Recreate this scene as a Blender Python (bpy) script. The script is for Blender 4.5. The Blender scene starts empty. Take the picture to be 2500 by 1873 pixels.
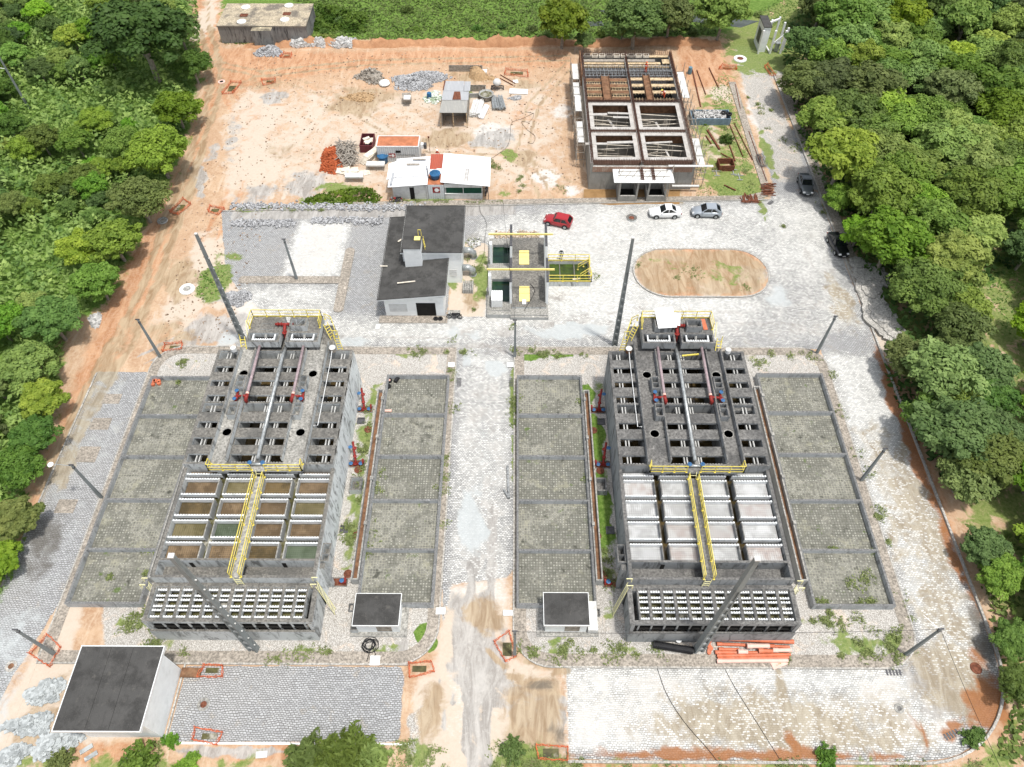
import bpy, bmesh, math, random
import numpy as np
from mathutils import Vector, Matrix
from mathutils.geometry import delaunay_2d_cdt
R=math.radians
random.seed(7)
S=bpy.context.scene; COL=S.collection
# ---------------------------------------------------------------- camera geometry (survey helper: image ray -> point at height z)
CH=65.0; CF=1793.6; PT=R(52.9); YW=R(0.26)
def P(u,v,z=0.0):
    a=(u-1250)/CF; b=(936.5-v)/CF
    x=a; y=math.cos(PT)+b*math.sin(PT); w=-math.sin(PT)+b*math.cos(PT)
    t=(CH-z)/-w; x*=t; y*=t
    c,s=math.cos(YW),math.sin(YW)
    return (x*c-y*s, x*s+y*c)
def D(u,v,z=0.0): return P(u*1.13020,v*1.13020,z)
def Z(o,s): return lambda u,v,z=0.0: P(o[0]+u/s,o[1]+v/s,z)
# ---------------------------------------------------------------- node helpers
class NT:
    def __init__(s,name):
        s.m=bpy.data.materials.new(name); s.m.use_nodes=True; s.t=s.m.node_tree; s.t.nodes.clear()
        s.out=s.n('ShaderNodeOutputMaterial'); s.b=s.n('ShaderNodeBsdfPrincipled')
        s.l(s.b.outputs[0],s.out.inputs[0]); s.b.inputs['Roughness'].default_value=.85
        s.b.inputs['Specular IOR Level'].default_value=.25
    def n(s,t,**k):
        x=s.t.nodes.new(t)
        for a,b in k.items(): setattr(x,a,b)
        return x
    def l(s,a,b): s.t.links.new(a,b)
    def val(s,i,v):
        if hasattr(v,'is_output') or isinstance(v,bpy.types.NodeSocket): s.l(v,i)
        elif isinstance(v,(tuple,list)): i.default_value=tuple(v)+((1,) if len(v)==3 and len(i.default_value)==4 else ())
        else: i.default_value=v
    def pos(s):
        return s.n('ShaderNodeNewGeometry').outputs['Position']
    def obj(s): return s.n('ShaderNodeTexCoord').outputs['Object']
    def map(s,v,scale=(1,1,1),rot=(0,0,0),loc=(0,0,0)):
        m=s.n('ShaderNodeMapping'); s.l(v,m.inputs[0]); m.inputs['Scale'].default_value=scale; m.inputs['Rotation'].default_value=rot; m.inputs['Location'].default_value=loc
        return m.outputs[0]
    def noise(s,v,sc,det=4,ro=.55,out=0,dist=0):
        x=s.n('ShaderNodeTexNoise'); s.l(v,x.inputs['Vector']); x.inputs['Scale'].default_value=sc; x.inputs['Detail'].default_value=det; x.inputs['Roughness'].default_value=ro; x.inputs['Distortion'].default_value=dist
        return x.outputs[out]
    def ma(s,op,a,b=0.0,c=0.0,cl=False):
        x=s.n('ShaderNodeMath',operation=op,use_clamp=cl); s.val(x.inputs[0],a); s.val(x.inputs[1],b); s.val(x.inputs[2],c); return x.outputs[0]
    def mix(s,f,a,b,bt='MIX'):
        x=s.n('ShaderNodeMix',data_type='RGBA',blend_type=bt); s.val(x.inputs[0],f); s.val(x.inputs[6],a); s.val(x.inputs[7],b); return x.outputs[2]
    def ss(s,v,lo,hi,a=0.0,b=1.0):
        x=s.n('ShaderNodeMapRange',interpolation_type='SMOOTHSTEP'); s.val(x.inputs[0],v); s.val(x.inputs[1],lo); s.val(x.inputs[2],hi); s.val(x.inputs[3],a); s.val(x.inputs[4],b); return x.outputs[0]
    def sep(s,v):
        x=s.n('ShaderNodeSeparateXYZ'); s.l(v,x.inputs[0]); return x.outputs
    def done(s,col,rough=None,bump=None,bs=.3,bd=.05,metal=None,spec=None):
        s.val(s.b.inputs['Base Color'],col)
        if rough is not None: s.val(s.b.inputs['Roughness'],rough)
        if metal is not None: s.val(s.b.inputs['Metallic'],metal)
        if spec is not None: s.val(s.b.inputs['Specular IOR Level'],spec)
        if bump is not None:
            x=s.n('ShaderNodeBump'); x.inputs['Strength'].default_value=bs; x.inputs['Distance'].default_value=bd; s.l(bump,x.inputs['Height']); s.l(x.outputs[0],s.b.inputs['Normal'])
        return s.m
def simple(name,col,rough=.7,var=.15,sc=2.0,metal=0.0,dirt=None,spec=.25,det=5):
    t=NT(name); p=t.pos(); n=t.noise(p,sc,det); d=tuple(c*(1-var) for c in col); u=tuple(min(1,c*(1+var)) for c in col)
    c=t.mix(t.ss(n,.35,.65),d,u)
    if dirt:
        n2=t.noise(p,sc*.45,6,.65); c=t.mix(t.ss(n2,.5,.68,0,dirt[1]),c,dirt[0])
    return t.done(c,rough,metal=metal,spec=spec)
# ---------------------------------------------------------------- mesh builder
class MB:
    XF=None
    def __init__(s): s.v=[]; s.f=[]
    def _a(s,vs,fs):
        o=len(s.v)
        if MB.XF: vs=[MB.XF(*p) for p in vs]
        s.v+= [tuple(p) for p in vs]; s.f+=[tuple(o+i for i in f) for f in fs]; return s
    def box(s,x0,x1,y0,y1,z0,z1):
        return s._a([(x0,y0,z0),(x1,y0,z0),(x1,y1,z0),(x0,y1,z0),(x0,y0,z1),(x1,y0,z1),(x1,y1,z1),(x0,y1,z1)],
          [(3,2,1,0),(4,5,6,7),(0,1,5,4),(1,2,6,5),(2,3,7,6),(3,0,4,7)])
    def ob(s,c,d,rz=0,rx=0,ry=0):     # oriented box centre c, size d
        m=Matrix.Rotation(rz,3,'Z')@Matrix.Rotation(ry,3,'Y')@Matrix.Rotation(rx,3,'X')
        vs=[]
        for k in (-.5,.5):
            for (i,j) in ((-.5,-.5),(.5,-.5),(.5,.5),(-.5,.5)):
                q=m@Vector((i*d[0],j*d[1],k*d[2])); vs.append((c[0]+q.x,c[1]+q.y,c[2]+q.z))
        return s._a(vs,[(3,2,1,0),(4,5,6,7),(0,1,5,4),(1,2,6,5),(2,3,7,6),(3,0,4,7)])
    def beam(s,p,q,w,h=None,w2=None,h2=None):
        h=h or w; w2=w2 or w; h2=h2 or h
        p=Vector(p); q=Vector(q); d=(q-p).normalized(); up=Vector((0,0,1)) if abs(d.z)<.95 else Vector((0,1,0))
        a=d.cross(up).normalized(); b=a.cross(d)
        vs=[]
        for c,ww,hh in ((p,w,h),(q,w2,h2)):
            for i,j in ((-.5,-.5),(.5,-.5),(.5,.5),(-.5,.5)): vs.append(tuple(c+a*i*ww+b*j*hh))
        return s._a(vs,[(3,2,1,0),(4,5,6,7),(0,1,5,4),(1,2,6,5),(2,3,7,6),(3,0,4,7)])
    def tube(s,pts,r,n=8,caps=True,r2=None):
        pts=[Vector(p) for p in pts]; vs=[]; fs=[]
        m=len(pts); prev=None
        for i,p in enumerate(pts):
            d=(pts[min(i+1,m-1)]-pts[max(i-1,0)]).normalized()
            if prev is None:
                up=Vector((0,0,1)) if abs(d.z)<.9 else Vector((0,1,0)); a=d.cross(up).normalized()
            else:
                a=(prev-d*prev.dot(d)); a=a.normalized() if a.length>1e-6 else d.orthogonal().normalized()
            prev=a; b=d.cross(a); rr=r if r2 is None else r+(r2-r)*i/(m-1)
            for k in range(n):
                t=2*math.pi*k/n; vs.append(tuple(p+a*math.cos(t)*rr+b*math.sin(t)*rr))
        for i in range(m-1):
            for k in range(n):
                fs.append((i*n+k,i*n+(k+1)%n,(i+1)*n+(k+1)%n,(i+1)*n+k))
        if caps: fs.append(tuple(range(n))[::-1]); fs.append(tuple((m-1)*n+k for k in range(n)))
        return s._a(vs,fs)
    def lathe(s,c,prof,n=16,ax='z'):   # prof: [(r,h)]
        vs=[];fs=[]
        for r,h in prof:
            for k in range(n):
                t=2*math.pi*k/n; a,b=r*math.cos(t),r*math.sin(t)
                vs.append((c[0]+a,c[1]+b,c[2]+h) if ax=='z' else ((c[0]+h,c[1]+a,c[2]+b) if ax=='x' else (c[0]+a,c[1]+h,c[2]+b)))
        m=len(prof)
        for i in range(m-1):
            for k in range(n): fs.append((i*n+k,i*n+(k+1)%n,(i+1)*n+(k+1)%n,(i+1)*n+k))
        if prof[0][0]>1e-4: fs.append(tuple(range(n))[::-1])
        if prof[-1][0]>1e-4: fs.append(tuple((m-1)*n+k for k in range(n)))
        return s._a(vs,fs)
    def prism(s,poly,z0,z1):
        n=len(poly); zz0=z0 if isinstance(z0,(list,tuple)) else [z0]*n; zz1=z1 if isinstance(z1,(list,tuple)) else [z1]*n
        vs=[(p[0],p[1],zz0[i]) for i,p in enumerate(poly)]+[(p[0],p[1],zz1[i]) for i,p in enumerate(poly)]
        return s._a(vs,[tuple(range(n))[::-1],tuple(range(n,2*n))]+[(i,(i+1)%n,n+(i+1)%n,n+i) for i in range(n)])
    def quad(s,a,b,c,d): return s._a([a,b,c,d],[(0,1,2,3)])
    def frame(s,x0,x1,y0,y1,t,z0,z1):
        s.box(x0,x1,y0,y0+t,z0,z1).box(x0,x1,y1-t,y1,z0,z1).box(x0,x0+t,y0+t,y1-t,z0,z1).box(x1-t,x1,y0+t,y1-t,z0,z1); return s
    def build(s,name,mat,parent=None,smooth=False,loc=None):
        me=bpy.data.meshes.new(name); vs=s.v; off=(0,0,0)
        if parent is not None: off=parent['_o']
        elif loc is None and vs:
            a=np.array(vs); off=(float((a[:,0].min()+a[:,0].max())/2),float((a[:,1].min()+a[:,1].max())/2),float(a[:,2].min()))
        elif loc is not None: off=loc
        me.from_pydata([(p[0]-off[0],p[1]-off[1],p[2]-off[2]) for p in vs],[],s.f)
        bm=bmesh.new(); bm.from_mesh(me); bmesh.ops.recalc_face_normals(bm,faces=bm.faces); bm.to_mesh(me); bm.free()
        if smooth: me.shade_smooth()
        me.materials.append(mat); o=bpy.data.objects.new(name,me); COL.objects.link(o)
        if parent is not None:
            o.parent=parent; o['_o']=off
        else: o.location=off; o['_o']=off
        return o
def tag(o,label,cat=None,group=None,kind=None):
    if label: o['label']=label
    if cat: o['category']=cat
    if group: o['group']=group
    if kind: o['kind']=kind
    return o
def empty(name,loc,label,cat,group=None):
    o=bpy.data.objects.new(name,None); o.empty_display_size=.5; COL.objects.link(o); o.location=loc; o['_o']=tuple(loc)
    return tag(o,label,cat,group)
def thing(name,mb,mat,label,cat,group=None,smooth=False):
    return tag(mb.build(name,mat,None,smooth),label,cat,group)
def struct(name,mb,mat,smooth=False):
    o=mb.build(name,mat,None,smooth,loc=(0,0,0)); o['kind']='structure'; return o
KIDS={}
def copytree(o,parent=None,loc=None,rz=None,sc=None):
    c=o.copy(); COL.objects.link(c)
    if parent is not None: c.parent=parent
    if loc is not None: c.location=loc
    if rz is not None: c.rotation_euler=(0,0,rz)
    if sc is not None: c.scale=sc
    for ch in list(o.children): copytree(ch,c)
    return c
# ---------------------------------------------------------------- materials
def concrete(name,light=(.40,.42,.42),dark=(.075,.075,.07),top=(.17,.165,.15),amt=.5,topw=1.0,streak=1.0):
    t=NT(name); p=t.pos(); g=t.n('ShaderNodeNewGeometry'); nz=t.ma('ABSOLUTE',t.sep(g.outputs['True Normal'])[2])
    isT=t.ss(nz,.5,.8)
    st=t.noise(t.map(p,(1.3,1.3,.35)),1.0,7,.7,dist=1.2); fine=t.noise(p,5,5,.7); big=t.noise(p,.45,5,.6)
    wall=t.mix(t.ss(st,.48,.66,0,.8*streak),light,dark); wall=t.mix(t.ss(big,.45,.7,0,.5),wall,tuple(c*.6 for c in light))
    tp=t.mix(t.ss(fine,.3,.7),tuple(c*.55 for c in top),tuple(c*1.5 for c in top)); tp=t.mix(t.ss(big,.42,.66,0,amt),tp,dark)
    tp=t.mix(t.ss(t.noise(p,1.6,6,.7),.58,.72,0,.6),tp,tuple(min(1,c*2.6) for c in top))
    c=t.mix(t.ma('MULTIPLY',isT,topw),wall,tp); c=t.mix(.35,c,t.mix(fine,(.3,.3,.3),(1.0,1.0,1.0)),'MULTIPLY')
    return t.done(c,.9,fine,.25,.03)
M={}
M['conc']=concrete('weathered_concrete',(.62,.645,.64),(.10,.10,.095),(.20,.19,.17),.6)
M['sunwall']=concrete('sun_brightened_concrete',(.86,.90,.90),(.13,.13,.125),(.22,.21,.19),.5,streak=1.15)  # streaked concrete again, with the sun on the east wall put into its colour
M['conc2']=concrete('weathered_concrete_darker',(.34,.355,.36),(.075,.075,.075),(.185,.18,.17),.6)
M['conc_lt']=concrete('pale_concrete',(.47,.48,.47),(.16,.155,.14),(.36,.35,.32),.4,streak=.5)
M['bedwall']=concrete('bed_wall_concrete',(.50,.52,.53),(.2,.2,.2),(.20,.20,.195),.4)
M['pole']=concrete('pole_concrete',(.27,.295,.295),(.13,.14,.14),(.3,.31,.31),.3,streak=.5)
M['kerb']=concrete('kerb_concrete',(.42,.41,.38),(.2,.18,.15),(.45,.43,.39),.25,streak=.3)
M['walk']=concrete('pavement_concrete',(.4,.38,.35),(.2,.18,.15),(.36,.32,.27),.35)
M['plaster']=simple('white_plaster',(.84,.865,.865),.8,.03,1.5,dirt=((.42,.44,.42),.22))
M['plasterold']=simple('aged_white_plaster',(.62,.62,.6),.85,.06,2.5,dirt=((.36,.35,.32),.45))
def roofmat(name,a=(.088,.086,.082),b=(.046,.045,.043),spk=(.2,.19,.17)):
    t=NT(name); p=t.pos(); n=t.noise(p,.7,7,.65); f=t.noise(p,14,3,.7)
    c=t.mix(t.ss(n,.35,.65),b,a); c=t.mix(t.ss(f,.55,.75,0,.35),c,spk); c=t.mix(t.ss(t.noise(p,1.7,6,.7),.56,.72,0,.25),c,(.2,.19,.165)); c=t.mix(t.ss(t.noise(p,.35,5,.6),.5,.62,0,.4),c,(.05,.05,.048)); sx=t.ma('ABSOLUTE',t.ma('SUBTRACT',t.ma('FRACT',t.ma('DIVIDE',t.sep(p)[0],1.05)),.5)); c=t.mix(t.ss(sx,.485,.5,0,.45),c,(.03,.03,.03))
    return t.done(c,.9,f,.3,.02)
M['roof']=roofmat('bitumen_roof')
def corr(name,col,axis='x',pitch=.18,dirt=(.4,.38,.35),da=.3,rough=.5,metal=0):
    t=NT(name); p=t.pos(); s=t.sep(p)[0 if axis=='x' else 1]
    w=t.ma('SINE',t.ma('MULTIPLY',s,2*math.pi/pitch)); w=t.ma('MULTIPLY_ADD',w,.5,.5)
    c=t.mix(t.ma('MULTIPLY',w,.12),col,(.25,.25,.25)); n=t.noise(t.map(p,(.5,2,1) if axis=='y' else (2,.5,1)),1.1,6,.65)
    c=t.mix(t.ss(n,.5,.7,0,da),c,dirt); return t.done(c,rough,w,.6,.04,metal=metal)
M['whroof']=corr('white_sheet_roof',(.86,.87,.88),'y',.45,(.6,.6,.6),.2)
M['fibre']=corr('fibre_cement_roof',(.34,.335,.31),'x',.2,(.5,.48,.42),.5)
M['zinc']=corr('zinc_sheet',(.5,.51,.52),'x',.2,(.6,.61,.62),.5,.4,.3)
M['rustroof']=simple('rusty_container_roof',(.45,.17,.085),.8,.15,1.2,dirt=((.13,.05,.03),.6))
M['redsheet']=corr('red_sheet_roof',(.42,.09,.05),'x',.25,(.3,.1,.07),.5)
M['contw']=corr('ribbed_container_wall',(.60,.63,.64),'x',.3,(.4,.4,.4),.3)
M['yellow']=simple('yellow_paint',(.72,.60,.12),.5,.12,6)
M['yplate']=simple('yellow_plate',(.86,.72,.26),.5,.05,3)
M['ywhite']=simple('faded_yellow_paint',(.8,.76,.42),.5,.1,6)
M['formwhite']=simple('pale_form_board',(.46,.44,.41),.8,.12,2,dirt=((.30,.26,.22),.5))
M['white']=simple('white_paint',(.78,.79,.78),.5,.05,3)
M['weirgrey']=simple('stained_weir_plate',(.46,.46,.44),.6,.15,4,dirt=((.2,.2,.18),.5))
M['weir']=simple('white_weir_plate',(.74,.76,.76),.5,.08,4,dirt=((.35,.35,.33),.4))
M['red']=simple('red_pipe_paint',(.25,.03,.025),.5,.2,5)
M['blue']=simple('blue_valve_paint',(.05,.14,.29),.4,.2,5)
M['purple']=simple('pinkish_grey_pipe',(.34,.265,.275),.5,.15,3)
M['steel']=simple('galvanised_pipe',(.38,.40,.40),.35,.2,3,metal=.4)
M['dsteel']=simple('dark_steel',(.10,.10,.105),.5,.2,3,metal=.3)
M['rust']=simple('rusty_steel',(.16,.06,.035),.9,.35,4)
M['dark']=simple('dark_void',(.015,.014,.013),.9,.2,1)
M['black']=simple('black_plastic',(.018,.018,.02),.45,.2,3)
M['rubber']=simple('tyre_rubber',(.02,.02,.02),.8,.2,3)
M['orangepipe']=simple('orange_pvc',(.55,.16,.08),.45,.12,2,dirt=((.65,.35,.25),.4))
M['pinkpipe']=simple('faded_pink_pvc',(.75,.50,.42),.5,.06,2)
M['orangenet']=simple('orange_mesh_fence',(.62,.15,.06),.7,.2,3)
M['wood']=simple('raw_timber',(.52,.40,.25),.85,.3,3,dirt=((.3,.2,.12),.5))
M['woodpale']=simple('pale_board',(.68,.62,.52),.85,.15,2,dirt=((.45,.38,.3),.4))
M['woodbrown']=simple('brown_ply',(.19,.10,.055),.85,.3,2,dirt=((.30,.19,.11),.5))
M['woodgrey']=simple('weathered_board',(.30,.27,.23),.9,.25,3)
M['rebar']=simple('rebar',(.12,.065,.05),.9,.3,4)
M['bluetank']=simple('blue_water_tank_plastic',(.03,.12,.25),.45,.15,2)
M['green']=simple('dark_green_screen',(.005,.06,.035),.5,.2,1)
M['skin']=simple('skin',(.25,.13,.08),.6,.05,5)
M['hivis']=simple('red_orange_workwear',(.62,.09,.035),.8,.15,5)
M['greycloth']=simple('grey_workwear',(.09,.11,.11),.8,.2,5)
M['bark']=simple('bark',(.26,.23,.19),.9,.25,3)
def water(name,col,rough=.06,murk=None):
    t=NT(name); p=t.pos(); c=t.mix(t.ss(t.noise(p,.8,4),.4,.65),col,murk or tuple(x*1.6 for x in col))
    return t.done(c,rough,t.noise(p,6,3),.05,.02,spec=.5)
M['wtank']=water('tank_water',(.045,.035,.015),murk=(.10,.07,.03))
M['wgreen']=water('dark_green_water',(.008,.03,.02),murk=(.02,.055,.025))
M['walgae']=water('algae_water',(.05,.085,.012),.12,(.03,.045,.012))
M['wolive']=simple('algae_floor',(.085,.08,.03),.5,.4,1.3,dirt=((.5,.48,.42),.75))
M['wmud']=water('muddy_water',(.33,.2,.09),.15,(.27,.16,.07))
M['wpond']=water('pond_water',(.05,.06,.05),.08)
def media(name,col,col2,base=(.6,.6,.6),scale=5.2):
    t=NT(name); p=t.pos(); oi=t.n('ShaderNodeObjectInfo'); v=t.n('ShaderNodeTexVoronoi',voronoi_dimensions='2D'); v.inputs['Scale'].default_value=scale; v.inputs['Randomness'].default_value=0; t.l(p,v.inputs['Vector'])
    n=t.noise(p,.8,6,.65); c=t.mix(t.ss(n,.4,.6),col,col2); c=t.mix(t.ma('MULTIPLY',oi.outputs['Random'],.5),c,tuple(x*.62 for x in col)); c=t.mix(t.ss(t.noise(p,1.7,6,.7),.56,.66,0,.5),c,tuple(x*.45 for x in col)); d=t.ss(v.outputs['Distance'],.18,.36,0,1)
    c=t.mix(t.ma('MULTIPLY',t.ma('SUBTRACT',1.0,d),.55),c,tuple(x*.25 for x in col)); c=t.mix(t.ss(t.noise(p,9,2),.68,.74,0,.5),c,base)
    return t.done(c,.8,v.outputs['Distance'],.3,.03)
M['m_brown']=media('brown_filter_media',(.13,.09,.05),(.235,.165,.095))
M['m_dark']=media('dark_brown_filter_media',(.085,.063,.03),(.17,.12,.055))
M['m_olive']=media('olive_filter_media',(.13,.11,.05),(.20,.17,.09))
M['m_green']=media('green_filter_media',(.075,.10,.06),(.12,.15,.10))
M['m_white']=media('white_filter_media',(.56,.565,.56),(.38,.38,.37),(.75,.75,.75))
M['m_white2']=media('white_filter_media_stained',(.54,.535,.52),(.41,.35,.32),(.5,.6,.6))
def bedfloor():
    t=NT('perforated_block_floor'); p=t.pos(); s=t.sep(p); oi=t.n('ShaderNodeObjectInfo'); rb=oi.outputs['Random']; P3=t.n('ShaderNodeVectorMath',operation='ADD'); t.l(p,P3.inputs[0]); cb_=t.n('ShaderNodeCombineXYZ'); t.l(t.ma('MULTIPLY',rb,40.0),cb_.inputs[2]); t.l(cb_.outputs[0],P3.inputs[1]); po=P3.outputs[0]; q=.26
    fx=t.ma('FRACT',t.ma('DIVIDE',s[0],q)); fy=t.ma('FRACT',t.ma('DIVIDE',s[1],q))
    ax=t.ma('ABSOLUTE',t.ma('SUBTRACT',fx,.5)); ay=t.ma('ABSOLUTE',t.ma('SUBTRACT',fy,.5)); ch=t.ma('MAXIMUM',ax,ay)
    cell=t.n('ShaderNodeTexWhiteNoise',noise_dimensions='2D'); cx=t.ma('FLOOR',t.ma('DIVIDE',s[0],q)); cy=t.ma('FLOOR',t.ma('DIVIDE',s[1],q))
    cm=t.n('ShaderNodeCombineXYZ'); t.l(cx,cm.inputs[0]); t.l(cy,cm.inputs[1]); t.l(cm.outputs[0],cell.inputs['Vector'])
    n1=t.ma('ADD',t.noise(po,.35,5,.6),t.ma('MULTIPLY',t.ma('SUBTRACT',rb,.5),.14)); n2=t.noise(po,1.3,6,.7); n3=t.noise(t.map(p,loc=(50,9,3)),.3,3,.5); nf=t.noise(p,6,4,.7)
    block=t.mix(cell.outputs[0],(.12,.12,.10),(.20,.20,.17)); block=t.mix(t.ss(nf,.35,.7,0,.5),block,(.36,.345,.30))
    rim=t.ss(ch,.40,.44,0,1); hole=t.ss(ch,.14,.19,1,0)
    dk=t.mix(t.ss(n1,.45,.6),(.05,.05,.042),(.10,.098,.085)); lt=t.mix(t.ss(n2,.4,.6),(.30,.29,.25),(.46,.44,.36))
    g=t.mix(t.ss(n1,.42,.56),lt,dk); g=t.mix(.07,g,(.25,.30,.12))
    c=t.mix(t.ma('MULTIPLY',rim,.8),block,g)
    hv=t.ss(t.ma('ADD',cell.outputs[0],t.ma('MULTIPLY',n3,.9)),1.0,1.3)
    c=t.mix(t.ma('MULTIPLY',hole,t.ma('MULTIPLY',hv,.75)),c,(.50,.49,.42))
    c=t.mix(t.ss(n2,.56,.7,0,.75),c,(.30,.29,.23)); c=t.mix(t.ss(t.noise(po,.9,5,.6),.60,.72,0,.85),c,(.055,.056,.045)); c=t.mix(t.ss(t.noise(po,.55,6,.7),.56,.68,0,.6),c,(.34,.33,.24))
    gm=t.noise(t.map(po,loc=(7,3,0)),.8,6,.7); c=t.mix(t.ss(gm,.62,.70,0,.8),c,(.09,.14,.03))
    return t.done(c,.9,t.ma('SUBTRACT',1.0,rim),.5,.05)
M['bedfloor']=bedfloor()
def leafmat(name,a,b,hv=.1):
    t=NT(name); at=t.n('ShaderNodeAttribute'); at.attribute_name='tint'; oi=t.n('ShaderNodeObjectInfo')
    c=t.mix(at.outputs['Fac'],a,b); h=t.n('ShaderNodeHueSaturation'); t.l(c,h.inputs['Color'])
    t.l(t.ma('MULTIPLY_ADD',oi.outputs['Random'],hv*.5,.5-hv*.25),h.inputs['Hue']); t.l(t.ma('MULTIPLY_ADD',t.ma('FRACT',t.ma('MULTIPLY',oi.outputs['Random'],7.3)),.7,.62),h.inputs['Value'])
    t.l(t.ma('MULTIPLY_ADD',t.ma('FRACT',t.ma('MULTIPLY',oi.outputs['Random'],3.1)),.25,.82),h.inputs['Saturation'])
    t.l(h.outputs[0],t.b.inputs['Base Color']); t.b.inputs['Roughness'].default_value=.6
    tr=t.n('ShaderNodeBsdfTranslucent'); t.l(h.outputs[0],tr.inputs[0]); mx=t.n('ShaderNodeMixShader'); mx.inputs[0].default_value=.32
    t.l(t.b.outputs[0],mx.inputs[1]); t.l(tr.outputs[0],mx.inputs[2]); t.l(mx.outputs[0],t.out.inputs[0]); return t.m
M['leaf']=leafmat('leaf_mid_green',(.07,.15,.014),(.25,.38,.055))
M['leafd']=leafmat('leaf_dark_green',(.045,.10,.016),(.165,.26,.05))
M['leafo']=leafmat('leaf_olive',(.08,.145,.02),(.25,.345,.07))
M['leafb']=leafmat('leaf_bright',(.10,.20,.015),(.34,.46,.06))
M['grassb']=leafmat('grass_blade',(.11,.20,.02),(.28,.39,.08))
M['weed']=leafmat('weed_leaf',(.14,.20,.04),(.30,.36,.11))
SUN=2.6; SKY=.15; EXPO=.27
# ================================================================= GROUND: painted by region masks
LAY=['grass','orange','pale','white','cobble','gravel','grey','brown','rust','dark','blue','lush']
PAINT=[]
def poly(l,pts,v=1.0,f=1.0): PAINT.append((l,'p',[tuple(p) for p in pts],v,f))
def dpoly(l,pts,v=1.0,f=1.0): poly(l,[D(*p) for p in pts],v,f)
def rect(l,x0,x1,y0,y1,v=1.0,f=.6): poly(l,[(x0,y0),(x1,y0),(x1,y1),(x0,y1)],v,f)
def blob(l,x,y,rx,ry,v=1.0,rot=0): PAINT.append((l,'b',(x,y,rx,ry,R(rot)),v,0))
def dblob(l,u,v_,ru,rv,v=1.0,rot=0):
    x,y=D(u,v_); x1,_=D(u+ru,v_); _,y1=D(u,v_-rv); blob(l,x,y,abs(x1-x),abs(y1-y),v,rot)
def line(l,pts,w=.35,v=1.0): PAINT.append((l,'l',[tuple(p) for p in pts],v,w))
def dline(l,pts,w=.35,v=1.0): line(l,[D(*p) for p in pts],w,v)
def ruts(pts,gap=1.5,w=.3,l='brown',v=.9):
    q=[Vector(D(*p)) for p in pts]
    for s in (-1,1):
        o=[]
        for i,a in enumerate(q):
            d=(q[min(i+1,len(q)-1)]-q[max(i-1,0)]).normalized(); o.append(tuple(a+Vector((-d.y,d.x))*gap*.5*s))
        line(l,o,w,v)
def sdf(X,Y,pts):
    d=np.full(X.shape,1e9); ins=np.zeros(X.shape,bool); n=len(pts)
    for i in range(n):
        x0,y0=pts[i]; x1,y1=pts[(i+1)%n]; ex,ey=x1-x0,y1-y0; L=ex*ex+ey*ey+1e-9
        t=np.clip(((X-x0)*ex+(Y-y0)*ey)/L,0,1); d=np.minimum(d,np.hypot(X-x0-t*ex,Y-y0-t*ey))
        c=((y0>Y)!=(y1>Y))&(X<(x1-x0)*(Y-y0)/((y1-y0) if abs(y1-y0)>1e-9 else 1e-9)+x0); ins^=c
    return np.where(ins,d,-d)
def evalpaint(X,Y):
    m={k:np.zeros(X.shape) for k in LAY}
    w1=np.sin(X*.9+1.3*np.sin(Y*.7))+.6*np.sin(X*2.1+Y*1.7+1)+.4*np.cos(Y*3.3-X*2.6); w2=np.cos(Y*.8+1.1*np.sin(X*.6+2))+.6*np.sin(Y*2.3-X*1.5)+.4*np.sin(X*3.1+Y*2.2)
    for l,t,g,v,f in PAINT:
        if t=='l':
            d=np.full(X.shape,1e9); Xw=X+w1*.12; Yw=Y+w2*.12
            for i in range(len(g)-1):
                x0,y0=g[i]; ex,ey=g[i+1][0]-x0,g[i+1][1]-y0; tt=np.clip(((Xw-x0)*ex+(Yw-y0)*ey)/(ex*ex+ey*ey+1e-9),0,1); d=np.minimum(d,np.hypot(Xw-x0-tt*ex,Yw-y0-tt*ey))
            w=np.clip(1.6-d/f,0,1)
        elif t=='p':
            s=sdf(X,Y,g); w=np.clip(s/f*.5+.5,0,1)
        else:
            x,y,rx,ry,ro=g; q_=min(.55,.35*min(rx,ry)); dx,dy=X+w1*q_-x,Y+w2*q_-y; c,s_=math.cos(ro),math.sin(ro); a=(dx*c+dy*s_)/rx; b=(-dx*s_+dy*c)/ry; w=np.clip(1.5-np.hypot(a,b),0,1)
        if v>=0: m[l]=np.maximum(m[l],w*v)
        else: m[l]=m[l]*(1-w*(-v))
    return m
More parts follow.
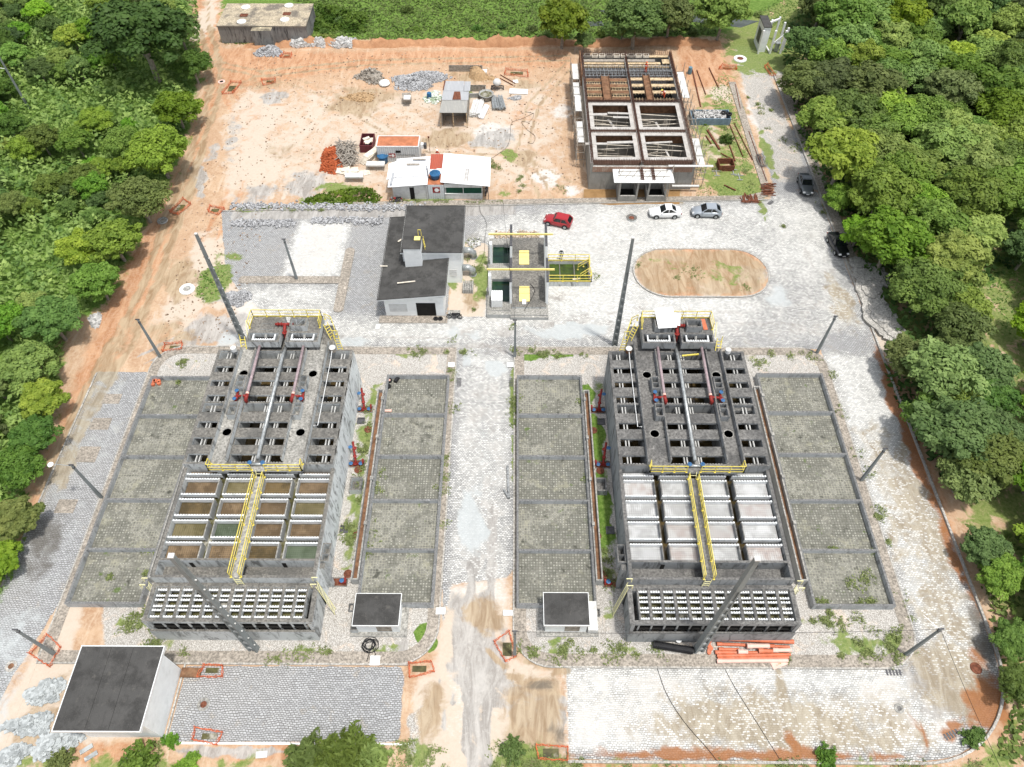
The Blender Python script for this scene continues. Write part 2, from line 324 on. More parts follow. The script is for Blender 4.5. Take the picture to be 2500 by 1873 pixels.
def groundmat(name='ground_surface'):
    t=NT(name); p=t.pos()
    A=[]
    for i in range(3):
        a=t.n('ShaderNodeAttribute'); a.attribute_name='M%d'%i; s=t.n('ShaderNodeSeparateColor'); t.l(a.outputs['Color'],s.inputs[0]); A+= [s.outputs[0],s.outputs[1],s.outputs[2],a.outputs['Alpha']]
    L=dict(zip(LAY,A))
    N=t.n('ShaderNodeTexNoise'); N.inputs['Scale'].default_value=.55; N.inputs['Detail'].default_value=8; N.inputs['Roughness'].default_value=.68; N.inputs['Distortion'].default_value=.6; t.l(p,N.inputs['Vector'])
    sc=t.n('ShaderNodeSeparateColor'); t.l(N.outputs['Color'],sc.inputs[0]); n=[sc.outputs[0],sc.outputs[1],sc.outputs[2],N.outputs['Fac']]
    F=t.n('ShaderNodeTexNoise'); F.inputs['Scale'].default_value=3.2; F.inputs['Detail'].default_value=6; F.inputs['Roughness'].default_value=.75; t.l(p,F.inputs['Vector'])
    fs=t.n('ShaderNodeSeparateColor'); t.l(F.outputs['Color'],fs.inputs[0]); f0,f1,f2=fs.outputs
    strk=t.noise(t.map(p,(1,.25,1),(0,0,R(20))),1.1,6,.7,dist=.8)
    big=t.noise(p,.09,4,.6)
    def mk(l,i,amp=1.1,k=.16,mx=1.0):
        s=t.ma('ADD',L[l],t.ma('MULTIPLY',t.ma('SUBTRACT',n[i],.5),amp)); return t.ma('MULTIPLY',t.ss(s,.5-k,.5+k,0,mx),t.ss(L[l],.02,.12))
    soil=t.mix(t.ss(n[3],.38,.62),(.37,.22,.125),(.50,.34,.215)); soil=t.mix(t.ss(f0,.35,.7,0,.7),soil,(.57,.435,.31)); soil=t.mix(t.ss(strk,.5,.66,0,.5),soil,(.63,.51,.385)); soil=t.mix(t.ss(big,.45,.6,0,.45),soil,(.46,.305,.195)); soil=t.mix(t.ss(t.noise(p,2.0,7,.75),.56,.68,0,.5),soil,(.36,.23,.13))
    org=t.mix(t.ss(strk,.36,.62),(.36,.165,.075),(.52,.30,.17)); org=t.mix(t.ss(f1,.4,.72,0,.6),org,(.57,.40,.28)); org=t.mix(t.ss(t.noise(p,14,3,.7),.55,.75,0,.4),org,(.33,.16,.08))
    pal=t.mix(f2,(.46,.375,.29),(.62,.54,.45)); pal=t.mix(t.ss(t.noise(p,9,4,.75),.62,.74,0,.6),pal,(.45,.36,.26))
    c=t.mix(t.ma('MULTIPLY',mk('orange',0),.9),soil,org); c=t.mix(mk('pale',1),c,pal)
    # cobbles
    ps=t.n('ShaderNodeVectorMath',operation='ADD'); t.l(p,ps.inputs[0])
    w=t.n('ShaderNodeVectorMath',operation='SCALE'); t.l(t.noise(p,.6,3,.5,out=1),w.inputs[0]); w.inputs[3].default_value=.6; t.l(w.outputs[0],ps.inputs[1])
    br=t.n('ShaderNodeTexBrick',offset=.5); t.l(ps.outputs[0],br.inputs['Vector']); br.inputs['Scale'].default_value=1; br.inputs['Brick Width'].default_value=.28; br.inputs['Row Height'].default_value=.17; br.inputs['Mortar Size'].default_value=.028; br.inputs['Mortar Smooth'].default_value=.3
    br.inputs['Color1'].default_value=(0,0,0,1); br.inputs['Color2'].default_value=(1,1,1,1); br.inputs['Mortar'].default_value=(.3,.3,.3,1); br.inputs['Bias'].default_value=0
    rnd=br.outputs['Color']; mort=br.outputs['Fac']
    stone=t.mix(rnd,(.27,.275,.28),(.50,.51,.515)); stone=t.mix(t.ss(f0,.3,.75,0,.6),stone,(.40,.405,.41)); stone=t.mix(t.ss(big,.4,.6,0,.35),stone,(.47,.46,.44)); stone=t.mix(t.ss(n[2],.56,.68,0,.5),stone,(.42,.36,.27))
    stw=t.mix(rnd,(.48,.485,.47),(.76,.755,.72))
    wm=t.ma('ADD',L['white'],t.ma('MULTIPLY',t.ma('SUBTRACT',n[0],.5),1.3)); wm=t.ma('ADD',wm,t.ma('MULTIPLY',t.ma('SUBTRACT',rnd,.5),.35))
    wm=t.ma('MULTIPLY',t.ss(wm,.2,.85),t.ss(L['white'],.02,.15))
    stone=t.mix(t.ma('MULTIPLY',t.ss(L['white'],.1,.7),.62),stone,t.mix(rnd,(.40,.395,.37),(.56,.55,.52))); cb=t.mix(t.ma('MULTIPLY',wm,.9),stone,stw)
    mort_c=t.mix(wm,(.16,.157,.15),t.mix(t.ss(n[1],.4,.6),(.25,.24,.215),(.47,.45,.41)))
    cb=t.mix(t.ma('MULTIPLY',mort,t.ma('SUBTRACT',1.0,t.ma('MULTIPLY',t.ss(big,.4,.6),t.ma('MULTIPLY',wm,.6)))),cb,mort_c)
    ck=t.ss(t.ma('ADD',L['cobble'],t.ma('MULTIPLY',t.ma('SUBTRACT',n[1],.5),.7)),.42,.52)
    powder=t.mix(f1,(.50,.475,.435),(.68,.665,.63)); powder=t.mix(t.ss(t.noise(p,1.3,7,.7),.5,.66,0,.5),powder,(.42,.39,.35))
    c=t.mix(t.ma('MULTIPLY',wm,.95),c,powder)
    c=t.mix(ck,c,cb)
    dustm=t.ma('MULTIPLY',t.ss(t.ma('ADD',L['white'],t.ma('MULTIPLY',t.ma('SUBTRACT',n[3],.5),1.5)),.92,1.15,0,.7),1.0)
    c=t.mix(dustm,c,powder)
    gv=t.n('ShaderNodeTexVoronoi'); gv.inputs['Scale'].default_value=12; t.l(p,gv.inputs['Vector']); gs=t.sep(gv.outputs['Color'])
    grav=t.mix(gs[0],(.42,.40,.37),(.66,.64,.60)); grav=t.mix(t.ss(gv.outputs['Distance'],.35,.65,0,.7),grav,(.22,.20,.17)); grav=t.mix(t.ss(n[2],.52,.7,0,.7),grav,(.70,.55,.42))
    c=t.mix(mk('gravel',2,.5,.08),c,grav)
    gre=t.mix(t.ss(strk,.35,.65),(.27,.255,.235),(.46,.44,.41)); gre=t.mix(t.ss(f2,.5,.75,0,.5),gre,(.60,.57,.53))
    sw=t.ma('MULTIPLY',t.ma('MULTIPLY',t.ss(t.ma('ADD',rnd,t.ma('MULTIPLY',t.ma('SUBTRACT',n[2],.5),2.2)),.62,.75),t.ma('SUBTRACT',1.0,mort)),t.ma('MULTIPLY',ck,t.ma('MULTIPLY',L['white'],.9)))
    kp=t.ma('SUBTRACT',1.0,sw)
    c=t.mix(t.ma('MULTIPLY',mk('grey',3,1.2,.12,.92),kp),c,gre)
    bro=t.mix(t.ss(strk,.35,.65),(.27,.185,.105),(.44,.345,.23)); bro=t.mix(ck,bro,t.mix(t.ss(strk,.35,.65),(.27,.22,.15),(.42,.37,.28))); c=t.mix(t.ma('MULTIPLY',mk('brown',1,1.5,.2,.88),kp),c,bro)
    c=t.mix(mk('blue',2,.9,.15,.8),c,t.mix(f0,(.40,.43,.43),(.56,.59,.59)))
    c=t.mix(mk('rust',0,1.3,.2,.9),c,t.mix(f1,(.20,.075,.02),(.42,.18,.07)))
    gr=t.mix(t.ss(f0,.35,.65),(.12,.19,.035),(.24,.28,.09)); gr=t.mix(t.ss(t.noise(p,18,3,.7),.5,.7,0,.55),gr,(.05,.09,.015))
    gr=t.mix(t.ss(n[1],.52,.7,0,.35),gr,(.30,.27,.15))
    c=t.mix(mk('grass',2,1.5,.1,.95),c,gr)
    lu=t.mix(t.ss(f1,.35,.65),(.08,.155,.02),(.17,.26,.055)); lu=t.mix(t.ss(t.noise(p,15,3,.7),.5,.7,0,.5),lu,(.02,.05,.008))
    c=t.mix(mk('lush',3,1.1,.1,1),c,lu)
    c=t.mix(mk('dark',1,1.3,.2,.75),c,(.11,.10,.085))
    sp=t.noise(p,4.5,2,.5); c=t.mix(t.ss(sp,.735,.76,0,.5),c,(.15,.12,.09))
    h=t.ma('ADD',t.ma('MULTIPLY',F.outputs['Fac'],.6),t.ma('MULTIPLY',t.ma('MULTIPLY',mort,-1.0),ck))
    return t.done(c,.92,h,.5,.07)
M['ground']=groundmat()
def inside(pts,x,y):
    c=False; n=len(pts)
    for i in range(n):
        x0,y0=pts[i]; x1,y1=pts[(i+1)%n]
        if (y0>y)!=(y1>y) and x<(x1-x0)*(y-y0)/(y1-y0)+x0: c=not c
    return c
def finish_masks(o,V):
    X=V[:,0]; Y=V[:,1]; m=evalpaint(X,Y)
    for i in range(3):
        a=o.data.color_attributes.new('M%d'%i,'FLOAT_COLOR','POINT'); d=np.stack([m[k] for k in LAY[i*4:i*4+4]],1).astype(np.float32); a.data.foreach_set('color',d.ravel())
def sheet(name,pts,z=.02,step=.6,kind='structure',skirt=True):
    """flat paved sheet with a clean outline, fine enough to carry its region masks"""
    X=[p[0] for p in pts]; Y=[p[1] for p in pts]
    out=[]
    n=len(pts)
    for i in range(n):
        a=Vector(pts[i]); b=Vector(pts[(i+1)%n]); k=max(1,int((b-a).length/step))
        for j in range(k): out.append(a+(b-a)*j/k)
    gx=np.arange(min(X)+step/2,max(X),step); gy=np.arange(min(Y)+step/2,max(Y),step); GX,GY=np.meshgrid(gx,gy); s=sdf(GX,GY,pts); k=s>step*.45
    inn=[Vector((a,b)) for a,b in zip(GX[k].tolist(),GY[k].tolist())]
    vs=out+inn; m=len(out)
    r=delaunay_2d_cdt(vs,[],[list(range(m))],1,1e-4)
    V=[(v.x,v.y,z) for v in r[0]]; Fc=[tuple(f) for f in r[2]]
    me=bpy.data.meshes.new(name)
    if skirt:
        o0=len(V); V+= [(v.x,v.y,-.05) for v in out]
        idx={}
        for i,v in enumerate(r[0]): idx[(round(v.x,3),round(v.y,3))]=i
        ok=[idx.get((round(v.x,3),round(v.y,3))) for v in out]
        for i in range(m):
            j=(i+1)%m
            if ok[i] is not None and ok[j] is not None: Fc.append((ok[i],o0+i,o0+j,ok[j]))
    me.from_pydata(V,[],Fc); me.materials.append(M['ground']); o=bpy.data.objects.new(name,me); COL.objects.link(o); o['kind']=kind
    finish_masks(o,np.array(V)); return o
def arc(cx,cy,r,a0,a1,n=8): return [(cx+r*math.cos(R(a0+(a1-a0)*i/n)),cy+r*math.sin(R(a0+(a1-a0)*i/n))) for i in range(n+1)]
def rrect(x0,x1,y0,y1,r=(0,0,0,0)):   # SW,SE,NE,NW radii
    p=[]
    p+= arc(x0+r[0],y0+r[0],r[0],180,270) if r[0] else [(x0,y0)]
    p+= arc(x1-r[1],y0+r[1],r[1],270,360) if r[1] else [(x1,y0)]
    p+= arc(x1-r[2],y1-r[2],r[2],0,90) if r[2] else [(x1,y1)]
    p+= arc(x0+r[3],y1-r[3],r[3],90,180) if r[3] else [(x0,y1)]
    return p
def strip(pts,w,closed=False,z0=-.05,z1=.14,side=1):
    """kerb-like strip of width w to the left (side=1) of the line"""
    mb=MB(); n=len(pts); P2=[Vector(p) for p in pts]; O=[]
    for i in range(n):
        a=P2[i-1] if (i>0 or closed) else None; b=P2[(i+1)%n] if (i<n-1 or closed) else None
        d1=(P2[i]-a).normalized() if a is not None and (P2[i]-a).length>1e-6 else None
        d2=(b-P2[i]).normalized() if b is not None and (b-P2[i]).length>1e-6 else None
        d=(d1+d2) if d1 is not None and d2 is not None else (d1 or d2); d=d.normalized(); nrm=Vector((-d.y,d.x))*side
        k=1.0
        if d1 is not None and d2 is not None: k=1/max(.4,abs(d.dot(d1)))
        O.append(P2[i]+nrm*w*k)
    rng=range(n if closed else n-1)
    for i in rng:
        j=(i+1)%n
        mb.prism([P2[i],P2[j],O[j],O[i]],z0,z1)
    return mb
# ---------------- region outlines (metres)
YR=rrect(.1,35.3,18.7,54.3,(3.2,3.4,2.6,.0)); YL=rrect(-40.9,-6.65,18.85,54.2,(0,3.4,0,3.2))
OVAL=rrect(15.0,31.7,62.5,70.8,(4.1,4.1,4.1,4.1))
EAST=[(35.3,54.3)]+[(41.8,57),(41.8,20.5)]+arc(32.8,20.5,9.0,0,-90,10)[1:]+[(4.4,11.5),(4.4,18.7)]+[(31.9,18.7)]+arc(31.9,22.1,3.4,-90,0,6)[1:]
# ---------------- paint: wild ground first
rect('grass',-300,300,-60,400,.0)
dpoly('lush',[(-900,-300),(430,-300),(410,60),(440,150),(415,270),(370,390),(290,530),(235,660),(150,700),(130,800),(110,930),(50,1050),(60,1130),(0,1300),(-300,1500),(-900,800)],.95,3)
dpoly('lush',[(470,-300),(480,90),(620,95),(800,85),(1000,95),(1250,85),(1550,80),(1700,0),(1900,-300)],.95,2)
poly('lush',[(-50,124.5),(35,126),(45,150),(60,400),(-120,400)],1,2)
poly('grass',[(35,112),(47,112),(60,140),(35,130)],.75,3)
poly('grass',[(43,-20),(43,140),(200,400),(300,60),(200,-20)],.62,3)
poly('lush',[(50,60),(50,140),(150,300),(200,60)],.5,6)
dpoly('pale',[(2080,560),(2212,560),(2212,1000),(2120,1000)],.42,3)
dpoly('orange',[(1930,760),(1960,880),(2050,1080),(2100,1250),(2160,1400),(2180,1500),(2120,1620),(1900,1700),(1240,1700),(1230,1640),(1900,1645),(2060,1600),(2145,1450),(2080,1240),(1990,1000),(1890,780)],.85,1.2)
dpoly('grass',[(0,1600),(400,1610),(900,1640),(900,1760),(0,1760)],.5,1.5)
dpoly('grass',[(1060,1600),(1200,1590),(1230,1640),(2100,1640),(2212,1500),(2212,1760),(1060,1760)],.60,1)
dpoly('orange',[(930,1480),(1220,1440),(1220,1640),(930,1640)],.5,2)
# west track
dpoly('orange',[(430,-60),(400,100),(440,190),(400,330),(340,450),(270,560),(210,690),(140,880),(60,1080),(-20,1300),(90,1180),(230,810),(330,640),(400,420),(470,230),(470,110),(480,-60)],.95,2)
dpoly('orange',[(440,95),(600,110),(1230,105),(1240,150),(900,140),(700,160),(520,200),(440,180)],.85,2)
dpoly('orange',[(1455,90),(1555,88),(1600,190),(1500,190),(1470,160)],.8,1)
dpoly('pale',[(500,240),(620,170),(900,170),(1230,150),(1250,420),(1150,440),(640,440),(480,430),(520,300)],.55,5); dpoly('orange',[(470,120),(1240,125),(1250,440),(480,440)],.36,4)
dpoly('pale',[(470,250),(530,180),(650,200),(540,420),(470,450)],.6,2)
dblob('pale',440,45,30,60,.8); dblob('pale',455,560,45,60,.85,20); dblob('pale',400,670,60,50,.7); dblob('pale',560,360,70,70,.7)
dblob('brown',390,600,35,50,.9,20); dblob('brown',360,720,60,30,.6); dblob('brown',760,225,60,25,.8); dblob('brown',800,205,80,20,.7); dblob('brown',970,300,60,18,.85); dblob('brown',1020,165,50,22,.7); dblob('brown',1120,340,40,20,.8)
dblob('brown',1140,180,40,20,.55); dblob('grey',590,210,25,12,.8); dblob('grey',430,390,14,50,.9,15); dblob('grey',455,330,22,30,.6); dblob('grey',470,640,30,20,.7); dblob('grey',660,400,60,40,.7); dblob('grey',560,420,60,30,.6); dblob('orange',560,250,60,90,.55); dblob('brown',620,330,60,25,.45); dblob('orange',900,330,60,20,.5); dblob('brown',560,180,90,14,.5); dblob('orange',640,420,70,20,.4); dblob('orange',1130,250,50,40,.55); dblob('orange',1150,400,40,20,.5); dblob('grey',500,300,20,70,.55,15)
dblob('white',1060,290,42,20,1.1); dblob('white',1180,385,22,22,1.2); dblob('white',1215,240,25,20,.8); dblob('white',1240,415,15,12,1.1); dblob('grey',1060,300,50,25,.8)
dblob('grass',740,410,60,16,.7); dblob('grass',700,435,60,9,.85); dblob('grey',680,390,50,30,.6); dblob('grass',1100,340,25,22,.8); dblob('grass',1000,205,20,12,.8); dblob('grass',940,437,120,7,.95); dblob('grass',1000,185,40,10,.5)
dblob('grass',1090,420,30,14,.6);dblob('grass',560,452,60,8,.5)
# construction surroundings
poly('grass',[(25.2,81.6),(34.8,81.6),(34.9,104),(30,108),(26,100)],.55,1.5); dblob('grass',1590,400,60,30,1.1); dblob('grass',1600,240,30,30,.5); dblob('pale',1540,300,20,60,.8); dblob('pale',1555,200,30,25,.7); dblob('brown',1540,310,18,40,.6)
poly('cobble',[(35.9,88),(43,88),(43,115),(35.9,115)],-.97,2); poly('gravel',[(36,84),(42,84),(42,118),(36,118)],.62,1); poly('gravel',[(36,110),(45,110),(46,122),(36,122)],.7,2); poly('pale',[(36,84),(42,84),(42,111),(36,111)],.62,1); dblob('white',1650,250,28,60,.95); dblob('grass',1610,100,40,25,.7); dblob('grass',1660,330,12,60,.7); dblob('grass',1640,430,10,80,.6)
dblob('grass',1590,140,30,30,.45); poly('brown',[(9.3,79.9),(23,80),(23,83.2),(9.3,83)],.9,.5)
# paved plaza, roads
poly('cobble',[(-6.6,54.2),(-6.6,8),(.1,8),(.1,54.3),(41.8,54.3),(41.8,83),(36,83),(35,80.8),(-39.5,78),(-36,66),(-36,59),(-38,54.3)],1,.4)
poly('cobble',[(36,83),(42,83),(42,97),(36,92)],1,2)
poly('cobble',EAST,1,.3); rect('cobble',-28.0,-9.0,12.65,18.6,1,.3); rect('cobble',-47.0,-41.0,9,50.6,1,.4)
poly('grey',[(-6,54.5),(41.5,54.5),(41.5,60),(-6,59)],.42,2); poly('white',[(-6,54.5),(41.5,54.5),(41.5,81),(10,80),(-4,76),(-6,64)],.9,3); rect('pale',-6,20,60,80,.55,4); rect('grey',-6,41,54.5,80,.3,3)
rect('white',-27,10,54.5,59,.8,2); rect('white',-6.4,0,24,54,.6,1); rect('grey',-6,-.3,26,50,.42,1); rect('blue',-5,-1.5,30,50,.36,1.5); blob('white',-4,60,6,5,.9)
blob('white',34,62,6,8,-.4); blob('white',27,57,5,3,-.3); blob('white',30,75,6,5,-.35); blob('white',3,56,5,2,-.35); blob('grey',8,58,6,1,.5); blob('grey',22,75,3,1.5,.4); blob('orange',16,74,4,1,.4)
poly('white',[(-29,65.7),(-21.8,65.7),(-21.8,76),(-28.4,76)],1.15,1.0); poly('pale',[(-34,54.5),(-20.5,54.5),(-21.6,60),(-21.6,64.5),(-34,64.5)],1.0,1.0); poly('white',[(-34,55),(-20,55),(-21.6,64.5),(-34,64.5)],.7,1.5); rect('white',-16,-4,59,73,-.6,.5)
dblob('orange',600,640,25,20,.5); dblob('orange',670,660,20,12,.45)
poly('grey',[(-38,76.2),(0,77.6),(0,79.6),(-38,78.2)],.95,.4); 
poly('cobble',[(-46,52),(-34,52),(-30,59.5),(-36,66),(-46,66)],-1,1)
poly('grey',[(-40,54),(-32,54.5),(-31,59.5),(-38,60)],.75,1.5); poly('pale',[(-44,56),(-33,60),(-33,66),(-42,72)],.6,2); dblob('blue',495,735,20,14,.9); 
dblob('blue',1230,715,80,14,1.0); dblob('blue',1000,718,50,14,.6); dblob('grey',1010,715,30,8,.7); dblob('blue',1070,800,18,22,1.0); dblob('blue',1010,780,12,30,.6); dblob('blue',1020,1130,28,70,.9); dblob('brown',1040,1320,40,40,.8); dblob('grey',990,1300,30,40,.7)
dblob('blue',760,735,50,14,.6); dblob('blue',1680,640,25,30,.6);dblob('grey',1250,690,60,10,.5); dblob('grey',1210,640,40,14,.6); dblob('brown',1230,470,50,20,.35); dblob('brown',1370,470,60,20,.4)
dblob('orange',1110,450,60,12,.5); dblob('brown',1820,660,25,60,.65); dblob('brown',1790,610,20,20,.5)
# island
poly('orange',OVAL,1.2,.4); poly('brown',OVAL,.78,.6); poly('cobble',OVAL,-1,.3); poly('white',OVAL,-1,.5); blob('pale',24.5,64.2,2.5,1.5,.8); blob('pale',20,69.3,4,.8,.6); blob('brown',24,67.5,6,1,.7); blob('brown',21,66,6,3,.6); blob('grass',27,66,4,2.5,.45); blob('grass',19,68,4,2,.42); blob('grey',29.5,66,2.5,3,.6)
# pump house surroundings
poly('pale',[(-8,59),(-3.3,59),(-3.3,73),(-8,73)],.95,.4); poly('cobble',[(-8,59),(-3.3,59),(-3.3,72),(-8,72)],-1,.2); poly('white',[(-8,59),(-3.3,59),(-3.3,72),(-8,72)],-.6,.3); blob('brown',-5,62,1.6,2.6,.8); blob('grass',-4,66,1,5,.75); blob('grass',-7.3,65,1.2,2,.7)
# NW grassy island
dpoly('grass',[(430,590),(470,560),(505,570),(510,600),(480,650),(440,660),(418,630)],.8,1.2); dblob('grass',440,640,30,20,.5); dblob('grass',500,555,30,20,.5)
# east/south road dirt
rect('white',35.3,41.8,30,57,.78,1); rect('white',35.3,41.8,18,32,.72,1); rect('white',14,36,11.5,17,.7,1); rect('white',4.4,16,12,18.7,1.05,1); rect('white',16,33,16.6,18.7,.95,1.2); blob('white',31.5,15,3,2.2,1.1); blob('white',35,13.5,2.0,1.1,1.2,30); blob('white',38.5,19.5,2.2,1.5,.9,-30); blob('white',28,12.5,7,1,.45); blob('white',22,12.4,6,.8,.5)
rect('brown',12,34,11.6,17.4,.56,2.5); rect('brown',35.4,41.8,19,44,.56,2); blob('brown',20,14.2,10,2.3,.85); blob('white',31,16.8,3,1.3,1.2); blob('brown',26,13,7,1.5,.8); blob('rust',22.7,12.6,.5,1.4,.8); blob('brown',31,13.5,6,2.5,.55); blob('brown',37,18,3.6,3.6,.78); blob('brown',38.5,24,2,5,.6); blob('brown',40,34,1.6,9,.72); blob('brown',37.5,31,1,3,.6); blob('grey',25,14,7,2,.5); blob('grey',35.5,17,3,3,.75)
blob('rust',41.5,44,.9,11,.95); blob('rust',41.5,30,.7,7,.75); blob('rust',39.5,16,1.6,2.4,.8,-30); blob('rust',36.2,13.7,1.6,.7,.8,30); blob('rust',18,11.8,14,.5,.85); blob('rust',40.2,19.6,1.6,1.3,.7); blob('brown',22.7,15,.3,4,1.1);blob('rust',33.2,13.6,.4,1.8,.8); blob('dark',41.2,21,1.2,4,.8)
blob('white',38.4,55.2,3.5,1.7,-.95); blob('pale',42.8,60,.8,10,.9); rect('grass',42.2,44.0,55,100,.3,.8)
# south junction mud
poly('cobble',[(-8.9,8),(4.4,8),(4.4,18.6),(.5,22),(-.4,27),(-5.9,26),(-7,19),(-8.9,18.6)],-.9,1.2); poly('pale',[(-8.6,6),(4.4,6),(4.4,18.6),(.3,20),(-.3,27),(-6.3,26),(-7.4,18.6),(-8.6,18)],.75,1); poly('brown',[(-.6,9),(4.4,9),(4.4,18.4),(1,18.4),(-1,16)],.75,1); blob('brown',-6.9,15,1.4,3,.85); blob('grey',-3,15.5,.5,6,.85); blob('grey',-1.1,19,.5,4,.85); blob('grey',-4.4,20,.8,3,.7); blob('dark',2.4,17.2,1.8,.5,.6,10); blob('dark',3.6,13,.8,1.4,.6)
blob('white',-3.5,17,1.6,5,.5); blob('grass',.8,11.4,1.8,1.3,.9); blob('grass',-7.5,11.5,1.5,1,.8)
blob('gravel',-8,13.5,1.3,3,.7)
# west road
blob('dark',-45,30,2.2,5,.62,15); rect('blue',-47,-41,24,50,.38,1); rect('blue',-47,-41,8,24,.5,1)  # the dark blob is shade of the roadside trees painted onto the cobbles
poly('pale',[(-41.3,26),(-38.5,24),(-38,19.3),(-29,18.8),(-29,13),(-36.5,12),(-41,8),(-44,8),(-41.5,20)],.75,.8); poly('cobble',[(-41.0,24),(-38,19.3),(-29,18.8),(-29,9),(-44,9),(-42.6,18)],-1,.4); blob('brown',-37.5,16,2,3,.6); blob('orange',-32.5,11.7,3,1,.9); blob('orange',-20,11.6,5,.8,.85); blob('grey',-22,11.8,5,.5,.9); blob('brown',-39,14,2,4,.55)
# yards
poly('gravel',YR,1,.3); poly('gravel',YL,1,.3); poly('gravel',[(-40.9,18.8),(-35,18.8),(-37,24),(-40.9,24)],-.9,1)
for a in ((-15.6,40,1.2,9,.62),(-15.6,30,1.1,4,.55),(9,25,1,3,.5)): blob('grass',*a)
for a in ((-13,52,3.5,1.2,.75),(4,52.4,3,1,.5)): blob('orange',*a)
for a in ((-14.5,52,4,1.4,.9),(3,52.3,2.6,1.2,.9),(6.3,49.5,1.3,2.8,.5)): blob('pale',*a)
for a in ((8.8,42.4,.9,3.2,1.3),(8.8,33.8,1,4.2,1.3),(2,52.9,1.6,.7,1.3),(5.3,53.0,1.2,.5,1.1),(8.2,48,.7,1.2,1.1),(.0,0,.1,.1,0),(-8.1,21.3,.75,.9,1.3),(-7,20.5,.5,.8,1.2)): blob('lush',*a)
for a in ((-15.3,47.5,1,2.5,.62),(-15.3,41,1,3,.55),(-15.5,35,1,3,.6),(-15.6,30,1,2.5,.72),(-6.9,38,.25,12,.62),(.0,47,.25,5,.95),(.0,40,.25,4,.7),(-12,53.3,3.5,.5,.6),(30,20.5,4,1.4,.62),(33.2,20.5,1.6,1.6,.8),(27,22.5,3,.8,.45),(-33,22.5,3,.7,.6),(-30,20.5,2,1.2,.4),(3.5,20,2,1,.55),(10,20,2.6,.7,.5),(-18.5,19.6,1.4,.6,.6),(-11,20,2,.8,.55),(8,28,.8,2,.6),(9.1,48.4,.9,1,.6),(28,52.5,3,.9,.4),(34,48,.3,9,.4),(-36,52,2,.8,.35)): blob('grass',*a)
for a in ((26,20.5,3,1.4,.75),(31,22.3,4,1,.65),(-22.5,19.6,2.2,.8,.8),(33,52.5,3,1.3,.8),(26,53,2,1,.7),(-37,51.6,1.3,.8,.5)): blob('pale',*a)
for a in ((3.8,19.8,.55,1.4,.95),(3,21.2,1.8,.4,.9),(-9.8,19.9,.5,1.2,.9),(-11.5,21.5,2,.4,.8),(9,22,.6,3,.6)): blob('grey',*a)
ruts([(440,-20),(440,60),(470,140),(560,160),(800,135),(1230,125)],1.6,.3,'brown',.8); ruts([(445,60),(470,190),(420,330),(380,440),(330,600),(270,740),(180,900),(110,1060)],1.6,.45,'brown',.8); ruts([(430,150),(440,280),(400,420),(345,560),(300,660),(220,800),(140,960),(60,1120)],1.5,.4,'brown',.7)
ruts([(480,170),(540,300),(500,430),(430,560),(420,680),(360,740)],1.6,.35,'orange',.7); ruts([(560,150),(700,200),(900,320),(1100,330),(1230,400)],1.7,.28,'brown',.6); ruts([(1230,140),(1150,230),(1130,330),(1180,430)],1.6,.28,'brown',.65); ruts([(700,210),(620,330),(600,430)],1.6,.25,'pale',.7)
for a in (0,3,-4): ruts([(1020+a*3,1290),(1035+a*4,1400),(1060+a*2,1480),(1140,1530-a*3),(1215,1545-a*5)],1.5,.28,'grey',.9)
ruts([(1045,1100),(1042,1280),(1040,1420),(1030,1560),(1035,1700)],1.6,.32,'grey',.95); ruts([(1010,1300),(1000,1420),(960,1500),(930,1580)],1.6,.3,'grey',.7); ruts([(1070,1400),(1100,1440),(1215,1470)],1.5,.25,'brown',.9); ruts([(1060,1420),(1110,1500),(1220,1510)],1.6,.25,'orange',.8)
ruts([(300,780),(420,720),(600,735),(900,740),(1100,735)],1.6,.3,'grey',.6); ruts([(980,760),(900,725),(700,715)],1.6,.3,'pale',.6); ruts([(1060,760),(1200,700),(1360,680),(1700,690),(1800,620),(1720,480)],1.7,.3,'grey',.5)
# ---------------- terrain sheet (coarse far, fine near)
def terrain():
    xs=np.concatenate([np.arange(-1500,-140,80),np.arange(-140,-56,3),np.arange(-56,56,.42),np.arange(56,140,3),np.arange(140,1500,80)])
    ys=np.concatenate([np.arange(-400,-4,20),np.arange(-4,9,1.),np.arange(9,128,.42),np.arange(128,200,2),np.arange(200,2600,80)])
    GX,GY=np.meshgrid(xs,ys); X=GX.ravel(); Y=GY.ravel(); Zz=np.zeros_like(X)
    nx,ny=len(xs),len(ys)
    rng=np.random.RandomState(3)
    def bump(cx,cy,rx,ry,h,p=1.5):
        d=((X-cx)/rx)**2+((Y-cy)/ry)**2; return h*np.clip(1-d,0,1)**p
    # embankment of orange earth along the north edge
    ridge=np.exp(-((Y-(122.6+.01*X))/.85)**2)*((X>-47)&(X<35))*(.75+.25*np.sin(X*.55)+.2*np.sin(X*1.7)); Zz+=ridge*0
    Zz+=bump(-2,123,3,2.4,1.6)+bump(-28,114,0,0,0) if False else 0
    
    # rough edges away from the paved areas
    rough=np.clip((np.maximum(np.abs(X)-50,0)/6),0,1)*(np.sin(X*.21)*np.cos(Y*.17)*.3)
    Zz+=rough
    return X,Y,Zz,nx,ny
X,Y,ZZ,nx,ny=terrain()

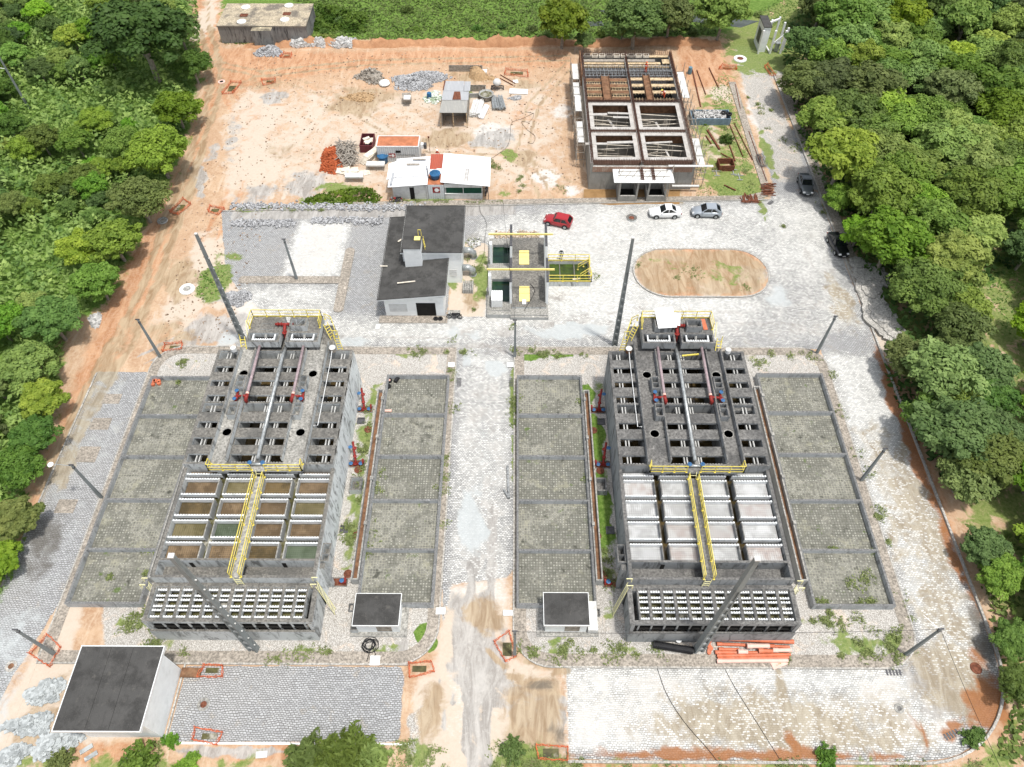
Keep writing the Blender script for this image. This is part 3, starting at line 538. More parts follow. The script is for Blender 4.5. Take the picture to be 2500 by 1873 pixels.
poly('orange',[(-46,120.2),(35,121.2),(35,123.2),(-46,122.6)],1.15,.6); poly('brown',[(-46,121.4),(35,122.0),(35,122.7),(-46,122.2)],.6,.5); poly('lush',[(-46,118),(35,119),(35,122.9),(-46,122.3)],-1,.4)
V=np.stack([X,Y,ZZ],1); ii=np.arange(nx*ny).reshape(ny,nx)
Q=np.stack([ii[:-1,:-1].ravel(),ii[:-1,1:].ravel(),ii[1:,1:].ravel(),ii[1:,:-1].ravel()],1)
me=bpy.data.meshes.new('ground'); me.vertices.add(len(V)); me.vertices.foreach_set('co',V.astype(np.float32).ravel()); me.loops.add(Q.size); me.loops.foreach_set('vertex_index',Q.ravel().astype(np.int32)); me.polygons.add(len(Q)); me.polygons.foreach_set('loop_start',np.arange(0,Q.size,4,dtype=np.int32)); me.update(); me.validate(); me.shade_smooth()
me.materials.append(M['ground']); go=bpy.data.objects.new('ground',me); COL.objects.link(go); go['kind']='structure'; finish_masks(go,V)
del V,Q
sheet('central_road',[(-6.55,10),(0.0,10),(0.0,54.3),(-6.55,54.2)],.012)
sheet('perimeter_road',EAST,.012)
sheet('parking_lot',[(-28.0,12.65),(-9.0,12.65),(-9.0,18.55),(-28.0,18.55)],.03)
sheet('plaza',[(-38,54.35),(-6.55,54.3),(.0,54.35),(41.8,54.4),(41.8,83),(36.6,83),(34.6,80.7),(-39.5,78),(-36,66),(-36.5,59)],.008)
sheet('west_road',[(-47.0,8),(-41.0,8),(-41.0,50.4),(-46.6,50.4)],.014)
sheet('gravel_yard_east',YR,.11); sheet('gravel_yard_west',YL,.11)
sheet('traffic_island',OVAL,.12)
# kerbs and pavement strips
def kerbs(name,pts,w,closed=False,side=1,z1=.16,mat='kerb'): return struct(name,strip(pts,w,closed,-.05,z1,side),M[mat])
def bank():
    rnd=random.Random(4); xs=np.arange(-46,35.1,.3); ys=np.linspace(-1,1,13); V=[];F=[]
    for i,x in enumerate(xs):
        h=.75+.25*math.sin(x*.5)+.18*math.sin(x*1.6+1)+.12*math.sin(x*4.1)+(1.0*math.exp(-((x+2.5)/2.2)**2)); h*=min(1,(x+46)/3,(35.4-x)/2+.1); yc=122.0+.012*x+.35*math.sin(x*.33)+.15*math.sin(x*1.3)
        for j,t in enumerate(ys): V.append((x+rnd.uniform(-.08,.08),yc+t*1.15+rnd.uniform(-.07,.07),-.06+h*max(0,1-abs(t)**1.7)*(1+rnd.uniform(-.14,.14))))
    n=len(ys)
    for i in range(len(xs)-1):
        for j in range(n-1): F.append((i*n+j,(i+1)*n+j,(i+1)*n+j+1,i*n+j+1))
    m=MB(); m._a(V,F); t=NT('bank_earth'); p=t.pos(); c=t.mix(t.noise(t.map(p,(1,1,.3)),1.5,7,.7),(.24,.10,.045),(.62,.36,.2)); c=t.mix(t.ss(t.noise(p,5,4,.7),.55,.7,0,.5),c,(.25,.13,.07)); mt=t.done(c,.95,t.noise(p,6,4,.7),.5,.08)
    struct('earth_bank',m,mt,True)
bank()
kerbs('kerb_east_yard',YR,.14,True,-1,.165); kerbs('kerb_west_yard',YL[:0]+rrect(-40.9,-6.65,18.85,54.2,(0,3.4,0,3.2)),.14,True,-1,.165)
kerbs('kerb_traffic_island',OVAL,.16,True,-1,.18)
inner=rrect(1.2,34.2,19.8,53.2,(2.2,2.4,1.7,.0))
kerbs('pavement_east_yard',rrect(.1,35.3,18.7,54.3,(3.2,3.4,2.6,.0)),1.05,True,1,.135,'walk'); kerbs('pavement_west_yard',rrect(-40.9,-6.65,18.85,54.2,(0,3.4,0,3.2)),1.0,True,1,.135,'walk')
kerbs('kerb_road_east',[(41.9,112),(41.9,20.5)]+arc(32.8,20.5,9.1,0,-90,14)[1:]+[(4.4,11.4)],.2,False,1,.22)
kerbs('kerb_north',[(-39.5,78.0),(34.6,80.7)],.14,False,1,.14); kerbs('pavement_north',[(-22,78.9),(34.2,80.9)]+arc(33.5,83.0,1.9,-80,0,5)+[(35.4,110)],1.1,False,1,.12,'walk')
kerbs('pavement_east_road',[(42.12,112),(42.12,58)],1.4,False,1,.13,'walk')
kerbs('kerb_parking_lot',[(-27.9,12.6),(-8.4,12.6)],.16,False,-1,.12,'white')
kerbs('kerb_parking_north',[(-28.1,12.6),(-28.1,18.7),(-9,18.7)],.14,False,1,.16)
kerbs('kerb_west_road',[(-47.0,9),(-46.7,50.4)],.15,False,1,.10)
struct('path_median',MB().prism(rrect(-34.2,-21.72,64.5,65.7,(.5,0,0,.5)),-.05,.13),M['walk'])
struct('path_median_south',MB().prism(rrect(-21.7,-20.5,59.7,70.9,(.55,.55,.55,.55)),-.05,.13),M['walk'])
# ================================================================= TREATMENT UNITS
def teeth(mb,x0,x1,y,z,t=.12,h=.3,p=.26,along='x'):
    """launder wall with a toothed top edge"""
    if along=='x': mb.box(x0,x1,y-t/2,y+t/2,z-h,z)
    else: mb.box(y-t/2,y+t/2,x0,x1,z-h,z)
    n=max(1,int((x1-x0)/p)); q=(x1-x0)/n
    for i in range(n):
        a=x0+q*(i+.22); b=x0+q*(i+.78)
        if along=='x': mb.box(a,b,y-t/2-.03,y+t/2+.03,z+.002,z+.09)
        else: mb.box(y-t/2-.03,y+t/2+.03,a,b,z+.002,z+.09)
def railing(mb,pts,z,h=1.0,post=1.6,r=.03,kick=None,mid=True):
    for i in range(len(pts)-1):
        a=Vector(pts[i]); b=Vector(pts[i+1]); L=(b-a).length; n=max(1,round(L/post))
        za=z[i] if isinstance(z,(list,tuple)) else z; zb=z[i+1] if isinstance(z,(list,tuple)) else z
        mb.beam((a.x,a.y,za+h),(b.x,b.y,zb+h),r*2); 
        if mid: mb.beam((a.x,a.y,za+h*.52),(b.x,b.y,zb+h*.52),r*1.5)
        for k in range(n+1):
            p=a.lerp(b,k/n); zz=za+(zb-za)*k/n; mb.beam((p.x,p.y,zz),(p.x,p.y,zz+h),r*2)
            mb.box(p.x-.09,p.x+.09,p.y-.09,p.y+.09,zz+.003,zz+.05)
        if kick: mb.beam((a.x,a.y,za+.1),(b.x,b.y,zb+.1),.03,kick)
def ladder(mb,p,q,w=.5,side=(1,0),r=.05,step=.3):
    p=Vector(p);q=Vector(q);s=Vector((side[0],side[1],0)).normalized()*w/2
    mb.beam(p-s,q-s,r).beam(p+s,q+s,r); n=int((q-p).length/step)
    for k in range(1,n): c=p.lerp(q,k/n); mb.beam(c-s,c+s,r*.8)
def unit(side):
    east=side=='east'; MB.XF=(lambda x,y,z:(-7.0-x,y,z)) if east else None
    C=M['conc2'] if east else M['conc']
    X=lambda x:(-7.0-x) if east else x
    who='east' if east else 'west'
    T=empty('treatment_tank',(X(-24),37,.1),'grey concrete treatment tank east of the central road, its filter cells white' if east else 'grey concrete treatment tank west of the central road, its filter cells brown','tank','twin treatment tanks')
    W0,W1=-31.0,-16.9; s0,s1=24.5,35.3; rz=5.7
    # upper block walls
    m=MB(); m.box(W0,W0+.28,s1,49.2,0,rz-.25).box(W1-.25,W1,s1,49.2,0,rz-.25).box(W0+.28,W1-.25,48.95,49.2,0,rz-.25).box(W0+.28,W1-.25,s1,s1+.25,0,rz-.25)
    for x in (-28.55,-26.95,-24.15,-21.75,-19.62): m.box(x,x+.2,s1+.25,48.95,2.4,rz-.25)
    m.box(W0+.28,W1-.25,42.3,42.5,2.4,rz-.25)
    m.build('upper_wall',C,T)
    if not east: MB().box(W1+.001,W1+.05,s1+.02,49.18,0,rz-.26).box(W1+.001,W1+.05,s0+.0,s1,0,4.93).build('sun_brightened_face',M['sunwall'],T)  # thin skin over the east wall, its sunlit brightness painted in
    MB().box(W0+.28,W1-.25,s1+.25,48.95,2.9,3.0).build('tank_water',M['wtank'],T)
    # deck slabs
    m=MB(); cols=((W0,-28.4),(-26.9,-24.25),(-23.95,-21.6),(-19.52,W1)); rows=((46.95,47.95),(45.15,46.2),(43.3,44.4),(40.1,41.2),(38.25,39.35),(36.4,37.4),(35.3,35.5))
    for a,b in cols:
        for c,d in rows: m.box(a,b,c,d,rz-.25,rz-.001)
        m.box(a,b,49.0,49.2,rz-.25,rz-.001).box(a,b,42.28,42.46,rz-.25,rz-.003)
    m.box(W0,W0+.3,35.5,49.0,rz-.25,rz-.004).box(W1-.3,W1,35.5,49.0,rz-.25,rz-.004)
    m.box(-24.25,-23.95,35.3,49.2,rz-.25,rz-.002)
    m.box(-30.7,-28.9,41.95,42.28,rz-.9,rz-.5); m.build('deck_slab',C,T)
    for a,b in ((-28.4,-26.9),(-21.6,-19.52)):
        m=MB(); holes=[(46.0),(38.85)]; cx=(a+b)/2
        ys=[35.3,holes[1]-.5,holes[1]+.5,holes[0]-.5,holes[0]+.5,50.6]
        for i in (0,2,4): m.box(a,b,ys[i],ys[i+1],rz-.25,rz+.004)
        for h in holes:
            n=20; ring=[(cx+.42*math.cos(2*math.pi*k/n),h+.42*math.sin(2*math.pi*k/n)) for k in range(n)]
            sq=[]
            for k in range(n):
                t=2*math.pi*k/n; c,s_=math.cos(t),math.sin(t); f=1/max(abs(c)/((b-a)/2),abs(s_)/.5); sq.append((cx+c*f,h+s_*f))
            for k in range(n):
                j=(k+1)%n; m.prism([ring[k],ring[j],sq[j],sq[k]],rz-.25,rz+.004)
        m.build('walkway_slab',M['conc_lt'] if not east else C,T)
    for a,b in ((-28.4,-26.9),(-21.6,-19.52)):
        for h in (46.0,38.85):
            g=MB()
            for k in range(7): g.box((a+b)/2-.38+k*.12,(a+b)/2-.34+k*.12,h-.38,h+.38,rz-.12,rz-.07)
            g.lathe(((a+b)/2,h,rz-.05),[(.43,0),(.5,0),(.5,.09),(.43,.09),(.43,0)],20); g.build('manhole_grate',M['conc_lt'],T)
    # raised channel side walls
    for x,y0,y1 in ((-28.5,35.35,49.0),(-26.95,35.6,48.9),(-21.72,35.6,48.9),(-19.6,35.35,49.9)):
        MB().box(x,x+.14,y0,y1,rz+.006,rz+.66).build('channel_wall',C,T)
    # twin inlet boxes on the walkways
    for xa,xb in ((-27.85,-26.97),(-21.56,-20.75)):
        for ya,yb,ym in ((43.7,45.2,44.4),(40.3,41.9,41.3)):
            b=MB().frame(xa,xb,ya,yb,.12,rz+.006,rz+.85); b.box(xa+.12,xb-.12,ym,ym+.1,rz+.006,rz+.8); b.build('inlet_box',C,T)
    # launders under the openings
    for x in (-30.05,-29.72,-24.75,-24.5,-23.42,-23.15,-18.1,-17.8):
        for y0,y1 in ((42.6,48.9),(35.6,42.2)): MB().box(x,x+.12,y0,y1,5.1,5.4).build('launder',M['weirgrey'],T)
    for y in (48.05,41.28,35.62,42.62):
        for a,b in ((-30.6,-28.7),(-26.7,-24.3),(-23.8,-21.9),(-19.3,-17.3)): m=MB(); teeth(m,a,b,y+.05,5.25); m.build('weir',M['weirgrey'],T)
    for a,b in cols:
        for q_ in (41.5,48.2): MB().box(a+.3,b-.3,q_,q_+.7,4.3,4.4).build('trough_floor',C,T)
    # settling block
    m=MB(); zt=5.0
    m.box(W0,W0+.3,s0,s1,0,zt).box(W1-.3,W1,s0,s1,0,zt).box(W0+.3,W1-.3,s0,s0+.22,0,zt).box(W0+.3,W1-.3,26.05,26.25,0,zt).box(W0+.3,W1-.3,s0+.22,26.05,0,3.6).box(-24.1,-23.95,s0+.22,26.05,3.6,zt-.01)
    m.build('settling_wall',C,T)
    [MB().box(a_,a_+.35,26.02,26.048,3.61,4.5).build('outlet_slot',M['dark'],T) for a_ in (-28.3,-20.2)]
    MB().box(W0+.3,W1-.3,26.25,s1,3.0,3.9).build('cell_bed',M['wolive'] if not east else M['wtank'],T)
    colx=((-30.68,-27.42),(-26.88,-24.3),(-23.35,-20.62),(-20.12,-17.22)); gy=(28.02,30.16,32.3,34.42); 
    rowsy=[(26.27,gy[0]-.26),(gy[0]+.26,gy[1]-.26),(gy[1]+.26,gy[2]-.26),(gy[2]+.26,gy[3]-.26),(gy[3]+.26,35.28)]
    cm=[['m_brown','m_brown','m_dark','m_green'],['m_olive','m_green','m_brown','m_brown'],['m_dark','m_brown','m_brown','m_olive'],['m_brown','m_olive','m_dark','m_brown'],['m_brown','m_dark','m_dark','m_brown']]
    if east: cm=[['m_white','m_white2','m_white','m_white2'],['m_white','m_white2','m_white2','m_white'],['m_white','m_white','m_white','m_white2'],['m_white2','m_white','m_white','m_white'],['m_white']*4]
    lz=4.85
    for j,(ya,yb) in enumerate(rowsy):
        for i,(xa,xb) in enumerate(colx):
            z=4.3 if not east else 4.45
            MB().box(xa+.1,xb-.1,ya+.06,yb-.06,3.95,z).build('filter_cell',M[cm[j][i if not east else 3-i]],T)
            for ok_,x_ in ((i!=0,xa),(i!=3,xb-.1)):
                if ok_: MB().box(x_,x_+.1,ya,yb,3.92,4.9).build('cell_wall',M['conc_lt'] if not east else C,T)
            if j>0: w=MB(); teeth(w,xa,xb,ya,lz,.1,.5,.24); w.build('weir',M['weir'],T)
            if j<4: w=MB(); teeth(w,xa,xb,yb,lz,.1,.5,.24); w.build('weir',M['weir'],T)
    # platform in front of the upper block
    m=MB().box(-28.35,-19.6,34.55,35.29,5.52,5.72); 
    for x in (-27.2,-20.7): m.prism([(x-.5,34.7),(x+.5,34.7),(x+.3,35.29),(x-.3,35.29)],4.95,5.51)
    m.build('platform',M['conc_lt'] if not east else C,T)
    # settling front channel walkway + grid block
    m=MB(); g0,g1,gz=20.9,24.2,3.95
    m.box(W0-.1,W1+.1,g1-.02,s0-.01,0,gz-.08)
    m.box(W0,W0+.3,g0+.06,g1,0,gz-.15).box(W1-.3,W1,g0+.06,g1,0,gz-.15).box(W0,W1,g1-.24,g1-.03,0,gz-.15).box(W0,W1,g0-.12,g0+.06,0,2.35)
    m.box(W0-.12,W1+.12,g0+.16,g0+.46,gz-.42,gz).box(W0-.12,W0+.28,g0+.46,g1-.1,gz-.14,gz).box(W1-.3,W1+.12,g0+.46,g1-.1,gz-.14,gz).box(W0-.12,W1+.12,g1-.1,g1+.1,gz-.14,gz+.003)
    m.box(W0+.3,W1-.3,g0+.06,g0+.45,0,1.0)
    for k in range(13): m.box(-30.7+k*1.09-.07,-30.7+k*1.09+.07,g0+.2,g0+.3,0,gz-.43)
    m.build('sedimentation_wall',C,T)
    m=MB()
    for k in range(1,12):
        x=-30.72+k*1.1; w=.115 if k!=6 else .17; m.box(x-w,x+w,g0+.46,g1-.1,gz-.5,gz-.01)
    m.box(-17.75,-17.6,g0+.46,g1-.1,gz-.9,gz-.012); m.build('cross_beam',C,T)
    m=MB(); m.box(W0+.3,-17.75,21.5,g1-.25,2.4,2.9); m.build('basin_floor',M['wolive'],T)
    m=MB(); m.box(W0+.3,-17.75,g0+.2,21.5,2.36,2.5); m.build('basin_outlet',M['dark'],T)  # near-black colour stands in for the shade inside the slot under the beam
    for k in range(12):
        xa=-30.72+k*1.1+.12; xb=xa+.86
        for y in (23.85,23.33,22.97,22.42,22.08,21.52):
            m=MB(); teeth(m,xa,xb,y,gz-.14,.11,.14,.2); m.build('weir_trough',M['weir'],T)
    # head tanks
    m=MB(); m.box(-28.2,-19.3,50.6,52.6,0,rz+.003).box(-28.4,-19.3,49.2,50.6,0,rz-.26)
    m.box(-27.4,-24.6,49.5,52.4,rz+.006,6.25).box(-23.4,-20.6,49.5,52.4,rz+.006,6.25)
    m.box(-20.25,-18.9,49.9,51.2,rz-.2,rz+.01)
    m.build('head_base',C,T)
    for xa,xb in ((-27.72,-24.3),(-23.7,-20.28)):
        h=MB().box(xa,xb,49.05,49.22,6.25,7.15).box(xa,xa+.17,49.22,50.25,6.25,7.15).box(xb-.17,xb,49.22,50.25,6.25,7.15).box(xa,xb,50.25,52.6,6.25,7.14).box(xa+.17,xb-.17,49.22,50.25,6.25,6.35)
        h.box(xa+.55,xa+.62,49.3,50.25,6.35,7.0).box(xb-.62,xb-.55,49.3,50.25,6.35,7.0)
        hp=h.build('head_tank',C,T)
        w=MB(); teeth(w,xa+.62,xb-.62,49.42,7.03,.16,.3,.22); w.box(xa+.52,xa+.66,49.36,50.2,6.8,7.05).box(xb-.66,xb-.52,49.36,50.2,6.8,7.05); w.build('weir',M['weir'],hp)
        MB().box(xa+.63,xb-.63,49.5,50.24,6.36,6.5).build('tank_water',M['dark'],hp)
        MB().tube([((xa+xb)/2+.1,50.2,6.95),((xa+xb)/2+.1,49.9,6.7)],.14,8).build('inlet_pipe',M['conc_lt'],hp)
    for xa,xb in ([(-23.3,-21.6),(-26.5,-24.9)] if east else [(-23.3,-21.6)]):
        b=MB().frame(xa,xb,50.5,51.6,.13,7.143,7.98); b.box(xa+.13,xb-.13,50.63,51.47,7.143,7.2); b.build('raised_box',C,T)
        if xa>-24: 
            q=MB(); q.beam((xa+.3,50.8,7.3),(xb-.4,51.4,7.9),.08).beam((xa+.7,50.7,7.3),(xa+.6,51.3,8.15),.1); q.build('sluice_gate',M['steel'],T)
    if not east:
        MB().frame(-26.6,-25.3,50.7,51.6,.1,7.143,7.22).build('hatch_frame',C,T)
    # ---------- separate things carried by the tank
    kk='east' if east else 'west'
    r=MB(); railing(r,[(-27.7,50.9),(-27.65,52.52),(-20.4,52.52),(-20.35,51.0)],7.145,1.05,1.55,.03,.16)
    thing('guard_rail',r,M['yellow'],'yellow guard rail round the head of the %s treatment tank'%who,'railing')
    r=MB(); railing(r,[(-28.25,35.25),(-28.3,34.6),(-24.3,34.6)],5.722,1.05,1.3,.03,.10); railing(r,[(-23.0,34.6),(-19.65,34.6),(-19.7,35.25)],5.722,1.05,1.3,.03,.10)
    thing('guard_rail',r,M['yellow'],'yellow guard rail along the platform above the filter cells of the %s tank'%who,'railing')
    B=empty('footbridge',(X(-23.65),29.5,5.0),'long narrow footbridge with yellow rails over the %s'%('white filter cells' if east else 'brown filter cells'),'footbridge','footbridges over the filter cells')
    MB().box(-24.05,-23.2,24.45,34.3,4.9,5.12).build('deck',M['conc_lt'] if not east else C,B)
    for x in (-24.05,-23.2):
        r=MB(); railing(r,[(x,34.2),(x,24.5)],5.123,1.0,1.75,.03,.07); r.build('rail',M['yellow'],B)
    r=MB(); ladder(r,(-23.65,34.2,5.15),(-23.65,34.6,5.75),.6); r.build('step_ladder',M['ywhite'],B)
    r=MB(); ladder(r,(-23.6,24.42,5.15),(-23.5,24.3,3.9),.55); r.build('ladder',M['ywhite'],B)
    for nm,a,b,sd,lab in (('access_ladder',(-31.25,24.0,4.6),(-31.6,24.3,1.0),(0,1),'outer'),('access_ladder',(-16.75,24.0,4.9),(-15.9,23.3,.2),(0,1),'inner')):
        r=MB(); ladder(r,a,b,.5,sd,.045); q=Vector(a); r.beam(q+Vector((-.3,-.3,0)),q+Vector((-.3,-.3,.7)),.06).beam(q+Vector((-.3,.3,0)),q+Vector((-.3,.3,.7)),.06).beam(q+Vector((-.3,-.3,.7)),q+Vector((.2,-.3,.7)),.06).beam(q+Vector((-.3,.3,.7)),q+Vector((.2,.3,.7)),.06)
        thing(nm,r,M['ywhite'],'pale yellow ladder at the %s side of the low %s basin'%('outer' if lab=='outer' else 'road-facing',who),'ladder')
    r=MB(); ladder(r,(-19.9,51.6,7.2),(-19.2,50.7,5.75),.5,(1,1),.06); railing(r,[(-20.0,52.2),(-19.4,52.3),(-18.95,51.3)],[7.1,6.5,5.72],.9,.9,.03); thing('access_ladder',r,M['yellow'],'yellow stair ladder beside the head tanks, %s unit'%who,'ladder')
    r=MB(); ladder(r,(-18.8,50.6,6.3),(-17.9,48.9,2.0),.5,(1,0),.06); r.beam((-19.1,50.8,5.75),(-19.1,50.8,6.9),.06).beam((-18.6,50.8,5.75),(-18.6,50.8,6.9),.06).beam((-19.1,50.8,6.9),(-18.6,50.8,6.9),.06)
    thing('access_ladder',r,M['yellow'],'long yellow ladder behind the %s tank, road side'%who,'ladder')
    r=MB(); ladder(r,(-28.5,50.2,6.6),(-28.3,49.2,5.75),.5,(1,0),.07); r.beam((-28.8,50.3,5.7),(-28.8,50.3,6.8),.06); thing('access_ladder',r,M['yellow'],'short yellow ladder at the outer back corner of the %s tank'%who,'ladder')
    for x in (-28.45,-28.1):
        r=MB(); r.beam((x,51.0 if x>-28.2 else 50.4,5.75),(x-.1,52.3 if x>-28.2 else 51.6,6.9),.07); r.beam((x-.25,51.0,5.75),(x-.35,52.2,6.9),.07) 
        if x>-28.2: thing('hand_rail',r,M['ywhite'],'pale yellow hand rail by the outer head tank, %s unit'%who,'railing')
    r=MB().tube([(-23.9,49.5,5.95),(-23.9,47.6,6.25),(-23.88,35.6,6.15)],.17,12); 
    thing('steel_pipe',r,M['steel'],'long grey steel pipe running down the middle of the %s tank roof'%who,'pipe','central steel pipes',True)
    V_=empty('valve_manifold',(X(-23.9),35.3,5.75),'grey cross pipe with two blue handwheels at the end of the central pipe, %s tank'%who,'valve')
    MB().tube([(-24.8,35.15,5.95),(-23.0,35.15,5.95)],.14,10).build('pipe',M['steel'],V_,True)
    for x in (-24.5,-23.3): MB().lathe((x,35.15,6.25),[(.18,0),(.22,.02),(.18,.05)],12).tube([(x,35.15,6.0),(x,35.15,6.4)],.05,6).build('handwheel',M['blue'],V_)
    for x,w_ in ((-26.45,'outer'),(-21.9,'inner')):
        t=empty('feed_pipe',(X(x),46,6.1),'pinkish pipe with red elbow on the %s tank roof, %s one'%(who,'road-side' if x>-24 else 'outer'),'pipe','pinkish feed pipes')
        MB().tube([(x,49.1,6.45),(x,43.2,6.3)],.15,10).build('pipe',M['purple'],t,True)
        MB().tube([(x,43.2,6.3),(x,42.95,6.28)],.17,10).build('collar',M['pinkpipe'],t,True)
        MB().tube([(x,42.95,6.28),(x,42.6,6.28),(x-.1,42.45,6.1),(x-.1,42.45,5.5)],.18,10).tube([(x,42.8,6.28),(x-.7 if x<-24 else x+.7,42.8,6.2)],.13,8).build('elbow',M['red'],t,True)
        sx=-27.5 if x<-24 else -20.95
        v=empty('valve_set',(X(sx),42.9,5.75),'pair of blue handwheel valves, %s side of the %s tank roof'%('road' if x>-24 else 'outer',who),'valve','blue roof valves')
        MB().tube([(sx,42.3,6.1),(sx,43.4,6.1)],.13,10).tube([(sx,42.85,6.1),(sx+(.5 if sx<-24 else -.5),42.85,6.15)],.13,8).lathe((sx,42.65,5.95),[(.2,0),(.2,.3)],10).build('pipe',M['red'],v,True)
        for y in (42.35,43.35): MB().lathe((sx-.05,y,6.35),[(.05,-.2),(.05,.02),(.2,.02),(.2,.07),(.14,.08),(.14,.05),(.05,.05)],14).build('handwheel',M['blue'],v)
    t=empty('pipe_tee',(X(-24),51.2,7.3),'red flanged pipe tee between the two head tanks of the %s unit'%who,'pipe')
    MB().tube([(-25.0,51.2,7.45),(-23.1,51.2,7.45)],.14,10).tube([(-24,51.2,7.45),(-24,50.6,7.1),(-24,50.2,5.9)],.17,10).build('pipe',M['red'],t,True)
    f=MB()
    for a in (-24.7,-24.35,-23.65,-23.3): f.lathe((a,51.2,7.45),[(.22,-.03),(.22,.03)],12,'x')
    f.lathe((-24,50.5,6.9),[(.27,0),(.27,.08)],12); f.build('flange',M['red'],t)
    # vent / dosing barrel and small pipe
    xx=-18.95
    t=empty('dosing_tank',(X(xx),49.0,5.72),'white-topped dosing tank with thin white pipe on the %s tank roof'%who,'tank')
    MB().lathe((xx,49.05,5.72),[(.33,0),(.33,.5)],14).build('body',M['woodgrey'] if not east else M['woodbrown'],t)
    MB().lathe((xx,49.05,6.22),[(.34,0),(.34,.06),(.05,.1)],16).build('lid',M['plasterold'],t)
    MB().tube([(xx,48.7,6.1),(xx,47.5,5.9),(xx,39.5,5.95),(xx-.4,39.5,5.95),(xx-.4,39.5,5.75)],.035,6).build('pipe',M['white'],t)
    xx=-29.3
    t=empty('dosing_tank',(X(xx),49.0,5.72),'small round dosing tank at the outer back corner of the %s tank roof'%who,'tank')
    MB().lathe((xx,49.05,5.72),[(.3,0),(.3,.4)],14).build('body',M['white'],t); MB().lathe((xx,49.05,6.12),[(.3,0),(.3,.06),(.05,.1)],16).build('lid',M['plasterold'],t)
    # outer distribution boxes on the road side wall
    b=MB().frame(-16.88,-16.1,26.2,27.9,.12,3.6,4.6).box(-16.88,-16.1,26.9,27.0,3.6,4.5).box(-16.88,-16.1,26.2,27.9,3.4,3.598); b.box(-16.88,-16.4,25.6,26.1,0,4.4); b.build('side_box',C,T)
    for n,y in (('north',45.5),('middle',38.7),('south',26.1)):
        # sunken valve pits
        w=1.1; pit=empty('valve_pit',(X(-15.9),y,.1),'sunken valve pit with red pipes beside the %s tank, %s of three'%(who,{'north':'farthest','middle':'middle','south':'nearest'}[n]),'pit','valve pits')
        MB().frame(-16.85,-15.2,y-.45,y+.45,.1,.0,.16).build('rim',C,pit); MB().box(-16.75,-15.3,y-.35,y+.35,.113,.125).build('pit_floor',M['rust'],pit)
        q=MB()
        if n!='south': q.tube([(-16.45,y+1.8,1.5),(-16.3,y+1.1,1.35),(-16.15,y+.2,.4),(-16.1,y-.1,.2)],.12,8).tube([(-16.3,y-.1,.3),(-15.4,y-.1,.3),(-15.3,y,1.0)],.11,8)
        else: q.tube([(-16.0,y-.1,.3),(-15.4,y-.1,.3),(-15.4,y+.2,.7)],.11,8)
        for yy,zz in ((y+1.1,1.35),(y+.5,.8),(y-.1,.3)): 
            if n!='south': q.lathe((-16.2,yy,zz-.05),[(.2,0),(.2,.09)],10)
        q.build('pipe',M['red'],pit,True)
        for a in ((-16.65,y+1.2,1.4),(-16.6,y-.1,.35),(-15.6,y-.1,.35)) if n!='south' else ((-15.7,y,.5),): MB().lathe(a,[(.05,0),(.2,0),(.22,.05),(.14,.07)],10).build('handwheel',M['blue'],pit)
    b=MB().frame(-16.25,-15.1,35.2,36.7,.15,.1,1.0); b.box(-16.1,-15.25,35.35,36.55,.13,.2)
    thing('collecting_box',b,C,'open concrete box beside the long wall of the %s tank'%who,'box')
    for y,l in ((43.6,'far'),(31.0,'near')): thing('sump',MB().frame(-16.7,-15.9,y,y+.8,.08,.0,.2).box(-16.62,-15.98,y+.08,y+.72,.113,.13),M['dsteel'],'small square dark sump at the foot of the %s tank, %s one'%(who,l),'sump')
    for k,(x,y) in enumerate(((-15.4,42.9),(-15.0,30.8),(-15.3,26.9),(-15.8,38.0))): 
        thing('inspection_cover',MB().lathe((x,y,.1),[(.42,0),(.42,.06),(.3,.09)],16),M['rust'],'round brown inspection cover beside the %s tank, number %s from the far end'%(who,('two','three','four','one')[k]) if False else 'round brown inspection cover in the gravel beside the %s tank, %s'%(who,('next to the far sump','south of the near sump','by the nearest valve pit','by the open concrete box')[k]),'manhole','brown inspection covers')
    MB.XF=None
unit('west'); unit('east')
# white sheet and orange plank on the east head tanks
def X2(x): return -7.0-x
q=P(1625,775,8.3); o=MB().ob((q[0],q[1],8.25),(1.95,2.5,.04),R(5),R(10),0).ob((q[0]+1.1,q[1]-.1,8.1),(.9,1.5,.03),R(-8),R(8),0); thing('sheet_panel',o,M['white'],'white sheet laid over the raised box of the east head tanks','panel')
thing('plank',MB().ob((X2(-26.95),51.6,7.2),(.45,1.5,.05),R(4)),M['orangepipe'],'orange plank lying beside the white sheet on the east head tanks','plank')
thing('yellow_tube',MB().beam((X2(-26.2),48.6,5.9),(X2(-24.4),48.3,6.0),.14),M['yellow'],'yellow bar lying on the east tank roof behind the central pipe','bar')
# ================================================================= DRYING BEDS
def bedrow(x0,x1,y0,y1,divs,label,chan=None,hi=1.0):
    T=empty('drying_bed',((x0+x1)/2,(y0+y1)/2,.1),label,'drying bed','rows of five sludge drying beds')
    MB().frame(x0,x1,y0,y1,.2,.0,hi).build('outer_wall',M['bedwall'],T)
    ys=[y0+.2]+divs+[y1-.2]
    for d in divs: MB().box(x0+.2,x1-.2,d-.1,d+.1,.1,hi-.004).build('divider_wall',M['bedwall'],T)
    for i in range(len(ys)-1):
        MB().box(x0+.2,x1-.2,ys[i]+(.1 if i else 0),ys[i+1]-(.1 if i<len(ys)-2 else 0),.05,.42).build('perforated_floor',M['bedfloor'],T)
    return T
dv=[28.96,34.15,39.2,44.35]
bedrow(-40.0,-33.2,23.65,49.3,[28.9,34.1,39.05,44.1],'five weedy drying beds in a row, leftmost, beside the grey cobbled road')
bedrow(-14.0,-7.15,23.7,49.6,dv,'five drying beds in a row on the left side of the central road')
bedrow(.3,7.45,23.7,49.6,dv,'five drying beds in a row just right of the central road')
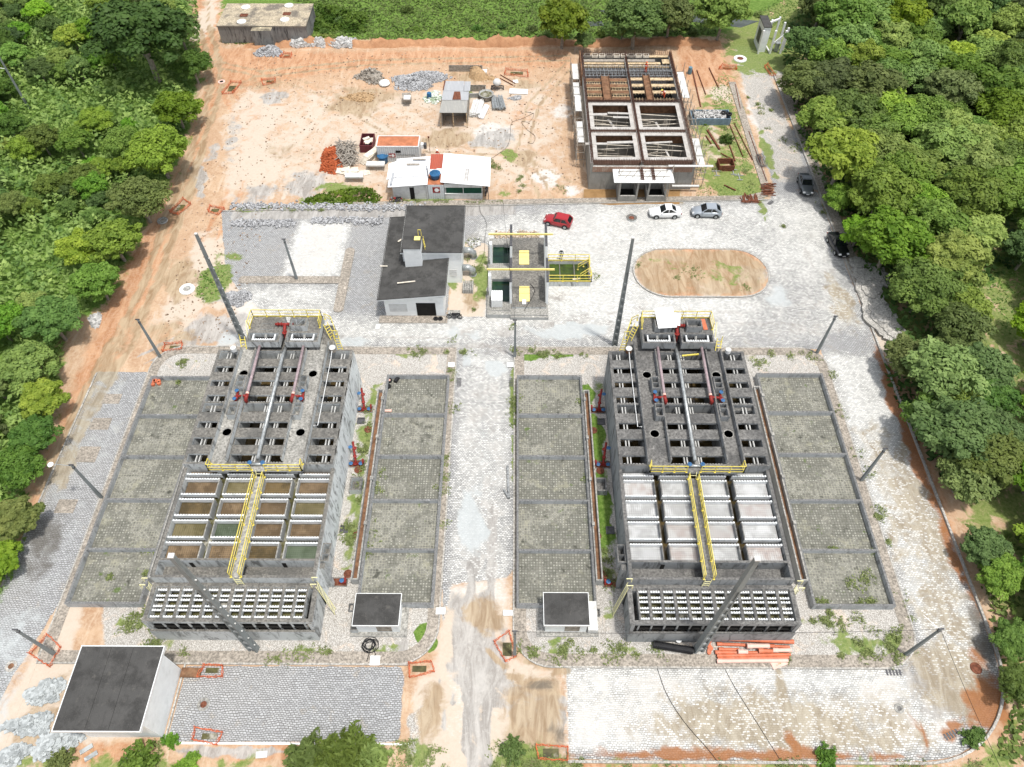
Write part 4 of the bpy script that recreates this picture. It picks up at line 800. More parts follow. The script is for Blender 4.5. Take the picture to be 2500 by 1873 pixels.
bedrow(26.75,34.05,23.75,50.0,[29.1,34.3,39.6,44.8],'five drying beds in a row, rightmost, beside the wet white cobbled road')
def channel(x0,x1,y0,y1,label,lip=False):
    T=empty('feed_channel',((x0+x1)/2,(y0+y1)/2,.1),label,'channel','feed channels beside the drying beds')
    MB().box(x0,x0+.13,y0,y1,.0,1.25).box(x1-.13,x1,y0,y1,.0,1.25).box(x0+.13,x1-.13,y0,y0+.13,0,1.25).box(x0+.13,x1-.13,y1-.13,y1,0,1.25).build('channel_wall',M['conc_lt'],T)
    MB().box(x0+.13,x1-.13,y0+.13,y1-.13,.1,.75).build('channel_bed',M['woodbrown'],T)
    for k in range(4):
        y=y1-1.5-k*(y1-y0-2)/4; MB().box(x0-.05 if lip else x1-.15,x0+.2 if lip else x1+.15,y,y+.35,1.253,1.5).build('gate',M['conc_lt'],T)
channel(-14.75,-14.05,25.9,47.4,'narrow concrete channel left of the central-left drying beds')
channel(7.5,8.15,25.9,47.4,'narrow concrete channel with a white block, right of the central-right drying beds',True)
channel(26.0,26.7,26,48.0,'narrow concrete channel between the east tank and the rightmost drying beds')
channel(-33.15,-32.4,26,46.8,'narrow concrete channel between the west tank and the leftmost drying beds')
# ================================================================= BUILDINGS
def bld(name,loc,label,cat='building',group=None): return empty(name,loc,label,cat,group)
# --- pump house
T=bld('pump_house',(-11,66,0),'white pump house with stepped dark flat roofs and a small tower on top')
m=MB(); m.box(-15.2,-8.3,59.15,59.35,0,3.25).box(-15.2,-15.0,59.35,73,0,3.1).box(-8.5,-8.3,59.35,65.6,0,3.9).box(-13.3,-6.45,64.75,65.0,0,4.9).box(-6.65,-6.45,65,72.6,0,4.8).box(-13.3,-6.65,72.4,72.6,0,4.8).box(-13.3,-13.1,65,72.4,0,4.9)
m.box(-15.0,-8.5,59.35,59.36,3.24,3.25)
m.build('wall',M['plaster'],T)
def slabroof(poly,z,th,fascia,T,over=.06,name='roof'):
    r=MB().prism(poly,[a-.001 for a in z],[a+.05 for a in z]); ro=r.build(name,M['roof'],T)
    cx=sum(p[0] for p in poly)/len(poly); cy=sum(p[1] for p in poly)/len(poly)
    P2=[(p[0]+(over if p[0]>cx else -over),p[1]+(over if p[1]>cy else -over)) for p in poly]
    f=MB().prism(P2,[a-th for a in z],[a-.002 for a in z]); f.build('fascia',M['plaster'],ro); 
    e=MB()
    for i in range(len(P2)):
        j=(i+1)%len(P2); e.beam((P2[i][0],P2[i][1],z[i]+.03),(P2[j][0],P2[j][1],z[j]+.03),.07,.1)
    e.build('edge_trim',fascia,ro); return ro
slabroof([(-15.75,58.7),(-7.95,58.75),(-7.9,65.9),(-10.4,65.3),(-13.5,65.5),(-13.5,72.9),(-15.75,72.9)],[3.3,4.1,4.1,3.8,3.5,3.5,3.3],.22,M['roof'],T)
slabroof([(-13.45,64.6),(-6.2,64.6),(-6.2,72.9),(-13.45,72.9)],[5.2,5.2,5.2,5.2],.28,M['roof'],T)
tw=MB().box(-12.95,-10.95,63.75,65.85,3.4,6.5).build('tower',M['plaster'],T); MB().box(-13.0,-10.9,63.7,65.9,6.502,6.56).build('tower_roof',M['roof'],tw)
MB().box(-11.75,-11.05,65.1,65.75,6.57,6.66).build('hatch',M['yplate'],tw)
w=MB(); w.box(-11.5,-9.25,59.12,59.16,.02,2.3); w.build('doorway',M['dark'],T)
v=MB()
for k in range(6): v.box(-14.7,-12.6,59.10,59.145,.9+k*.22,1.0+k*.22)
v.build('vent_block',M['plasterold'],T)
v=MB()
for k in range(4): v.box(-7.9,-7.0,64.70,64.745,1.2+k*.3,1.35+k*.3)
v.build('vent_block',M['plasterold'],T)
MB().box(-16.0,-7.9,58.0,59.13,-.05,.14).build('plinth',M['walk'],T); MB().box(-7.95,-6.45,59.15,59.9,-.05,.3).build('step',M['conc_lt'],T)
MB().box(-11.3,-9.4,59.36,60.4,.02,.03).box(-10.9,-10.4,59.5,60.1,.03,1.2).build('pump',M['dsteel'],T)
r=MB(); ladder(r,(-10.75,65.5,6.7),(-10.4,65.0,3.9),.45,(0,1),.05); r.beam((-10.95,65.9,6.5),(-10.95,65.9,7.5),.06).beam((-11.3,65.9,6.5),(-11.3,65.9,7.5),.06).beam((-10.95,65.9,7.5),(-11.3,65.9,7.5),.06)
thing('access_ladder',r,M['yellow'],'yellow ladder up the small tower on the pump house roof','ladder')
thing('board',MB().ob((-12.6,61.0,3.85),(2.1,.16,.06),R(9)),M['woodpale'],'pale narrow board lying alone on the lower pump house roof','board')
thing('board',MB().ob((-13.95,68.5,3.65),(1.0,.2,.05),R(48)),M['woodpale'],'short board lying on the roof beside the wall of the higher roof','board')
thing('board',MB().ob((-15.6,64.0,3.52),(.9,.14,.05),R(0)),M['woodpale'],'short pale board overhanging the left edge of the pump house roof','board')
for y,l in ((69.3,'far'),(66.2,'near')):
    thing('round_duct',MB().tube([(-6.4,y,1.2),(-5.7,y,1.2),(-5.2,y,.8),(-5.2,y,.1)],.42,14).lathe((-5.2,y,.02),[(.5,0),(.5,.1)],14),M['steel'],'big round metal duct elbow out of the pump house east wall, %s one'%l,'duct','metal duct elbows',True)
o=MB()
for k in range(6): o.box(-6.3+k*.22,-6.14+k*.22,62.9,64.5,.02,.6+.05*(k%2))
thing('slab_stack',o,M['conc_lt'],'concrete slabs stacked on edge beside the pump house, below the ducts','slabs')
for x in (-9.3,-8.75): thing('tyre',MB().lathe((x,58.6,.142),[(.12,0),(.28,0),(.3,.1),(.26,.18),(.12,.18),(.12,0)],16),M['rubber'],'black tyre on the plinth by the pump house door, %s of the pair'%('left' if x<-9 else 'right'),'tyre','pair of black tyres')
thing('wall_box',MB().box(-16.3,-15.8,57.1,57.8,.0,.12),M['white'],'small white square cover on the ground at the left front of the pump house','cover')
# --- inlet channel structure
T=bld('inlet_structure',(.4,65.4,0),'concrete inlet works with two dark pools, tall fins and yellow cover plates')
m=MB(); m.box(-3.25,.0-.0,71.0,72.2,0,.6).box(-3.25,-2.75,58.9,71.0,0,.6).box(-2.75,-.5,64.9,67.6,0,.601).box(-2.75,-.5,58.9,61.0,0,.601).box(-.5,4.0,58.9,72.2,0,.602)
m.box(-2.75,-.5,67.4,67.6,0,.62).box(-2.75,-.5,64.8,65.0,0,.62); m.build('slab',M['conc_lt'],T)
MB().box(-2.75,-.5,67.6,71.0,.1,.2).build('pool_water',M['wgreen'],T); MB().box(-2.75,-.5,61.0,64.9,.1,.2).build('pool_water',M['wgreen'],T)
m=MB().box(-.3,3.8,59.9,72.1,.603,.85); m.build('deck',M['conc'],T)
MB().box(-.45,4.05,58.6,59.9,.0,.45).build('step',M['conc_lt'],T)
for (ya,yb) in ((66.7,70.5),(60.6,64.6)):
    for x in (-.42,3.86):
        f=MB().box(x-.14,x+.14,ya,yb,.604,4.3); fo=f.build('fin',M['plaster'],T); MB().box(x-.15,x+.15,ya-.01,yb+.01,4.302,4.4).build('fin_cap',M['dsteel'],fo)
for y in (67.7,62.3):
    b=MB().box(-3.05,-2.75,y-.3,y+.3,.0,3.9); b.build('pillar',M['plaster'],T)
for y in (68.6,62.5):
    b=MB().box(-3.2,4.7,y-.08,y+.08,4.41,4.44).box(-3.2,4.7,y-.02,y+.02,4.44,4.56).box(-3.2,4.7,y-.08,y+.08,4.56,4.6); thing('hoist_beam',b,M['yplate'],'yellow steel hoist beam across the inlet works, %s one'%('far' if y>65 else 'near'),'beam','yellow hoist beams')
for y,l in ((68.4,'far'),(62.1,'near')):
    b=MB().box(.6,1.83,y-1.3,y-.02,.853,.93).box(.6,1.83,y+.02,y+1.2,.853,.935); thing('cover_plate',b,M['yplate'],'pale yellow cover plate on the inlet works deck, %s of the two'%l,'cover','yellow cover plates')
thing('cover_box',MB().box(.95,1.4,60.3,61.0,.853,1.0),M['white'],'small white box on the near end of the inlet works deck','box')
o=MB()
for k in range(4): o.box(-1.3+k*.22,-1.14+k*.22,70.4,71.8,.65,.75)
thing('slab_stack',o,M['conc_lt'],'concrete planks lying at the far end of the inlet works','slabs')
o=MB()
for k in range(9): o.box(-2.7+k*.26,-2.5+k*.26,59.5,60.7,.603,.72)
thing('slab_stack',o,M['conc_lt'],'row of concrete planks at the near end of the dark pools','slabs')
o=MB().box(-2.72,-1.4,60.0,61.6,.75,1.9); 
for k in range(6): o.box(-2.65+k*.22,-2.57+k*.22,59.97,61.63,.76,1.93)
o.lathe((-2.05,60.9,1.9),[(.1,0),(.1,.08)],10); thing('water_cube',o,M['white'],'white ribbed cube tank sitting on planks over the near dark pool','container')
# green channel
T=bld('green_channel',(6.8,65.8,0),'sunken channel of bright green water beside the inlet works','channel')
MB().frame(4.15,9.35,64.2,67.9,.2,0,.75).build('wall',M['conc'],T); MB().box(4.35,9.15,64.4,67.7,.1,.4).build('algae_water',M['walgae'],T)
MB().box(5.6,5.7,64.4,67.7,.41,.5).box(7.4,7.5,64.4,67.7,.41,.5).build('baffle',M['conc'],T)
r=MB(); railing(r,[(4.2,67.9),(9.3,67.9),(9.3,66.4)],.78,1.05,1.75,.035,.2); railing(r,[(4.2,64.25),(9.4,64.25),(9.4,65.2)],.78,1.05,1.75,.035,.2); railing(r,[(7.9,66.6),(9.3,67.2)],[.5,1.0],.9,.8,.03); railing(r,[(8.1,65.0),(9.35,65.6)],[.5,1.0],.9,.8,.03)
thing('guard_rail',r,M['yellow'],'yellow guard rail round the green water channel','railing')
thing('plank',MB().ob((7.6,64.7,.8),(.9,.2,.05),R(8)),M['woodpale'],'white board lying across the edge of the green channel','plank')
# --- south west house
T=bld('control_house',(-31.6,15.7,0),'plain white block house with a big dark flat roof, nearest at the bottom left')
MB().box(-34.3,-28.4,12.95,18.3,0,4.0).build('wall',M['plaster'],T)
ro=MB().box(-35.15,-28.5,12.5,18.9,4.22,4.3).build('roof',M['roof'],T); MB().box(-35.2,-28.4,12.45,18.95,4.0,4.218).build('fascia',M['white'],ro); e=MB().frame(-35.2,-28.4,12.45,18.95,.07,4.22,4.33); e.build('edge_trim',M['white'],ro)
for x in (-32.7,-30.9): MB().box(x-.01,x+.01,12.6,18.8,4.301,4.306).build('roof_seam',M['dark'],ro)
thing('lean_slab',MB().box(-28.3,-26.6,17.6,18.4,.1,.25),M['woodbrown'],'dark slab on the ground behind the white block house','slab')
# --- kiosks
for (x0,x1,y0,y1,l,s) in ((-13.75,-9.8,21.35,24.1,'dark flat roof, left of the central road',1),(2.65,6.55,21.45,24.25,'dark flat roof, right of the central road',-1)):
    T=bld('meter_kiosk',((x0+x1)/2,(y0+y1)/2,.1),'small white kiosk, '+l,'kiosk','two small kiosks')
    MB().box(x0+.15,x1-.15,y0+.15,y1-.15,.1,2.3).build('wall',M['plaster'],T); MB().box(x0-.55,x1+.45 if s>0 else x1+.95,y0-.25,y1,-.0,.28).build('plinth',M['conc_lt'],T)
    ro=MB().box(x0,x1,y0-.05,y1,2.45,2.52).build('roof',M['roof'],T); MB().box(x0-.04,x1+.04,y0-.09,y1+.04,2.3,2.448).build('fascia',M['white'],ro); MB().frame(x0-.04,x1+.04,y0-.09,y1+.04,.05,2.45,2.55).build('edge_trim',M['white'],ro)
    MB().box((x0+x1)/2-.1,(x0+x1)/2+1.2,y0+.12,y0+.148,.5,2.0).build('window',M['woodgrey'],T)
    if s<0: MB().box(x1,x1+.85,y0,y1-.2,.28,1.1).build('side_block',M['plasterold'],T)
    else: MB().box(x0-.45,x0+.15,y0+.05,y1-.3,.28,1.0).build('side_block',M['conc'],T)
MB_=MB().frame(7.2,7.75,23.0,23.6,.08,.1,.45); thing('sump',MB_,M['conc2'],'tiny square concrete sump right of the right kiosk','sump')
thing('sump',MB().frame(-14.75,-14.3,23.3,24.0,.08,.1,.45),M['conc2'],'tiny square concrete sump left of the left kiosk','sump')
# --- old reservoir block in the far left
f4=Z((420,0),2.836)
a=f4(318,190,3); b=f4(940,170,3); c=f4(968,15,3); d=f4(365,42,3)
x0=(a[0]+d[0])/2; x1=(b[0]+c[0])/2; y0=(a[1]+b[1])/2; y1=(c[1]+d[1])/2
T=bld('old_reservoir',((x0+x1)/2,(y0+y1)/2,0),'long low mould-streaked concrete reservoir block with round vents, half in the bushes')
OC=concrete('mouldy_concrete',(.26,.26,.25),(.035,.035,.035),(.42,.36,.25),.75,streak=1.1); M['mould']=OC
MB().box(x0,x1,y0,y1,0,2.85).build('wall',OC,T); ro=MB().box(x0-.1,x1+.1,y0-.1,y1+.1,2.85,3.05).build('roof',concrete('tan_roof_concrete',(.3,.28,.24),(.12,.11,.10),(.47,.40,.29),.8),T)
q=f4(550,190,3); q2=f4(690,185,3); MB().box(q[0],q2[0],y0-1.3,y0-.01,0,2.84).build('annex',OC,T)
for u,v in ((512,52),(810,40),(482,152),(782,138)): 
    p=f4(u,v,3.05); MB().lathe((p[0],p[1],3.051),[(.75,0),(.75,.12),(.3,.16),(.3,.3),(.25,.3),(.25,.17)],18).build('round_vent',M['white'],T)
for u,v in ((498,107),(795,97)):
    p=f4(u,v,3.05); MB().frame(p[0]-.65,p[0]+.65,p[1]-.5,p[1]+.5,.1,3.051,3.12).box(p[0]-.55,p[0]+.55,p[1]-.4,p[1]+.4,3.052,3.06).build('hatch',M['rust'],T)
thing('pipe_length',MB().tube([f4(485,262)+(.9,),f4(570,256)+(.9,)],.3,10),M['orangepipe'],'rusty orange pipe along the wall of the old reservoir','pipe')
# --- site office
T=bld('site_hut',(-14.2,81,0),'white site hut with patched white sheet roof and narrow dark door, motorcycle in front')
MB().box(-16.5,-11.9,80.7,84.6,0,2.3).build('wall',M['plasterold'],T); MB().box(-14.2,-13.6,80.67,80.71,.02,2.0).build('door',M['dark'],T)
ro=MB()
for k,(xa,xb,ya,yb,za,zb) in enumerate(((-17.0,-11.7,80.1,82.0,2.45,2.55),(-17.1,-11.6,81.9,83.2,2.6,2.66),(-17.2,-11.6,83.1,84.1,2.7,2.75),(-16.6,-11.6,84.0,85.0,2.65,2.6),(-17.4,-16.3,84.4,85.2,2.4,2.5),(-17.3,-16.0,81.6,83.5,2.55,2.58),(-16.3,-11.65,84.9,85.9,2.7,2.72))):
    ro.prism([(xa,ya),(xb,ya+.35),(xb,yb+.35),(xa,yb)],[za,za+.2,za+.25,za+.05],[za+.03,za+.23,za+.28,za+.08])
ro.build('sheet_roof',M['whroof'],T); MB().prism([(-16.7,80.3),(-16.4,80.3),(-16.3,82.8),(-16.6,82.8)],2.8,2.85).build('ridge_patch',M['zinc'],T); MB().box(-14.8,-13.0,84.2,84.6,2.98,3.0).box(-14,-12.2,85.2,85.5,3.12,3.14).build('roof_gap',M['woodgrey'],T)
MB().box(-11.9,-11.8,80.6,83.0,0,2.3).build('side_wall',M['plasterold'],T)
T=bld('site_container',(-10.7,83,0),'white ribbed container between the two white huts, red square sign on its front','container')
MB().box(-11.75,-9.55,80.75,87.6,0,2.35).build('body',M['contw'],T); MB().box(-11.72,-9.58,84.0,87.5,2.352,2.42).build('roof',M['redsheet'],T); MB().box(-11.72,-9.58,80.8,84.0,2.352,2.4).build('roof_front',M['rustroof'],T)
MB().box(-11.7,-9.6,83.2,84.0,2.42,2.5).box(-10.7,-9.7,83.0,84.1,2.5,2.55).build('loose_sheet',M['white'],T)
sg=MB().box(-11.1,-10.1,80.72,80.752,1.1,2.0).build('sign',M['red'],T); l=MB(); l.lathe((-10.55,80.715,1.55),[(.22,-.005),(.3,-.005),(.3,.003),(.22,.003)],20,'y'); l.box(-10.5,-10.15,80.705,80.717,1.5,1.6); l.build('emblem',M['white'],sg)
T=empty('water_tank',(-10.75,82.2,2.4),'blue round water tank on the red roof between the white huts','water tank')
MB().lathe((-10.75,82.2,2.4),[(.58,0),(.68,.7),(.66,.75)],20).build('body',M['bluetank'],T,True); l=MB().lathe((-10.75,82.2,3.15),[(.74,0),(.74,.08),(.3,.2),(.0,.24)],20); 
for k in range(10): t=k*math.pi/5; l.beam((-10.75+.2*math.cos(t),82.2+.2*math.sin(t),3.39),(-10.75+.7*math.cos(t),82.2+.7*math.sin(t),3.26),.05,.03)
l.build('lid',M['bluetank'],T)
thing('gutter_pipe',MB().beam((-11.6,81.6,2.9),(-11.95,83.6,3.3),.12),M['dsteel'],'dark bar leaning between hut roof and blue water tank','bar')
T=bld('site_canteen',(-6.7,83,0),'open-sided white canteen hut with the largest white sheet roof and dark green netting')
MB().box(-9.5,-4.4,80.75,80.95,0,.95).box(-9.5,-4.4,80.75,80.95,1.95,2.5).box(-9.5,-9.3,80.95,86,0,2.5).box(-9.3,-4.4,85.8,86,0,2.5).box(-4.6,-4.4,80.95,81.6,0,2.5).build('wall',M['plasterold'],T)
MB().box(-9.3,-4.5,80.86,80.9,.95,1.95).build('green_netting',M['green'],T); MB().box(-7.0,-6.94,80.74,80.8,.95,1.95).box(-9.5,-4.4,80.70,80.745,.9,.97).build('window_frame',M['white'],T)
MB().prism([(-9.95,80.75),(-3.3,80.0),(-3.3,86.0),(-9.85,86.9)],[2.78,2.72,2.95,3.0],[2.83,2.77,3.0,3.05]).build('sheet_roof',M['whroof'],T)
MB().tube([(-3.6,80.6,0),(-3.6,80.6,2.7)],.05,6).build('post',M['dsteel'],T)
r=MB(); ladder(r,(-6.55,80.9,2.86),(-6.4,83.6,2.97),.4,(1,0),.06,.25); thing('wooden_ladder',r,M['woodgrey'],'wooden ladder lying flat on the largest white sheet roof','ladder')
T=bld('storage_container',(-16.6,90,0),'long white ribbed shipping container with rusty orange roof and a painted company mark','container')
cm=MB().box(-19.55,-13.6,87.6,90.1,0,2.55)
for k in range(20): cm.box(-19.4+k*.3,-19.27+k*.3,87.55,87.598,.15,2.4)
cm.build('body',M['contw'],T); MB().box(-19.45,-13.7,87.7,90.0,2.552,2.6).build('roof',M['rustroof'],T); MB().frame(-19.6,-13.55,87.55,90.15,.1,2.5,2.63).build('roof_frame',M['white'],T); MB().box(-16.9,-16.2,87.5,87.55,1.6,1.95).build('window',M['dark'],T)
sg=MB().box(-17.95,-17.0,87.50,87.548,.85,1.45).build('sign',M['red'],T); MB().lathe((-17.35,87.49,1.15),[(.15,0),(.22,0),(.22,.01),(.15,.01)],16,'y').box(-17.9,-17.65,87.49,87.50,1.05,1.25).build('emblem',M['white'],sg)
def text(body,size,mat,loc,rot,parent=None,name='lettering',ext=.004):
    c=bpy.data.curves.new(name,'FONT'); c.body=body; c.size=size; c.extrude=ext; o=bpy.data.objects.new(name,c); COL.objects.link(o)
    dg=bpy.context.evaluated_depsgraph_get(); me=bpy.data.meshes.new_from_object(o.evaluated_get(dg)); bpy.data.objects.remove(o); o=bpy.data.objects.new(name,me); COL.objects.link(o); me.materials.append(mat)
    if parent is not None:
        o.parent=parent; pl=parent['_o']; o.location=(loc[0]-pl[0],loc[1]-pl[1],loc[2]-pl[2])
    else: o.location=loc
    o.rotation_euler=rot; return o
text('CONSTRUTORA',.36,M['dsteel'],(-16.85,87.49,1.1),(R(90),0,0),T); T.location.y+=1.4
for k in range(2): thing('air_conditioner',MB().box(-13.4+k*.42,-13.05+k*.42,90.1,90.7,1.4,2.1),M['dsteel' if k else 'white'],'%s box unit on the end wall of the rusty-roofed container'%('dark' if k else 'white'),'unit')
# shed
T=bld('tool_shed',(-9.1,101,0),'open-fronted site shed with patched grey corrugated roof','shed')
rf=MB()
for (xa,xb,ya,yb,z0,z1,mt) in ():pass
MB().prism([(-11.2,97.3),(-7.15,97.3),(-7.1,100.3),(-10.95,100.5)],[2.55,2.55,2.75,2.75],[2.6,2.6,2.8,2.8]).build('roof_sheet',M['fibre'],T)
MB().prism([(-11.0,100.2),(-7.0,100.2),(-7.0,102.5),(-10.9,102.6)],[2.82,2.82,2.95,2.95],[2.86,2.86,3.0,3.0]).build('roof_sheet',M['zinc'],T)
MB().prism([(-9.4,100.25),(-8.1,100.25),(-8.3,102.2),(-9.2,102.2)],[2.88,2.88,3.0,3.0],[2.9,2.9,3.03,3.03]).build('rust_sheet',M['rust'],T)
MB().prism([(-10.9,102.4),(-7.8,102.4),(-7.8,104.9),(-10.75,104.9)],[2.98,2.98,3.1,3.1],[3.03,3.03,3.14,3.14]).build('roof_sheet',M['zinc'],T)
MB().prism([(-7.75,102.3),(-6.8,102.3),(-6.8,104.8),(-7.75,104.8)],[3.04,3.04,3.1,3.1],[3.08,3.08,3.15,3.15]).build('roof_sheet',M['zinc'],T)
MB().prism([(-10.95,102.4),(-10.8,102.4),(-10.65,104.9),(-10.85,104.9)],3.14,3.2).build('rust_strip',M['rust'],T)
w=MB().box(-11.0,-10.9,98,104.6,0,2.5).box(-7.2,-7.1,98.5,104.6,0,2.5).box(-11,-7.1,104.5,104.6,0,2.7).box(-11,-7.2,100.5,100.6,0,2.3); w.build('board_wall',M['woodgrey'],T)
for x in (-11.1,-9.2,-7.2): MB().beam((x,97.5,0),(x,97.5,2.55),.1).build('post',M['wood'],T)
for x0,x1,y,l in ((-10.8,-5.3,113.0,'farthest'),(-9.5,-4.6,107.2,'right behind the tool shed')): thing('board_fence',MB().box(x0,x1,y,y+.08,0,1.1).box(x1-.1,x1,y-1.2,y,0,.9),M['woodgrey'],'low grey board hoarding beside the sand heap, %s'%l,'hoarding')
# rural substation frame, far right
f7=Z((1800,30),5.95); T=bld('substation_kiosk',f7(300,420)+(0,),'narrow white electrical kiosk with a frame of white posts at the edge of the trees','kiosk')
a=f7(300,590); b=f7(390,600)
bx=[f7(290,560)[0],f7(390,560)[0]]; by0=f7(300,580)[1]
MB().box(bx[0],bx[1],by0,by0+3.6,0,4.2).build('wall',M['plaster'],T); MB().box(bx[0]-.1,bx[1]+.1,by0-.1,by0+3.7,4.2,4.35).build('roof',M['roof'],T); MB().box(bx[0]-.04,bx[0]-.001,by0+.8,by0+2.6,1.0,3.2).build('louvre',M['dsteel'],T); MB().box(bx[1],bx[1]+.15,by0+.5,by0+1.3,.6,2.4).build('red_panel',M['red'],T)
pm=MB(); px=[f7(470,600),f7(620,600),f7(650,560),f7(600,480),f7(530,400)]
for q in px+[f7(300,600),f7(420,440)]: pm.beam(q+(0,),q+(3.9,),.3)
pm.beam(px[0]+(1.6,),px[1]+(3.4,),.22).beam(f7(350,470)+(.8,),px[0]+(.1,),.2).beam(px[4]+(3.6,),(bx[1],by0+2,3.9),.25); pm.build('post_frame',M['white'],T)
thing('transformer',MB().lathe(f7(560,560)+(0,),[(.4,.0),(.4,1.3),(.5,1.35),(.5,1.45),(.1,1.5)],14),M['steel'],'dark round transformer standing inside the white post frame','transformer')
# ================================================================= TANK UNDER CONSTRUCTION
FC=concrete('fresh_concrete',(.34,.33,.30),(.15,.145,.13),(.5,.48,.44),.3,streak=.6); M['fresh']=FC
RP=corr('brown_formwork_boards',(.27,.16,.11),'x',.28,(.42,.36,.3),.6)
T=bld('tank_under_construction',(17.2,95,0),'big unfinished concrete tank with formwork, rebar and four open cells')
x0,x1,y0,y1,h=10.2,24.3,83.0,110.5,4.2
m=MB().box(x0,x0+.35,y0,y1,0,h).box(x1-.35,x1,y0,y1,0,h).box(x0+.35,x1-.35,y0,y0+.35,0,h-.5).box(x0+.35,x1-.35,y1-.3,y1,0,h).box(17.0,17.35,y0+.35,y1-.3,0,h-.05).box(x0+.35,17,90.0,90.35,0,h-.06).box(17.35,x1-.35,90.0,90.35,0,h-.06).box(x0+.35,17,97.4,97.75,0,h-.06).box(17.35,x1-.35,97.4,97.75,0,h-.06); m.build('shell_wall',FC,T)
MB().box(x0+.35,17,y0+.35,y1-.3,.02,.1).box(17.35,x1-.35,y0+.35,y1-.3,.02,.1).build('tank_floor',M['woodgrey'],T)
MB().box(x0+.3,x1-.3,y0-.05,y0-.002,2.9,h-.5).build('formwork_band',RP,T)
g=MB()
for (a,b,c,d) in ((x0+.35,17,y0+.4,90),(17.35,x1-.35,y0+.4,90),(x0+.35,17,90.35,97.4),(17.35,x1-.35,90.35,97.4)):
    g.frame(a+.1,b-.1,c+.4,d-.1,.58,h-.02,h+.06)
    k=MB(); k.frame(a+.001,b-.001,c+.38,d-.001,.1,h-1.3,h-.025); k.build('cell_formwork',RP,T); k=MB(); k.frame(a+.102,b-.102,c+.482,d-.102,.02,h-1.6,h-.5); k.build('shutter_board',M['woodbrown'],T)
    w=MB(); random.seed(int(a*7+c)); 
    for i in range(4): w.beam((a+.3,c+1.2+i*1.3,3.4+random.random()*.3),(b-.3,c+1.2+i*1.3+random.uniform(-.8,.8),3.4),.09)
    for i in range(10): xx=random.uniform(a+.6,b-.6); yy=random.uniform(c+.6,d-.5); w.beam((xx,yy,.1),(xx+random.uniform(-.3,.3),yy,3.2),.07)
    for i in range(6): yy=random.uniform(c+.6,d-.6); w.beam((a+.4,yy,1.5+random.random()),(a+2.6+random.random()*2,yy,1.5+random.random()),.07)
    w.build('shoring_timber',M['woodpale'],T)
g.build('pale_form_board',M['formwhite'],T)
tb=[('plank_bridge',(x0+1.0,87.3,h+.1),(3.0,.45,.07),0),('p',(x0+4.3,87.6,h+.12),(3.6,.5,.08),3),('p',(x0+1.6,94.3,h+.1),(2.8,.5,.07),2),('p',(x0+4.6,94.6,h+.1),(3,.4,.07),-3),('p',(x0+4.9,93.6,h+.1),(2.2,.4,.07),-2),('p',(19.6,87.6,h+.1),(4.2,.35,.07),5),('p',(21.3,85.6,h-1),(.25,4,.08),12),('p',(14.2,93.2,h-1.2),(.3,4,.08),20),('p',(20.9,93.2,h-1.5),(.3,3.4,.08),15)]
for i,(a,c,d,r_) in enumerate(tb): thing('plank',MB().ob(c,d,R(r_)),M['formwhite'],'pale plank lying across an open cell of the unfinished tank','plank','planks across the open cells')
# rebar starter bars on walls
rb=MB()
def rebar(xa,ya,xb,yb,z,hh,sp=.22):
    L=math.hypot(xb-xa,yb-ya); n=int(L/sp)
    for i in range(n+1): x=xa+(xb-xa)*i/n; y=ya+(yb-ya)*i/n; rb.beam((x,y,z),(x+random.uniform(-.02,.02),y+random.uniform(-.02,.02),z+hh*random.uniform(.85,1.1)),.045)
    for k in (.3,.6): rb.beam((xa,ya,z+hh*k),(xb,yb,z+hh*k),.025)
rebar(x0+.1,y0,x0+.1,y1,h,.9,.3); rebar(x0+.28,y0,x0+.28,y1,h,.9,.3); rebar(x1-.1,y0,x1-.1,y1,h,.9,.3); rebar(x1-.28,y0,x1-.28,y1,h,.9,.3)
for y in (y0+.1,y0+.28,90.1,97.5,97.65): rebar(x0+.3,y,x1-.3,y,h-.1,.7)
rebar(17.1,y0,17.1,y1,h-.05,.8,.3); rebar(17.25,y0,17.25,y1,h-.05,.8,.3)
rebar(x0+.3,y1-.2,x1-.3,y1-.2,h,.9,.3); rebar(x0+.3,107,x1-.3,107,3.0,1.5,.3); rebar(x0+.3,104.5,x1-.3,104.5,3,1.3,.3); rebar(x0+.3,105.5,x1-.3,105.5,3,1.6,.3)
rb.build('rebar_starters',M['rebar'],T)
# back half: planked formwork and joists
k=MB()
for y in (98.2,99.9,101.6,103.2): k.box(x0+.45,16.9,y,y+.75,h-.15,h)
k.build('brown_deck_board',M['woodbrown'],T)
k=MB()
for y in (99.9,101.7,103.4): k.box(17.45,x1-.45,y,y+.7,h-.05,h+.03)
k.build('pale_deck_board',M['wood'],T)
for y in (99.2,100.9,102.6):
    for xa,xb in ((x0+.5,12.9),(14.4,16.9)):
        k=MB(); k.beam((xa,y+.25,h-.3),(xb,y+.25,h-.3),.1).beam((xa,y+.6,h-.1),(xb,y+.6,h-.1),.1)
        n=6
        for i in range(n): xx=xa+.2+(xb-xa-.4)*i/(n-1); k.beam((xx,y,h-.28),(xx,y+.7,h-.25),.09)
        k.build('joist_row',M['wood'],T)
for y in (99.3,100.9,102.6):
    k=MB().beam((17.5,y+.3,h-.76),(23.8,y+.3,h-.76),.08)
    for i in range(14): xx=17.6+i*.45; k.beam((xx,y,h-.8),(xx,y+.6,h-.7),.06)
    k.build('joist_row',M['wood'],T)
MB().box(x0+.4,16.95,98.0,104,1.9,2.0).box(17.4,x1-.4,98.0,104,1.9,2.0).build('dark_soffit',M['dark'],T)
MB().box(13.0,14.1,97.9,104.2,h+.05,h+.2).box(12.95,13.0,97.9,104.2,h+.0,h+.45).box(14.1,14.15,97.9,104.2,h,h+.45).build('column_form',M['woodbrown'],T)
